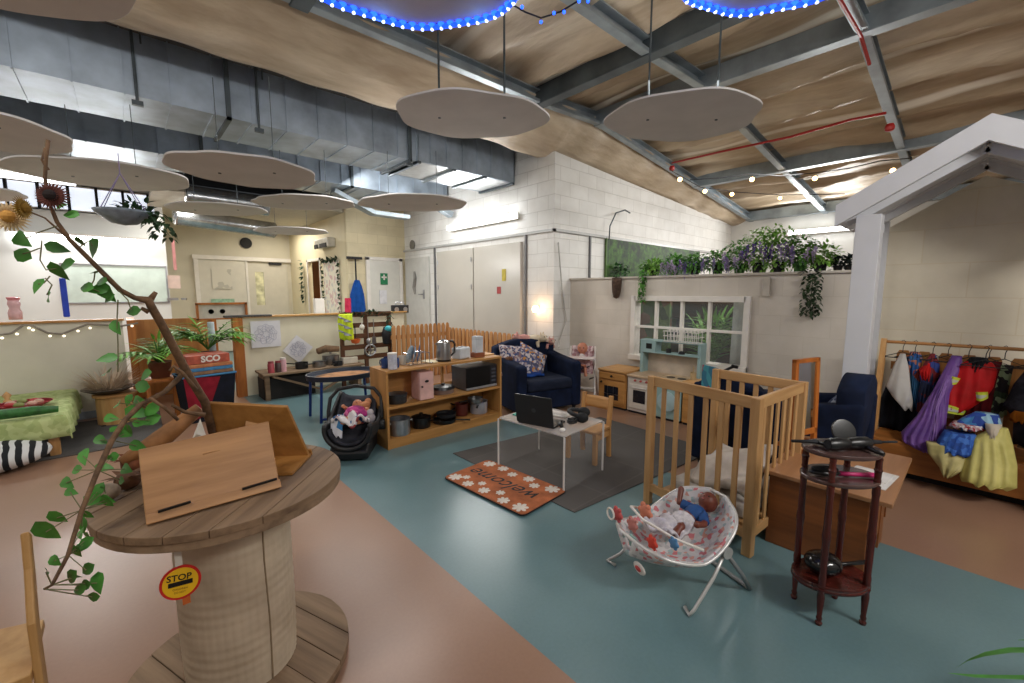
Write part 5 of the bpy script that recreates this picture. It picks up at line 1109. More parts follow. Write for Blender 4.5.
# ================================================================ CAR SEAT
t = T('baby_car_seat', 'black infant car seat with carry handle and dolls clothes, left of the shelf unit', 'car seat', (1.57, 3.98, 0), math.radians(-35))
CS = M('#17181b', .55, 0, .15)
def shell(u, v):
    a = PI*(u-.5)*1.15; s_ = v                       # v 0 = foot end, 1 = head end
    y = -.30+.62*s_; zf = .13+.32*max(0, s_-.35)**1.3*1.9-.02*math.sin(PI*s_); w_ = .20+.03*math.sin(PI*s_)
    return (w_*math.sin(a), y+.0, zf+.19*(1-math.cos(a))*(1-.75*s_*s_))
link('shell', MB().grid(shell, 24, 24), CS, t, smooth=True, solid=.03)
link('base', MB().prism([(-.26, .02), (.26, .0), (.30, .06), (.2, .14), (-.2, .16), (-.3, .10)], -.17, .17, Matrix(((0, 0, 1, 0), (1, 0, 0, 0), (0, 1, 0, 0), (0, 0, 0, 1)))), CS, t, bevel=.02, seg=3)
for s_ in (-1, 1):
    pass
hd = [(-.245, .02, .26), (-.25, .05, .4), (-.24, .09, .52), (-.17, .12, .6), (0, .13, .63), (.17, .12, .6), (.24, .09, .52), (.25, .05, .4), (.245, .02, .26)]
link('carry_handle', MB().tube(hd, .018, 10), CS, t, smooth=True)
link('handle_pivot', MB().cyl((-.28, .02, .26), (-.22, .02, .26), .05, seg=16), CS, t); link('handle_pivot', MB().cyl((.22, .02, .26), (.28, .02, .26), .05, seg=16), CS, t)
def pad(u, v):
    a = PI*(u-.5)*.95; s_ = .06+.9*v; y = -.29+.60*s_; zf = .165+.32*max(0, s_-.35)**1.3*1.9-.02*math.sin(PI*s_)
    return (.17*math.sin(a), y, zf+.16*(1-math.cos(a))*(1-.7*s_*s_))
link('seat_pad', MB().grid(pad, 20, 20), fabric('#3f4048', '#2c2d33'), t, smooth=True, solid=.025)
m4 = Matrix.Translation((1.57, 3.98, 0)) @ Matrix.Rotation(math.radians(-35), 4, 'Z')
def doll_body(head, hr, torso, tr, arms, legs, ar=.018, lr=.024):
    m = MB(); m.ell(head, (hr, hr*.95, hr*1.08), 16); m.tube([head, torso[0]], hr*.45, 8); m.tube(torso, tr, 12)
    for a in arms: m.tube(a, [ar*1.2, ar, ar*.8, ar*1.0][:len(a)] if len(a) == 4 else ar, 8); m.ell(a[-1], ar*1.1, 8)
    for a in legs: m.tube(a, [lr*1.2, lr, lr*.8, lr][:len(a)] if len(a) == 4 else lr, 8); m.ell(a[-1], (lr*1.3, lr*1.0, lr*.9), 8)
    return m
def face(t, h, r_, f, upv=(0, 0, 1)):
    h = Vector(h); f = Vector(f).normalized(); u = Vector(upv); s_ = f.cross(u).normalized(); u = s_.cross(f)
    m = MB()
    for k in (-1, 1): m.ell(h+f*r_*.9+s_*r_*.35*k+u*r_*.1, r_*.12, 8)
    link('eyes', m, BLACK, t); link('nose', MB().ell(h+f*r_*1.0-u*r_*.12, r_*.12, 8), t.children[0].data.materials[0], t); link('mouth', MB().ell(h+f*r_*.92-u*r_*.42, (r_*.16, r_*.16, r_*.06), 8), M('#8a3a36', .5), t)
t = T('doll', 'doll in a pink dress lying in the black car seat', 'doll', m4 @ Vector((0, .02, .36)), math.radians(-35))
link('body', doll_body((.0, .13, .07), .05, [(0, .08, .03), (0, -.04, -.03)], [.045, .05], [[(.04, .08, .03), (.1, .05, .05), (.12, .0, .06)], [(-.04, .08, .03), (-.1, .06, .06), (-.11, .02, .09)]], [[(.03, -.05, -.03), (.05, -.11, .0), (.07, -.17, -.02)], [(-.03, -.05, -.03), (-.05, -.11, .0), (-.07, -.17, -.02)]]), SKIN, t, remesh=.006)
link('dress', MB().ell((0, .04, .03), (.1, .09, .055), 16).ell((.02, -.02, .02), (.12, .06, .05), 14), multi(['#a52a72', '#b83a80', '#c9608f', '#8f2466'], 30), t, smooth=True); face(t, (.0, .13, .07), .05, (0, -.5, 1), (0, 1, .3))
S('baby_blanket', MB().grid(lambda u, v: ((u-.5)*.30, -.2+.2*v, .36+.05*math.sin(u*9)*math.sin(v*6+1)+.02*math.sin(u*17+v*9)), 30, 16), multi(['#d4cfd0', '#c4b9bb', '#8f3f45', '#d9d4d4', '#2a5a8c', '#c9c2c4'], 17), 'white and red printed blanket bunched in the car seat', 'blanket', None, m4.translation, math.radians(-35), smooth=True, solid=.02)
S('plush_toy', MB().ell((0, 0, 0), (.06, .05, .045), 14).ell((.05, .03, .03), (.035, .035, .035), 12).ell((-.05, .03, .02), (.025, .03, .02), 10), fabric('#c98f6a', '#b87a56'), 'peach soft toy at the top right of the car seat', 'soft toy', None, m4 @ Vector((.07, .14, .42)), 0, remesh=.006)
S('plush_toy', MB().ell((0, 0, 0), (.05, .035, .05), 14).ell((0, .0, .06), (.035, .03, .035), 12), fabric('#bdb6b8', '#a9a2a6'), 'grey white soft toy at the right edge of the car seat', 'soft toy', None, m4 @ Vector((.15, .0, .33)), 0, remesh=.006)
S('muslin_cloth', MB().grid(lambda u, v: (-.17+.10*u, -.2+.05*v, .22+.16*v+.015*math.sin(u*12)), 10, 14), multi(['#d2d2d6', '#d2d2d6', '#3a77a8'], 8), 'white and blue cloth over the left side of the car seat', 'cloth', None, m4.translation, math.radians(-35), smooth=True, solid=.012)
# ================================================================ ARMCHAIRS
def armchair(label, c, rz, w_=.95, d_=.82, h_=.82, ah=.62):
    """local -y faces the sitter's front"""
    t = T('armchair', label, 'armchair', c, rz)
    aw = .15
    link('base', MB().box(-w_/2+aw, w_/2-aw, -d_/2+.03, d_/2-.1, .06, .30), NAVY, t, bevel=.02, seg=3)
    link('seat_cushion', MB().box(-w_/2+aw+.005, w_/2-aw-.005, -d_/2+.0, d_/2-.18, .30, .44), fabric('#232a3c', '#1c2334'), t, bevel=.045, seg=4)
    for s_ in (-1, 1):
        pts = [(-d_/2+.02, .05), (d_/2-.02, .05), (d_/2-.02, ah+.06), (.0, ah+.0), (-d_/2+.02, ah-.04)]
        x0, x1 = (w_/2-aw, w_/2) if s_ > 0 else (-w_/2, -w_/2+aw)
        link('arm', MB().prism(pts, x0, x1, Matrix(((0, 0, 1, 0), (1, 0, 0, 0), (0, 1, 0, 0), (0, 0, 0, 1)))), NAVY, t, bevel=.035, seg=4)
    def back(u, v):
        x = (u-.5)*2; top = h_-.10*x*x-.0*abs(x)**4
        return (x*(w_/2-.03), d_/2-.16-.07*x*x*0+.05*v+.02*math.sin(PI*v), .3+(top-.3)*v)
    link('backrest', MB().grid(back, 20, 12), NAVY, t, smooth=True, solid=.16, bevel=0)
    for sx in (-1, 1):
        for sy in (-1, 1): link('foot', MB().lathe([(.02, 0), (.03, .06)], (sx*(w_/2-.08), sy*(d_/2-.08), 0), 10), BLACK, t)
    return t
armchair('navy armchair with printed cushions, behind the laptop table', (4.05, 3.98, 0), math.radians(-14), .98, .84, .90, .68)
m4 = Matrix.Translation((4.05, 3.98, 0)) @ Matrix.Rotation(math.radians(-14), 4, 'Z')
PRN = multi(['#4a4c68', '#c9c2c4', '#3a4a7a', '#b9a8a8', '#5c5c80', '#8c6a6a', '#b0a8a8'], 38)
def cushion(label, c, rot, s_=.42, mat=PRN, th=.07):
    def top(u, v):
        x = (u-.5)*2; y = (v-.5)*2; k = max(0, (1-x**4)*(1-y**4))**.5; return (x*s_/2*(1-.06*(1-y*y)), y*s_/2*(1-.06*(1-x*x)), th*k)
    m = MB().grid(top, 16, 16); m2 = MB().grid(lambda u, v: (top(u, v)[0], top(u, v)[1], -top(u, v)[2]), 16, 16); m.add(m2.v, m2.f)
    t = S('cushion', m, mat, label, 'cushion', None, c, 0, smooth=True); t.rotation_euler = rot; return t
cushion('printed grey and navy cushion at the left of the navy armchair', m4 @ Vector((-.26, .08, .64)), (math.radians(64), .1, math.radians(-20)), .44)
cushion('printed cushion with orange patch, right cushion in the navy armchair', m4 @ Vector((-.02, .06, .60)), (math.radians(58), .5, math.radians(-22)), .46, multi(['#4a4c68', '#c9c2c4', '#3a4a7a', '#c98a3a', '#5c5c80', '#a09498'], 30))
S('throw_blanket', MB().grid(lambda u, v: ((u-.5)*.34, (v-.5)*.3, .015+.02*math.sin(u*11)*math.sin(v*8)), 20, 16), fabric('#234d9c', '#1a3c80', .7), 'bright blue folded blanket on the seat of the navy armchair', 'blanket', None, m4 @ Vector((-.12, -.02, .45)), math.radians(-14), smooth=True, solid=.03)
def plush(label, c, rz, mat, s_=1.0, ears=True):
    m = MB().ell((0, 0, .07*s_), (.11*s_, .07*s_, .07*s_), 14).ell((.12*s_, -.02*s_, .10*s_), (.06*s_, .055*s_, .055*s_), 14).ell((.17*s_, -.03*s_, .085*s_), (.025*s_, .025*s_, .022*s_), 10)
    for x, y in ((-.07, -.05), (.06, -.06), (-.06, .05), (.06, .05)): m.tube([(x*s_, y*s_, .05*s_), (x*s_*1.4, y*s_*1.5, -.02*s_)], [.03*s_, .022*s_], 8)
    for k in (-1, 1): m.ell((.11*s_, (.045*k-.02)*s_, .155*s_), (.015*s_, .014*s_, .035*s_), 8)
    t = T('plush_toy', label, 'soft toy', c, rz); link('body', m, mat, t, remesh=.009*s_)
    link('eyes', MB().ell((.16*s_, -.06*s_, .12*s_), .008*s_, 8).ell((.165*s_, .015*s_, .12*s_), .008*s_, 8), BLACK, t); return t
plush('pale pink soft toy lying on top of the navy armchair back', m4 @ Vector((.02, .33, .84)), -.6+PI, fabric('#d6a29a', '#c98f88'), .85)
plush('cream soft toy in the middle of the armchair back', m4 @ Vector((.2, .32, .80)), -1.2, fabric('#d9ccb4', '#c9b89c'), 1.05)
plush('cream and pink soft toy at the right end of the armchair back', m4 @ Vector((.40, .31, .76)), -1.6, fabric('#d0b8a8', '#c48f86', .9, 14, .45, .55), .9)
plush('small brown soft toy at the corner of the shelf unit, on the armchair arm', m4 @ Vector((-.40, -.0, .645)), -1.6, fabric('#7a5540', '#5f3f2e'), .5)
armchair('tall navy armchair behind the wooden cot', (4.03, 1.41, 0), math.radians(93), .56, .62, .84, .70)
armchair('navy armchair with sloping arms, left of the costume rack', (4.10, .79, 0), math.radians(180), .62, .66, .93, .70)
cushion('small grey and blue cushion in the armchair behind the mirror', (4.10, .72, .62), (math.radians(60), 0, math.radians(180)), .3, multi(['#6b7488', '#2f3c5c', '#98a0ac'], 16), .05)
# ================================================================ HIGH CHAIR
t = T('toy_high_chair', 'white toy high chair between the navy armchair and the play kitchen', 'high chair', (4.77, 3.74, 0), math.radians(-60))
WF = M('#d8d2cc', .4)
for s_ in (-1, 1):
    link('leg', MB().tube([(s_*.21, -.22, 0), (s_*.17, .05, .78)], .013, 8), WF, t); link('leg', MB().tube([(s_*.21, .22, 0), (s_*.17, -.10, .66)], .013, 8), WF, t)
    link('arm_rail', MB().tube([(s_*.17, -.15, .64), (s_*.17, .08, .64)], .012, 8), WF, t)
link('tray', MB().box(-.2, .2, -.24, -.08, .63, .655), M('#ddd0cc', .4), t, bevel=.01); link('seat_sling', MB().grid(lambda u, v: ((u-.5)*.32, -.1+.2*v, .42+.36*v*v+.0*u), 8, 12), multi(['#c9a8ac', '#d8c4c4', '#a97f84'], 30), t, smooth=True, solid=.012)
link('footrest', MB().box(-.19, .19, -.2, -.14, .22, .235), WF, t); link('harness', MB().tube([(-.15, .03, .55), (.0, -.06, .47), (.16, .03, .52)], .012, 6).tube([(.16, .05, .5), (.19, -.02, .36), (.12, -.1, .34)], .012, 6), BLACK, t)
m4 = Matrix.Translation((4.77, 3.74, 0)) @ Matrix.Rotation(math.radians(-60), 4, 'Z')
t = T('doll', 'bald doll sitting in the white toy high chair', 'doll', m4 @ Vector((0, 0, .48)), math.radians(-60)); PS = M('#c98468', .5)
link('body', doll_body((0, -.0, .28), .075, [(0, .0, .17), (0, -.01, .03)], [.05, .06], [[(.055, 0, .15), (.1, -.06, .12), (.09, -.13, .15)], [(-.055, 0, .15), (-.1, -.06, .12), (-.09, -.13, .15)]], [[(.04, -.03, .02), (.06, -.12, .01), (.07, -.15, -.08)], [(-.04, -.03, .02), (-.06, -.12, .01), (-.07, -.15, -.08)]]), PS, t, remesh=.007)
link('romper', MB().ell((0, 0, .1), (.078, .072, .10), 16), M('#c9a2a6', .8, 0, .15, 20), t, smooth=True); face(t, (0, 0, .28), .075, (0, -1, .05))
link('bib', MB().ell((0, -.05, .16), (.045, .03, .05), 12), M('#d8cfd0', .8), t, smooth=True)
# ================================================================ PLAY KITCHEN
KX, KB = 4.74, 5.2
def unit(label, name, ya, yb, h_, mat, topm, cat='play kitchen unit'):
    t = T(name, label, cat, (KX, (ya+yb)/2, 0)); w_ = abs(yb-ya)/2-.004
    link('carcass', MB().box(.012, KB-KX, -w_, w_, .03, h_-.025), mat, t, bevel=.003); link('worktop', MB().box(-.012, KB-KX+.01, -w_-.003, w_+.003, h_-.025, h_), topm, t, bevel=.003)
    link('plinth', MB().box(.03, KB-KX, -w_+.01, w_-.01, 0, .03), BLACKM, t); return t, w_
PN = wood('#bf8a4c', '#9a6a34', 4, 1); 
t, w_ = unit('pine play oven with drawer and dark window, leftmost kitchen unit', 'play_oven', 3.0, 3.44, .52, PN, PINEY)
d = link('drawer', MB().box(-.004, .012, -w_+.015, w_-.015, .39, .48), PN, t, bevel=.004); link('knob', MB().lathe([(.001, 0), (.016, 0), (.012, .02), (.001, .02)], seg=12, mt=Matrix.Translation((-.004, 0, .435)) @ Matrix.Rotation(-PI/2, 4, 'Y')), BLACK, d)
d = link('door', MB().box(-.004, .012, -w_+.015, w_-.015, .06, .37), PN, t, bevel=.004); link('oven_window', MB().box(-.006, .0, -.11, .11, .12, .30), M('#20222a', .1), d); link('knob', MB().lathe([(.001, 0), (.016, 0), (.012, .02), (.001, .02)], seg=12, mt=Matrix.Translation((-.004, .16, .34)) @ Matrix.Rotation(-PI/2, 4, 'Y')), BLACK, d)
link('window_bars', MB().box(-.008, -.006, -.11, .11, .19, .2).box(-.008, -.006, -.04, -.03, .12, .3).box(-.008, -.006, .05, .06, .12, .3), STEEL, d)
t, w_ = unit('white play cooker with small dark oven door, second kitchen unit', 'play_cooker', 2.62, 2.985, .50, M('#c9bfb2', .45, 0, .04), M('#b99f82', .4))
for k in range(3): link('knob', MB().lathe([(.001, 0), (.016, 0), (.012, .018), (.001, .018)], seg=12, mt=Matrix.Translation((.01, -.09+.08*k, .43)) @ Matrix.Rotation(-PI/2, 4, 'Y')), M('#b0504a', .4), t)
d = link('door', MB().box(-.004, .012, -w_+.03, w_-.03, .07, .38), M('#cfc6ba', .4), t, bevel=.004); link('oven_window', MB().box(-.007, .0, -.085, .085, .15, .31), M('#1e2028', .1), d); link('door_handle', MB().bar((-.016, -.1, .345), (-.016, .1, .345), .012, .01), WHITE, d)
t, w_ = unit('pale teal play washing unit with round door, third kitchen unit', 'play_washer', 2.26, 2.61, .50, M('#8faaa6', .45, 0, .05), M('#bfa888', .4))
RY = Matrix.Rotation(-PI/2, 4, 'Y')
d = link('door_ring', MB().lathe([(.085, 0), (.12, 0), (.12, .018), (.09, .02)], seg=28, mt=Matrix.Translation((.012, 0, .24)) @ RY), M('#a7c0c2', .4), t, smooth='auto'); link('door_glass', MB().lathe([(.001, .004), (.09, .004)], seg=28, mt=Matrix.Translation((.012, 0, .24)) @ RY), M('#1a1e24', .08), d)
link('hob', MB().lathe([(.001, .501), (.05, .501), (.05, .506), (.001, .506)], (.2, .06, 0), 20).lathe([(.001, .501), (.05, .501), (.05, .506), (.001, .506)], (.2, -.08, 0), 20), BLACK, t)
t, w_ = unit('wide pine play washing machine with big round dark door, behind the cot', 'play_washing_machine', 1.68, 2.25, .52, PN, PINEY)
d = link('door_ring', MB().lathe([(.12, 0), (.165, 0), (.165, .018), (.125, .02)], seg=32, mt=Matrix.Translation((.012, 0, .25)) @ RY), M('#8f9094', .3, .6), t, smooth='auto'); link('door_glass', MB().lathe([(.001, .004), (.125, .004)], seg=32, mt=Matrix.Translation((.012, 0, .25)) @ RY), M('#1a1618', .08), d)
for k in range(3): link('knob', MB().lathe([(.001, 0), (.014, 0), (.012, .018), (.001, .018)], seg=12, mt=Matrix.Translation((.01, -.2+.07*k, .46)) @ RY), PN, t)
# over shelf
t = T('play_kitchen_shelf', 'pale teal upper shelf of the play kitchen in front of the window', 'shelf', (5.06, 2.55, .50)); TL = M('#8ea9a8', .5, 0, .06)
for y in (-.36, .40): link('side_post', MB().box(-.05, .1, y-.02, y+.02, 0, .42), TL, t, bevel=.003)
link('shelf', MB().box(-.06, .1, -.36, .40, .27, .285), TL, t); link('top', MB().box(-.06, .1, -.38, .42, .42, .435), TL, t); link('back_panel', MB().box(.09, .1, -.34, .38, 0, .27), M('#c2b3a0', .6), t)
m = link('cupboard', MB().box(-.06, .09, .2, .38, .285, .42), TL, t); link('dark_opening', MB().box(-.063, -.06, .25, .33, .32, .39), BLACK, m)
link('small_jars', MB().lathe([(.001, 0), (.03, 0), (.03, .05), (.001, .06)], (0, .05, .285), 12).lathe([(.001, 0), (.04, 0), (.03, .03), (.001, .04)], (0, -.12, .285), 12), BLACKM, t)
t = T('dish_drainer', 'white wire dish drainer standing on top of the teal shelf', 'dish rack', (5.06, 2.42, .936)); m = MB()
for k in range(10): m.tube([(-.07, -.2+.045*k, 0), (-.09, -.2+.045*k, .13), (.08, -.2+.045*k, .14), (.07, -.2+.045*k, 0)], .004, 5)
for z, dx in ((.002, .07), (.07, .082), (.13, .088)): m.tube([(-dx, -.22, z), (dx, -.22, z), (dx, .22, z), (-dx, .22, z)], .004, 5, True)
link('wire_frame', m, WHITE, t)
for i, (y, lb) in enumerate(((1.99, 'white muffin tray on the pine washing machine, left one'), (1.83, 'white egg cups tray on the pine washing machine, right one'))):
    t = T('bun_tray', lb, 'tray', (4.95, y, .52), 0); m = MB()
    for a in range(3):
        for b_ in range(2): m.lathe([(.001, .01), (.018, .01), (.026, .075), (.022, .07)], (-.06+.06*a, -.03+.06*b_, 0), 12)
    link('cups', m, M('#dcdcd6', .4), t); link('tray_sheet', MB().box(-.1, .1, -.065, .065, 0, .01), WHITE, t)
t = T('hand_tool', 'slim black hand tool leaning over the white trays', 'tool', (4.98, 1.86, .6)); link('barrel', MB().bar((0, .12, 0), (.0, -.08, .13), .03, .03), BLACK, t, bevel=.006); link('head', MB().bar((0, -.05, .13), (0, -.12, .12), .03, .035), BLACK, t, bevel=.006)
S('paper_stack', MB().cbox((0, 0, .02), (.2, .25, .04)).cbox((.0, .0, .05), (.18, .22, .02), (0, 0, .2)), M('#c9c4bc', .7), 'pale pile of paper at the right of the white trays', 'paper', None, (5.06, 1.62, .52))
S('cutlery_pot', MB().lathe([(.001, 0), (.03, 0), (.035, .09), (.03, .09), (.001, .01)], seg=14).cyl((0, 0, .02), (.02, .01, .16), .006, seg=6).cyl((0, 0, .02), (-.02, -.01, .15), .006, seg=6), M('#b09a72', .6), 'small tan pot of wooden spoons on the play hob', 'pot', None, (4.9, 2.2, .52))
# ================================================================ CLEAR TABLE, LAPTOP, CHAIR
ang = math.radians(4)
ACR = M('#cfcac6', .08, 0, .02, alpha=.55, coat=.5)
t = T('acrylic_table', 'low clear acrylic table with frosted edges carrying the laptop', 'table', (2.67, 2.43, 0), ang)
TW, TD, THh = .28, .36, .455
link('tabletop', MB().prism(rr_(TW*2, TD*2, .02), THh-.012, THh), M('#d6cfc9', .08, 0, .03, alpha=.5), t, bevel=.002)
for s_ in (-1, 1): link('side_sheet', MB().box(-TW, TW, s_*TD-.006, s_*TD+.006, 0, THh-.012), glass('#d8d8d8', .02, .07), t)
for sx in (-1, 1):
    for sy in (-1, 1): link('leg_edge', MB().box(sx*TW-.0035, sx*TW+.0035, sy*TD-.007, sy*TD+.007, 0, THh-.012), M('#e6e2de', .3, 0, .02), t)
m4 = Matrix.Translation((2.67, 2.43, THh)) @ Matrix.Rotation(ang, 4, 'Z')
t = T('laptop', 'open black laptop on the clear table, screen turned away', 'laptop', m4 @ Vector((-.13, -.01, .001)), ang+.2)
LB = M('#202124', .4, .2, .05); link('keyboard_base', MB().prism(rr_(.22, .34, .012), 0, .014), LB, t, bevel=.002)
link('keyboard', MB().box(-.06, .06, -.15, .15, .014, .016), BLACK, t)
scr = xf(MB().prism(rr_(.255, .345, .012), -.004, .004), Matrix.Translation((-.115, 0, .012)) @ Matrix.Rotation(math.radians(-101), 4, 'Y') @ Matrix.Translation((.127, 0, 0)))
scr.v = [(x, y, z) for x, y, z in scr.v]
so = link('screen_lid', scr, LB, t, bevel=.0015)
link('lid_emblem', xf(MB().lathe([(.001, 0), (.02, 0), (.02, .0006), (.001, .0006)], seg=20), Matrix.Translation((-.115, 0, .012)) @ Matrix.Rotation(math.radians(-101), 4, 'Y') @ Matrix.Translation((.127, 0, .0042))), M('#34363a', .3), t)
link('display', xf(MB().box(.02, .24, -.16, .16, -.0046, -.0042), Matrix.Translation((-.115, 0, .012)) @ Matrix.Rotation(math.radians(-101), 4, 'Y')), BLACK, t)
t = T('keyboard', 'white keyboard lying behind the laptop', 'keyboard', m4 @ Vector((.12, .12, .001)), ang+.1)
link('keyboard_body', MB().box(-.06, .06, -.2, .2, 0, .02), WHITE, t, bevel=.006)
m = MB()
for a in range(4):
    for b_ in range(14): m.box(-.048+a*.024, -.028+a*.024, -.188+b_*.027, -.166+b_*.027, .02, .025)
link('keys', m, M('#cfc9c4', .4), t)
t = T('headphones', 'large black padded headphones on the right side of the clear table', 'headphones', m4 @ Vector((.15, -.20, .001)), ang+.5)
link('headband', MB().tube([(.09*math.cos(a*PI/10), .10*math.sin(a*PI/10)-.01, .055+.02*math.sin(a*PI/10)) for a in range(11)], .018, 10), BLACKM, t, smooth=True)
for s_ in (-1, 1): link('ear_cup', MB().ell((s_*.09, -.03, .045), (.03, .055, .045), 16), BLACKM, t, smooth=True)
t = T('cable', 'black roll of cable beside the headphones', 'cable', m4 @ Vector((.0, -.23, .02)), 0); link('cable_coil', MB().tube([(.05*math.cos(a*.5)*(1+.1*math.sin(a)), .035*math.sin(a*.5), .004*(a % 7)) for a in range(50)], .007, 6), BLACK, t)
t = T('gadget', 'small black gadget near the front corner of the clear table', 'gadget', m4 @ Vector((-.1, -.20, .001)), .7); link('grip', MB().tube([(-.05, 0, .015), (0, .015, .02), (.06, 0, .015)], [.015, .018, .014], 10), BLACK, t, smooth=True); link('thumb_stick', MB().lathe([(.008, .02), (.008, .045), (.014, .05), (.001, .052)], seg=10), BLACKM, t)
S('small_case', MB().ell((0, 0, .012), (.03, .022, .014), 14), WHITE, 'small white case at the front corner of the clear table', 'case', None, m4 @ Vector((-.2, -.28, .001)), smooth=True)
S('paper_card', MB().box(-.04, .04, -.05, .05, 0, .01), M('#2f9a86', .5), 'teal card sticking out behind the laptop', 'card', None, m4 @ Vector((-.10, .27, .001)), .3)
# child chair
t = T('child_chair', 'small beech childs chair pulled up behind the clear table', 'chair', (3.12, 2.36, 0), math.radians(8)); CW = wood('#c09058', '#9c6e3c', 4, 2)
link('seat', MB().prism(rr_(.30, .32, .03), .29, .312), wood('#c09058', '#9c6e3c', 4, 0), t, bevel=.004)
for s_ in (-1, 1):
    link('leg', MB().box(-.14, -.105, s_*.14-.02, s_*.14+.02, 0, .29), CW, t, bevel=.003); link('leg', MB().bar((.15, s_*.14, 0), (.13, s_*.14, .3), .04, .03), CW, t, bevel=.003)
    link('back_post', MB().bar((.13, s_*.14, .3), (.17, s_*.14, .585), .04, .03), CW, t, bevel=.003)
def rail(u, v): return (.155+.015*v-.02*(1-(2*u-1)**2)*0+.02*(1-(2*u-1)**2), (u-.5)*.27, .45+.11*v)
link('back_rail', MB().grid(rail, 12, 4), wood('#c09058', '#9c6e3c', 4, 1), t, solid=.02, smooth=True); link('side_rail', MB().box(-.12, .14, -.15, -.13, .22, .27).box(-.12, .14, .13, .15, .22, .27), CW, t)
# ================================================================ COT
t = T('cot', 'small slatted pine cot with three high sides', 'cot', (2.62, .80, 0), math.radians(-6))
CXL, CYL, CH = .70, .74, .955
def post(x, y, h_, s_=.042): return MB().box(x-s_/2, x+s_/2, y-s_/2, y+s_/2, 0, h_)
# local: +x away (world X), +y left in photo
link('corner_post', post(.0, .0, CH, .055), COT, t, bevel=.006, seg=3); link('corner_post', post(.06, CYL, CH, .05), COT, t, bevel=.006, seg=3); link('corner_post', post(CXL, .02, CH, .05), COT, t, bevel=.006, seg=3); link('corner_post', post(CXL, CYL-.13, CH, .05), COT, t, bevel=.006, seg=3)
def side(a, b_, n, mat, zt=CH, zb=.13, tw_=.07, first=True):
    a = Vector(a); b_ = Vector(b_)
    link('top_rail', MB().bar(a+Vector((0, 0, zt-tw_/2)), b_+Vector((0, 0, zt-tw_/2)), .026, tw_), mat, t, bevel=.006, seg=3); link('bottom_rail', MB().bar(a+Vector((0, 0, zb)), b_+Vector((0, 0, zb)), .026, .06), mat, t, bevel=.004)
    for k in range(n):
        p = a.lerp(b_, (k+1)/(n+1)); d = (b_-a).normalized()
        link('slat', MB().bar(p+Vector((0, 0, zb)), p+Vector((0, 0, zt-.04)), .034 if n < 7 else .03, .014, up=(d.x, d.y, .01) if 0 else (d.y, -d.x, .0)), COT, t, bevel=.003)
side((0, 0, 0), (.06, CYL, 0), 6, COTY); side((CXL, .02, 0), (CXL, CYL-.13, 0), 5, COTY); side((0, 0, 0), (CXL, .02, 0), 6, COTX)
link('base_slats', MB().box(.03, CXL-.02, .03, CYL-.13, .15, .17), COTX, t)
cm = Matrix.Translation((2.62, .80, 0)) @ Matrix.Rotation(math.radians(-6), 4, 'Z')
S('mattress', MB().box(.05, CXL-.04, .05, CYL-.17, 0, .09), fabric('#b9b3ab', '#a9a29a'), 'pale mattress lying in the bottom of the cot', 'mattress', None, cm @ Vector((0, 0, .172)), math.radians(-6), bevel=.03, seg=4)
S('quilt', MB().grid(lambda u, v: (.1+.38*u, .08+.36*v, .02+.20*u*(1-.3*v)+.03*math.sin(u*8+v*5)), 24, 20), fabric('#c3bab0', '#b3aaa0'), 'crumpled pale quilt heaped inside the cot', 'quilt', None, cm @ Vector((0, 0, .28)), math.radians(-6), smooth=True, solid=.05)
S('picture_book', MB().box(-.09, .09, -.01, .01, 0, .2), multi(['#3f8f9c', '#2d6d86', '#8f4a58'], 12), 'teal childs book standing behind the far side of the cot', 'book', None, (3.66, 1.5, .72), math.radians(60))
# ================================================================ TOY BOX BENCH + MIRROR
t = T('pine_toy_box', 'stained pine toy box bench with board lid, behind the side table', 'toy box', (2.86, .24, 0)); TBM = wood('#8a5227', '#653818', 3, 1, .4); TBZ = wood('#8a5227', '#653818', 3, 2, .4)
link('front_panel', MB().box(0, .03, .06, .54, .0, .44), TBM, t, bevel=.004); link('end_panel', MB().box(.03, .06, .05, .08, 0, .0+.44).box(.42, .56, .05, .08, 0, .44), TBZ, t)
link('end_panel', MB().box(.03, .8, .52, .54, .06, .44), TBZ, t); link('back_panel', MB().box(.78, .8, .06, .54, .06, .44), TBM, t); link('side_panel', MB().box(.06, .42, .055, .07, .1, .44), TBZ, t)
link('lid', MB().box(-.02, .90, -.03, .57, .44, .465), wood('#a97b56', '#8a5e3c', 2, 0, .35), t, bevel=.004)
m = MB(); 
S('paper_sheet', MB().box(0, .30, -.10, .10, 0, .004).box(.1, .28, -.08, .10, .004, .008), M('#d5d2ce', .6), 'white sheet lying on the toy box lid, behind the side table', 'paper', None, (3.02, .36, .466), -.1)
t = T('standing_mirror', 'orange pine framed mirror standing on the toy box beside the cot', 'mirror', (3.455, .75, .466), math.radians(-18)); OM = wood('#b86a26', '#8f4d18', 4, 2, .35); MH = .63; MW = .27
tilt = Matrix.Rotation(math.radians(-2), 4, 'X')
def tb(*a): return xf(MB().box(*a), tilt)
link('frame_side', tb(-MW/2, -MW/2+.035, -.015, .015, .02, MH), OM, t, bevel=.004); link('frame_side', tb(MW/2-.035, MW/2, -.015, .015, .02, MH), OM, t, bevel=.004)
link('frame_rail', tb(-MW/2, MW/2, -.015, .015, MH-.03, MH), OM, t, bevel=.004); link('frame_rail', tb(-MW/2, MW/2, -.015, .015, .09, .13), OM, t, bevel=.004)
link('mirror_glass', tb(-MW/2+.03, MW/2-.03, -.006, .0, .12, MH-.03), M('#e6e9ee', .02, 1, .0), t); link('mirror_back', tb(-MW/2+.03, MW/2-.03, .002, .008, .12, MH-.03), OM, t)
for s_ in (-1, 1): link('foot', MB().box(s_*MW/2-.02*(s_ > 0), s_*MW/2+.02*(s_ < 0), -.10, .10, 0, .03), OM, t, bevel=.004)
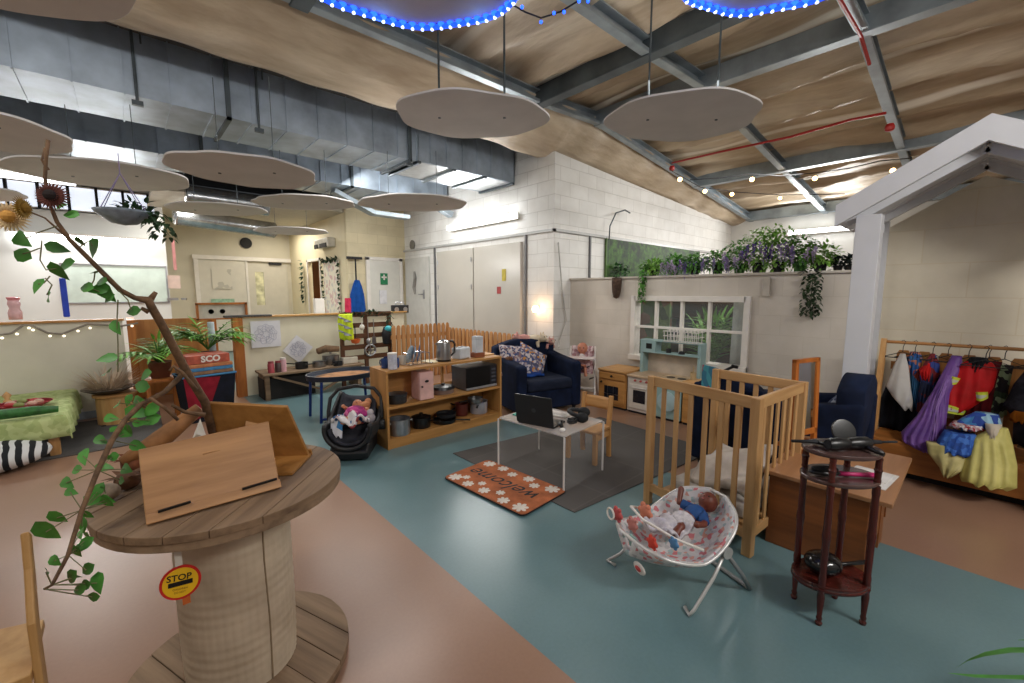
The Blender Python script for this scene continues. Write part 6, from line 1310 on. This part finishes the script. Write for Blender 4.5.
# ================================================================ THREE TIER SIDE TABLE
TX, TY = 2.43, .375
t = T('tiered_side_table', 'dark mahogany three tier oval side table with turned legs', 'side table', (TX, TY, 0), math.radians(-42))
OA, OB = .17, .125
def oval(z, th, a=OA, b_=OB): return MB().lathe([(.001, z-th), (.97, z-th), (1, z-th+.006), (1, z-.004), (.98, z), (.001, z)], seg=56, mt=Matrix.Diagonal((a, b_, 1, 1)))
TOPM = wood('#5b4440', '#3f2c2a', 3, 0, .22)
for z, s_, mt_ in ((.83, 1, TOPM), (.70, .99, TOPM), (.20, 1.0, DARKWOOD)): link('oval_shelf', oval(z, .02, OA*s_, OB*s_), mt_, t, smooth='auto')
link('shelf_edge', MB().tube([((OA-.012)*math.cos(a*PI/24), (OB-.012)*math.sin(a*PI/24), .175) for a in range(48)], .014, 8, True), DARKWOOD, t, smooth=True)
def turned(z0, z1, r_): 
    n = 28; pr = [(.001, z0)]; 
    for i in range(n+1):
        s_ = i/n; z = z0+(z1-z0)*s_; k = 1
        if .06 < s_ < .94: k = .72+.28*abs(math.sin(s_*PI*1.0))**.5+.22*max(0, math.sin(s_*PI*9))*(1 if (.35 < s_ < .65 or s_ < .15 or s_ > .85) else 0)
        pr.append((r_*k, z))
    pr.append((.001, z1)); return pr
for sx, sy in ((.6, -.68), (-.6, -.68), (.6, .68), (-.6, .68)):
    x, y = OA*sx*1.02, OB*sy*1.02
    lg = MB().lathe([(.001, 0), (.012, 0), (.015, .012), (.010, .022), (.013, .035), (.010, .045), (.016, .14), (.014, .165), (.018, .18), (.001, .18)], (x, y, 0), 14).lathe(turned(.2, .68, .0155), (x, y, 0), 14).lathe(turned(.70, .81, .014), (x, y, 0), 14)
    link('leg', lg, DARKWOOD, t, smooth='auto')
m4 = Matrix.Translation((TX, TY, 0)) @ Matrix.Rotation(math.radians(-42), 4, 'Z')
def dryer(label, c, rz, mat=BLACK, s_=1):
    t = T('toy_hair_dryer', label, 'hair dryer', c, rz)
    link('barrel', MB().lathe([(.028*s_, -.07*s_), (.036*s_, -.05*s_), (.038*s_, 0), (.03*s_, .06*s_), (.022*s_, .075*s_), (.016*s_, .07*s_)], seg=20, mt=Matrix.Translation((0, 0, .038*s_)) @ Matrix.Rotation(PI/2, 4, 'Y')), mat, t, smooth='auto')
    link('handle', MB().tube([(-.02*s_, 0, .035*s_), (-.03*s_, .05*s_, .02*s_), (-.04*s_, .12*s_, .016*s_)], [.017*s_, .014*s_, .013*s_], 10), mat, t, smooth=True)
    link('air_inlet', MB().lathe([(.001, 0), (.027*s_, 0)], seg=18, mt=Matrix.Translation((-.072*s_, 0, .038*s_)) @ Matrix.Rotation(-PI/2, 4, 'Y')), M('#4a4b50', .3, .5), t); return t
dryer('black toy hair dryer at the front left of the side table top', m4 @ Vector((-.055, -.045, .832)), -.6, BLACK, .78)
dryer('black toy hair dryer in the middle of the side table top', m4 @ Vector((.045, -.035, .832)), 2.5, BLACK, .78)
t = T('hand_mirror', 'round black hand mirror leaning up at the back of the side table top', 'hand mirror', m4 @ Vector((.045, .055, .833)), math.radians(-42)); q = Matrix.Translation((0, 0, .055)) @ Matrix.Rotation(math.radians(68), 4, 'X')
link('mirror_rim', xf(MB().lathe([(.045, -.006), (.056, -.004), (.056, .006), (.045, .008)], seg=30), q), BLACK, t, smooth='auto'); link('mirror_glass', xf(MB().lathe([(.001, .004), (.047, .004)], seg=30), q), M('#8f949c', .06, .9), t); link('mirror_back', xf(MB().lathe([(.001, -.004), (.047, -.004)], seg=30), q), BLACK, t)
S('curling_tong', MB().tube([(-.10, 0, .012), (0, 0, .016), (.07, .0, .014)], [.012, .013, .008], 10).tube([(.07, 0, .014), (.15, .01, .012)], .006, 8), BLACKM, 'slim black toy styling tong overhanging the right of the side table top', 'styling tong', None, m4 @ Vector((.13, .02, .833)), -.75, smooth=True)
S('curling_tong', MB().tube([(-.08, 0, .012), (0, 0, .014), (.08, .0, .012)], [.007, .008, .012], 10), BLACKM, 'slim black toy styling tong at the left edge of the side table top', 'styling tong', None, m4 @ Vector((-.13, .03, .833)), -.9, smooth=True)
t = T('hair_brush', 'black hair brush with pink handle on the middle tier of the side table', 'hair brush', m4 @ Vector((-.03, -.03, .702)), -.85)
link('brush_head', MB().ell((-.06, 0, .018), (.07, .032, .016), 16), BLACK, t, smooth=True); link('bristles', MB().ell((-.06, 0, .034), (.06, .026, .012), 14), BLACKM, t); link('handle', MB().tube([(.0, 0, .014), (.06, 0, .012), (.15, 0, .012)], [.012, .009, .012], 10), M('#c42a6e', .4), t, smooth=True)
t = T('frying_pan', 'black domed pan with long handle on the lowest tier of the side table', 'pan', m4 @ Vector((-.04, .0, .203)), .15-.75)
link('pan_dome', MB().ell((0, 0, .05), (.08, .075, .052), 24), M('#101012', .12), t, smooth=True); link('handle', MB().tube([(.07, 0, .03), (.13, 0, .03), (.24, 0, .03)], [.012, .009, .010], 8), BLACK, t, smooth=True)
# ================================================================ BOUNCER
BM = multi(['#c9c6c6', '#d2cfce', '#c4c2c4', '#9db0b2', '#cf9a8c', '#ccc8c8', '#b4b2b4', '#c4747a', '#cfcccc', '#c9c6c6'], 48)
fx = Vector((-math.cos(math.radians(-14)), -math.sin(math.radians(-14)), 0))
t = T('baby_bouncer', 'floral baby bouncer seat on bent white wire legs', 'baby bouncer', (2.10, 1.0, 0), math.radians(-20))
# local: +x towards the head end, y across
def seat(u, v):
    y = (u-.5)*2; s_ = v; x = -.31+.62*s_; w_ = (.12+.10*math.sin(PI*min(1, s_*1.05))**.6)+.035*s_
    if s_ > .74: w_ *= math.sqrt(max(.03, 1-((s_-.74)/.265)**2.4))
    if s_ < .16: w_ *= math.sqrt(max(.05, 1-((.16-s_)/.17)**2.2))
    z = .195+.03*(1-s_)+.30*max(0, s_-.42)**1.25-.055*math.sin(PI*min(1, s_*1.15))
    return (x, y*w_, z+.085*abs(y)**2.2)
link('seat_cover', MB().grid(seat, 26, 50), BM, t, smooth=True, solid=.022)
rim = [seat(0, .01+.98*i/30) for i in range(31)]+[seat(1, .01+.98*(30-i)/30) for i in range(31)]
WT = M('#cfcdca', .3, .3)
link('seat_ring', MB().tube([(x, y*1.03, z) for x, y, z in rim], .009, 8, True), WT, t, smooth=True)
for s_ in (-1, 1):
    link('leg', MB().tube([(.10, s_*.235, .27), (.02, s_*.245, .16), (-.10-.06*(s_ > 0), s_*.25, .03), (-.13-.12*(s_ > 0), s_*.25, .01), (-.11-.12*(s_ > 0), s_*.20, .009)], .009, 8), WT, t, smooth=True)
    link('leg', MB().tube([(.10, s_*.235, .27), (.22, s_*.24, .12), (.30, s_*.23, .012)], .012, 8), M('#8d8f90', .4, .4), t, smooth=True)
    link('hub', MB().lathe([(.001, -.015), (.03, -.015), (.03, .015), (.001, .015)], seg=16, mt=Matrix.Translation((.10, s_*.24, .27)) @ Matrix.Rotation(PI/2, 4, 'X')), M('#9fa09e', .5), t, smooth='auto')
link('rear_bar', MB().tube([(.30, -.23, .012), (.30, .23, .012)], .012, 8), M('#8d8f90', .4, .4), t)
ty = [(-.03, -.22, .30), (-.16, -.17, .36), (-.22, -.0, .385), (-.16, .17, .36), (-.03, .22, .30)]
link('toy_bar', MB().tube(ty, .007, 8), WHITE, t, smooth=True)
for (x, y, z, r_, c_, nm) in ((-.24, -.10, .32, .030, '#c43d2a', 'hanging_toy'), (-.235, .06, .33, .034, '#c9837a', 'hanging_toy'), (-.17, -.17, .34, .026, '#4f83b0', 'hanging_toy'), (-.10, .12, .34, .045, '#cf7f62', 'hanging_toy'), (-.28, .13, .36, .035, '#b9504e', 'hanging_toy'), (-.28, .0, .28, .028, '#8fb0a8', 'hanging_toy')):
    m = MB().ell((x, y, z), (r_*.45, r_, r_), 14)
    for k in range(6): m.ell((x, y+r_*.9*math.cos(k*PI/3), z+r_*.9*math.sin(k*PI/3)), (r_*.3, r_*.4, r_*.4), 8)
    link(nm, m, M(c_, .7, 0, .1), t, smooth=True)
link('teething_ring', MB().tube([(-.31, .15+.03*math.cos(a*PI/8), .36+.03*math.sin(a*PI/8)) for a in range(16)], .005, 6, True), WHITE, t)
link('name_tag', MB().ell((-.305, -.09, .195), (.008, .045, .028), 14), M('#d2ccc6', .6), t, smooth=True)
link('emblem', MB().ell((-.314, -.09, .195), (.006, .022, .012), 12), M('#b03a3a', .6), t)
m4 = Matrix.Translation((2.10, 1.0, 0)) @ Matrix.Rotation(math.radians(-20), 4, 'Z')
t = T('doll', 'brown baby doll in a blue top lying in the floral bouncer', 'doll', m4 @ Vector((.1, 0, .26)), math.radians(-20))
DB = doll_body((.13, .0, .13), .052, [(.06, 0, .085), (-.05, 0, .045)], [.042, .048], [[(.055, .05, .09), (.02, .10, .10), (.06, .13, .16)], [(.055, -.05, .09), (.0, -.10, .08), (-.05, -.10, .09)]], [[(-.05, .03, .045), (-.12, .055, .07), (-.17, .06, .04)], [(-.05, -.03, .045), (-.12, -.055, .07), (-.17, -.07, .04)]])
link('body', DB, BROWNSKIN, t, remesh=.0055); face(t, (.13, .0, .13), .052, (-.45, 0, .9), (1, 0, .3))
link('blue_top', MB().ell((.04, 0, .08), (.062, .055, .05), 16).tube([(.055, .04, .09), (.03, .09, .10)], .026, 10).tube([(.055, -.04, .09), (.01, -.09, .085)], .026, 10), M('#16457f', .75, 0, .15, 20), t, smooth=True)
link('patterned_trousers', MB().ell((-.05, 0, .06), (.065, .065, .05), 16), M('#cbc6c8', .8, 0, .2, 50), t, smooth=True)
S('burp_cloth', MB().grid(lambda u, v: (-.16+.18*u, -.10+.17*v, .33+.03*math.sin(u*6+1)*math.cos(v*5)+.01*math.sin(u*20)), 16, 16), fabric('#c9c4c8', '#b3aeb6', .9, 30), 'white speckled cloth over the legs of the brown doll', 'cloth', None, m4.translation, math.radians(-20), smooth=True, solid=.012)
# ================================================================ PLANTS ALONG THE PARTITION
WIS = [M('#8f7fb0', .6, 0, .2), M('#b3a4c4', .6, 0, .2), M('#6e5a9e', .6, 0, .2)]
PY = [3.02, 2.72, 2.45, 2.17, 1.92, 1.72, 1.52, 1.32, 1.14]
LAB = ['green plant pot at the left end of the row on the partition', 'wisteria pot second from the left on the partition', 'wisteria pot third from the left on the partition', 'trailing lilac pot above the left window panes', 'tall dark leaved wisteria above the window centre', 'highest leafy wisteria, under the roof corner', 'broad light green plant right of the highest one', 'pale pink flowering pot right of the fuse box', 'small bright green plant at the right of the row']
HG = [.20, .24, .24, .26, .34, .46, .46, .36, .26]
for i, y in enumerate(PY):
    t = T('potted_plant', LAB[i], 'plant', (5.35, y, 1.766), 0); rr = random.Random(20+i)
    link('pot', MB().lathe([(.001, 0), (.05, 0), (.065, .11), (.06, .11), (.001, .09)], seg=16), M(['#1b1c22', '#3a6a2c', '#1b1c22'][i % 3], .6), t, smooth='auto')
    m = MB(); foliage(m, (0, 0, HG[i]*.62), (.10, .17, HG[i]*.5), int(230+420*HG[i]), .05, .1, .2, rr); foliage(m, (-.03, 0, .10), (.08, .14, .08), 90, .05, .5, .0, rr)
    link('foliage', m, M('#86b850', .5, 0, .3, 9) if i in (0, 5, 6, 8) else M('#5f9a40', .5, 0, .3, 9), t)
    if i not in (0, 8):
        for k in range(12):
            m = MB(); q = Vector((rr.uniform(-.14, -.04), rr.uniform(-.16, .16), HG[i]*rr.uniform(.45, .75))); L = rr.uniform(.1, .2)
            for j in range(12): m.ell(q+Vector((rr.uniform(-.014, .014), rr.uniform(-.014, .014), -L*j/12)), .0145*(1-j/16), 5)
            link('flower_cluster', m, WIS[i % 3] if i != 7 else WIS[1], t)
p = at(820, 258, X=5.35)
for i, y in enumerate((.99, .90)):
    t = T('dark_plant', ['small dark spiky plant above the hanging dark vine', 'small dark spiky plant next to the white house post'][i], 'plant', (5.35, y, 1.766)); m = MB(); foliage(m, (0, 0, .08), (.05, .05, .06), 70, .06, rnd=random.Random(30+i))
    link('foliage', m, M('#1c2a26', .8, 0, .3), t); link('pot', MB().lathe([(.001, 0), (.035, 0), (.045, .05), (.001, .05)], seg=12), BLACK, t)
S('teal_tray', MB().box(-.03, .03, -.05, .05, 0, .012), M('#4f9a86', .5), 'thin teal tray lying on the partition beside the post', 'tray', None, (5.35, .82, 1.766))
S('stone_ball', MB().ell((0, 0, .03), (.035, .04, .03), 12), M('#5c4c42', .8), 'small brown ball at the right end of the partition top', 'ornament', None, (5.33, .77, 1.766), smooth=True)
# hanging plants
def hanging(label, px, py0, py1, mat, w_=.05, X=5.24, n=90, basket=None, strands=1, seed=1):
    p = at(px, py0, X=X); L = p.z-at(px, py1, X=X).z; t = T('hanging_plant', label, 'hanging plant', p); rr = random.Random(seed); m = MB()
    for s_ in range(strands):
        dy = (s_-(strands-1)/2)*-.055; LL = L*rr.uniform(.85, 1)
        for i in range(n): 
            a = rr.uniform(0, 2*PI); m.leaf((math.cos(a)*w_*.3, dy+math.sin(a)*w_*.4, -LL*i/n), (math.cos(a)-.3, math.sin(a), -.5), .05*rr.uniform(.7, 1.2), .032)
    foliage(m, (.05, 0, .03), (.06, .07*strands**.5, .04), 40, .05, rnd=rr); link('foliage', m, mat, t)
    if basket: link('wicker_cone', MB().lathe([(.065, -.08), (.07, -.14), (.06, -.28), (.04, -.36), (.001, -.38)], (0, 0, 0), 18), basket, t, smooth=True)
    link('stem', MB().cyl((0, 0, 0), (0, 0, -L*.9), .004, seg=5), DLEAF, t); return t
hanging('bright green trailing plant hanging at the window corner', 643, 270, 306, M('#4c8a2c', .6, 0, .35), .07, n=110, seed=3)
hanging('brown wicker cone basket with dark leaves hanging on the partition', 617, 272, 300, DLEAF, .06, n=30, basket=M('#4f3c30', .9, 0, .4, 30, .8, 50), seed=4)
hanging('dark green three stranded vine hanging near the white post', 813, 274, 318, M('#2d4226', .7, 0, .35), .035, n=60, strands=3, seed=5)
S('fuse_box', MB().box(-.03, 0, -.035, .035, -.1, .1), M('#beb7ab', .5), 'small beige trunking box on the partition right of the window', 'box', None, at(767, 287, X=5.29), bevel=.004)
# jungle picture and hook
def jungle():
    m, nt, b = newmat('jungle_print'); n = noise(nt, 2.6, 8, .7, (1, 1, 1)); n2 = noise(nt, 12, 5)
    r = ramp(nt, n.outputs['Fac'], [(.32, '#06140a'), (.44, '#17380f'), (.53, '#3f6a18'), (.6, '#0f280f'), (.72, '#3f6a2a')])
    r2 = ramp(nt, n2.outputs['Fac'], [(.35, (.45, .45, .45, 1)), (.65, (1.2, 1.2, 1.2, 1))]); mx = N(nt, 'ShaderNodeMix', data_type='RGBA', blend_type='MULTIPLY'); mx.inputs[0].default_value = 1
    nt.links.new(r.outputs[0], mx.inputs[6]); nt.links.new(r2.outputs[0], mx.inputs[7]); nt.links.new(mx.outputs[2], b.inputs['Base Color']); b.inputs['Roughness'].default_value = .6; return m
t = T('jungle_backdrop', 'long green jungle leaf backdrop on the block wall behind the partition', 'backdrop', (6.2, 4.395, 1.78))
link('printed_sheet', MB().box(0, 3.6, -.01, .01, 0, .68), jungle(), t); link('edge_strip', MB().box(-.02, .01, -.02, .01, 0, .69), M('#4c6a2c'), t)
m = MB(); foliage(m, (.35, -.09, .15), (.3, .02, .12), 60, .08, rnd=random.Random(12)); link('paper_leaves', m, M('#2f6a2c', .6, 0, .5, 4), t)
S('wire_hook', MB().tube([at(609, 240, Y=4.34)-at(609, 240, Y=4.34), at(610, 226, Y=4.3)-at(609, 240, Y=4.34), at(616, 213, Y=4.25)-at(609, 240, Y=4.34), at(625, 210, Y=4.25)-at(609, 240, Y=4.34), at(630, 213, Y=4.25)-at(609, 240, Y=4.34)], .012, 6), GALVD, 'curved grey wire hook rising above the jungle backdrop', 'hook', None, at(609, 240, Y=4.34), smooth=True)
# things beyond the window
t = T('storage_shelf', 'dark shelf of toys seen through the partition window', 'shelf', (6.7, 2.9, 0)); link('frame', MB().box(-.2, .2, -.7, .7, 0, .05).box(-.2, .2, -.7, -.66, 0, 1.4).box(-.2, .2, .66, .7, 0, 1.4).box(-.2, .2, -.7, .7, .7, .74).box(-.2, .2, -.7, .7, 1.36, 1.4).box(.16, .2, -.7, .7, 0, 1.4), wood('#5c4030', '#3c2a20', 3, 1), t)
for i, (y, c_, z) in enumerate(((-.45, '#3c5a34', .74), (-.1, '#5c4a3c', .74), (.25, '#33414c', .74), (.5, '#2f5230', .74), (-.3, '#6a3c30', .05), (.3, '#3c4a58', .05))):
    S('toy_crate', MB().box(-.14, .14, -.15, .15, 0, .36).box(-.15, .15, -.16, .16, .33, .37), M(c_, .6, 0, .3), ['green crate', 'brown crate', 'slate crate', 'leaf green crate', 'rust red crate', 'blue grey crate'][i]+' on the dark shelf beyond the window', 'crate', None, (6.68, 2.9+y, z+.002), bevel=.006)
palm('bushy plant standing beyond the partition window', (6.2, 2.55, 0), 22, .95, .3, 9, .2, '#2a2c30', spread=.6)
S('leaf_screen', MB().box(-.02, .02, -.6, .6, .3, 1.6).box(-.04, .04, -.62, -.56, 0, 1.62).box(-.04, .04, .56, .62, 0, 1.62), multi(['#4c6a34', '#3a5a2c', '#6a4a34', '#5c7a3c', '#2f4a28'], 7), 'green and brown leaf screen seen through the left window panes', 'screen', None, (6.05, 3.72, 0))
S('window_curtain', garment([(0, -.26, .26, .05), (-.9, -.27, .27, .07)], folds=5, amp=.015), M('#aab0ac', .8), 'pale grey curtain behind the right pane of the partition window', 'curtain', None, (5.62, 1.80, 1.50), -PI/2, smooth=True)
# palm blades at lower right corner
t = T('potted_palm', 'palm whose two long thin leaves reach in at the bottom right corner', 'plant', (2.62, -.62, 0)); m = MB(); c = t.location.copy()
link('pot', MB().lathe([(.001, 0), (.12, 0), (.16, .26), (.15, .26), (.001, .22)], seg=22), M('#7a5a44', .7), t, smooth='auto')
def blade(pix, w_):
    Q = [Vector((2.62, -.62, .25)), Vector((2.55, -.5, .42))]+[at(px, py, Z=z) for px, py, z in pix]; Q = [q-c for q in Q]; vs = []; fs = []; n = len(Q)
    for i, q in enumerate(Q):
        d = (Q[min(i+1, n-1)]-Q[max(0, i-1)]).normalized(); s_ = d.cross(Vector((0, 0, 1))).normalized(); k = w_*(.5+.5*math.sin(PI*(i+.5)/n)) if i < n-1 else .001
        vs += [q-s_*k, q-Vector((0, 0, k*.3)), q+s_*k]
    for i in range(n-1): a = i*3; fs += [(a, a+1, a+4, a+3), (a+1, a+2, a+5, a+4)]
    return vs, fs
for pix, w_ in (([(1040, 650, .45), (1010, 650, .42), (985, 654, .38), (968, 660, .33), (956, 668, .28)], .012), ([(1040, 678, .4), (1010, 677, .36), (975, 676, .32), (948, 673, .28)], .010), ([(1040, 640, .5), (1018, 640, .48)], .005)):
    v_, f_ = blade(pix, w_); link('leaf_blade', MB().add(v_, f_), LEAF, t, smooth=True)
# ================================================================ CAMERA
cam = bpy.data.cameras.new('camera'); co = bpy.data.objects.new('camera', cam); COL.objects.link(co); SC.camera = co
cam.sensor_fit = 'HORIZONTAL'; cam.sensor_width = 36; cam.lens = 36*FPX/1024; cam.clip_start = .02
co.location = (0, 0, H)
mt = Matrix((RT, UP, -FW)).transposed().to_4x4(); mt.translation = co.location; co.matrix_world = mt
vs_ = SC.view_settings; vs_.view_transform = 'Standard'; vs_.look = 'None'; vs_.gamma = 1; vs_.use_curve_mapping = False; vs_.exposure = 0.0
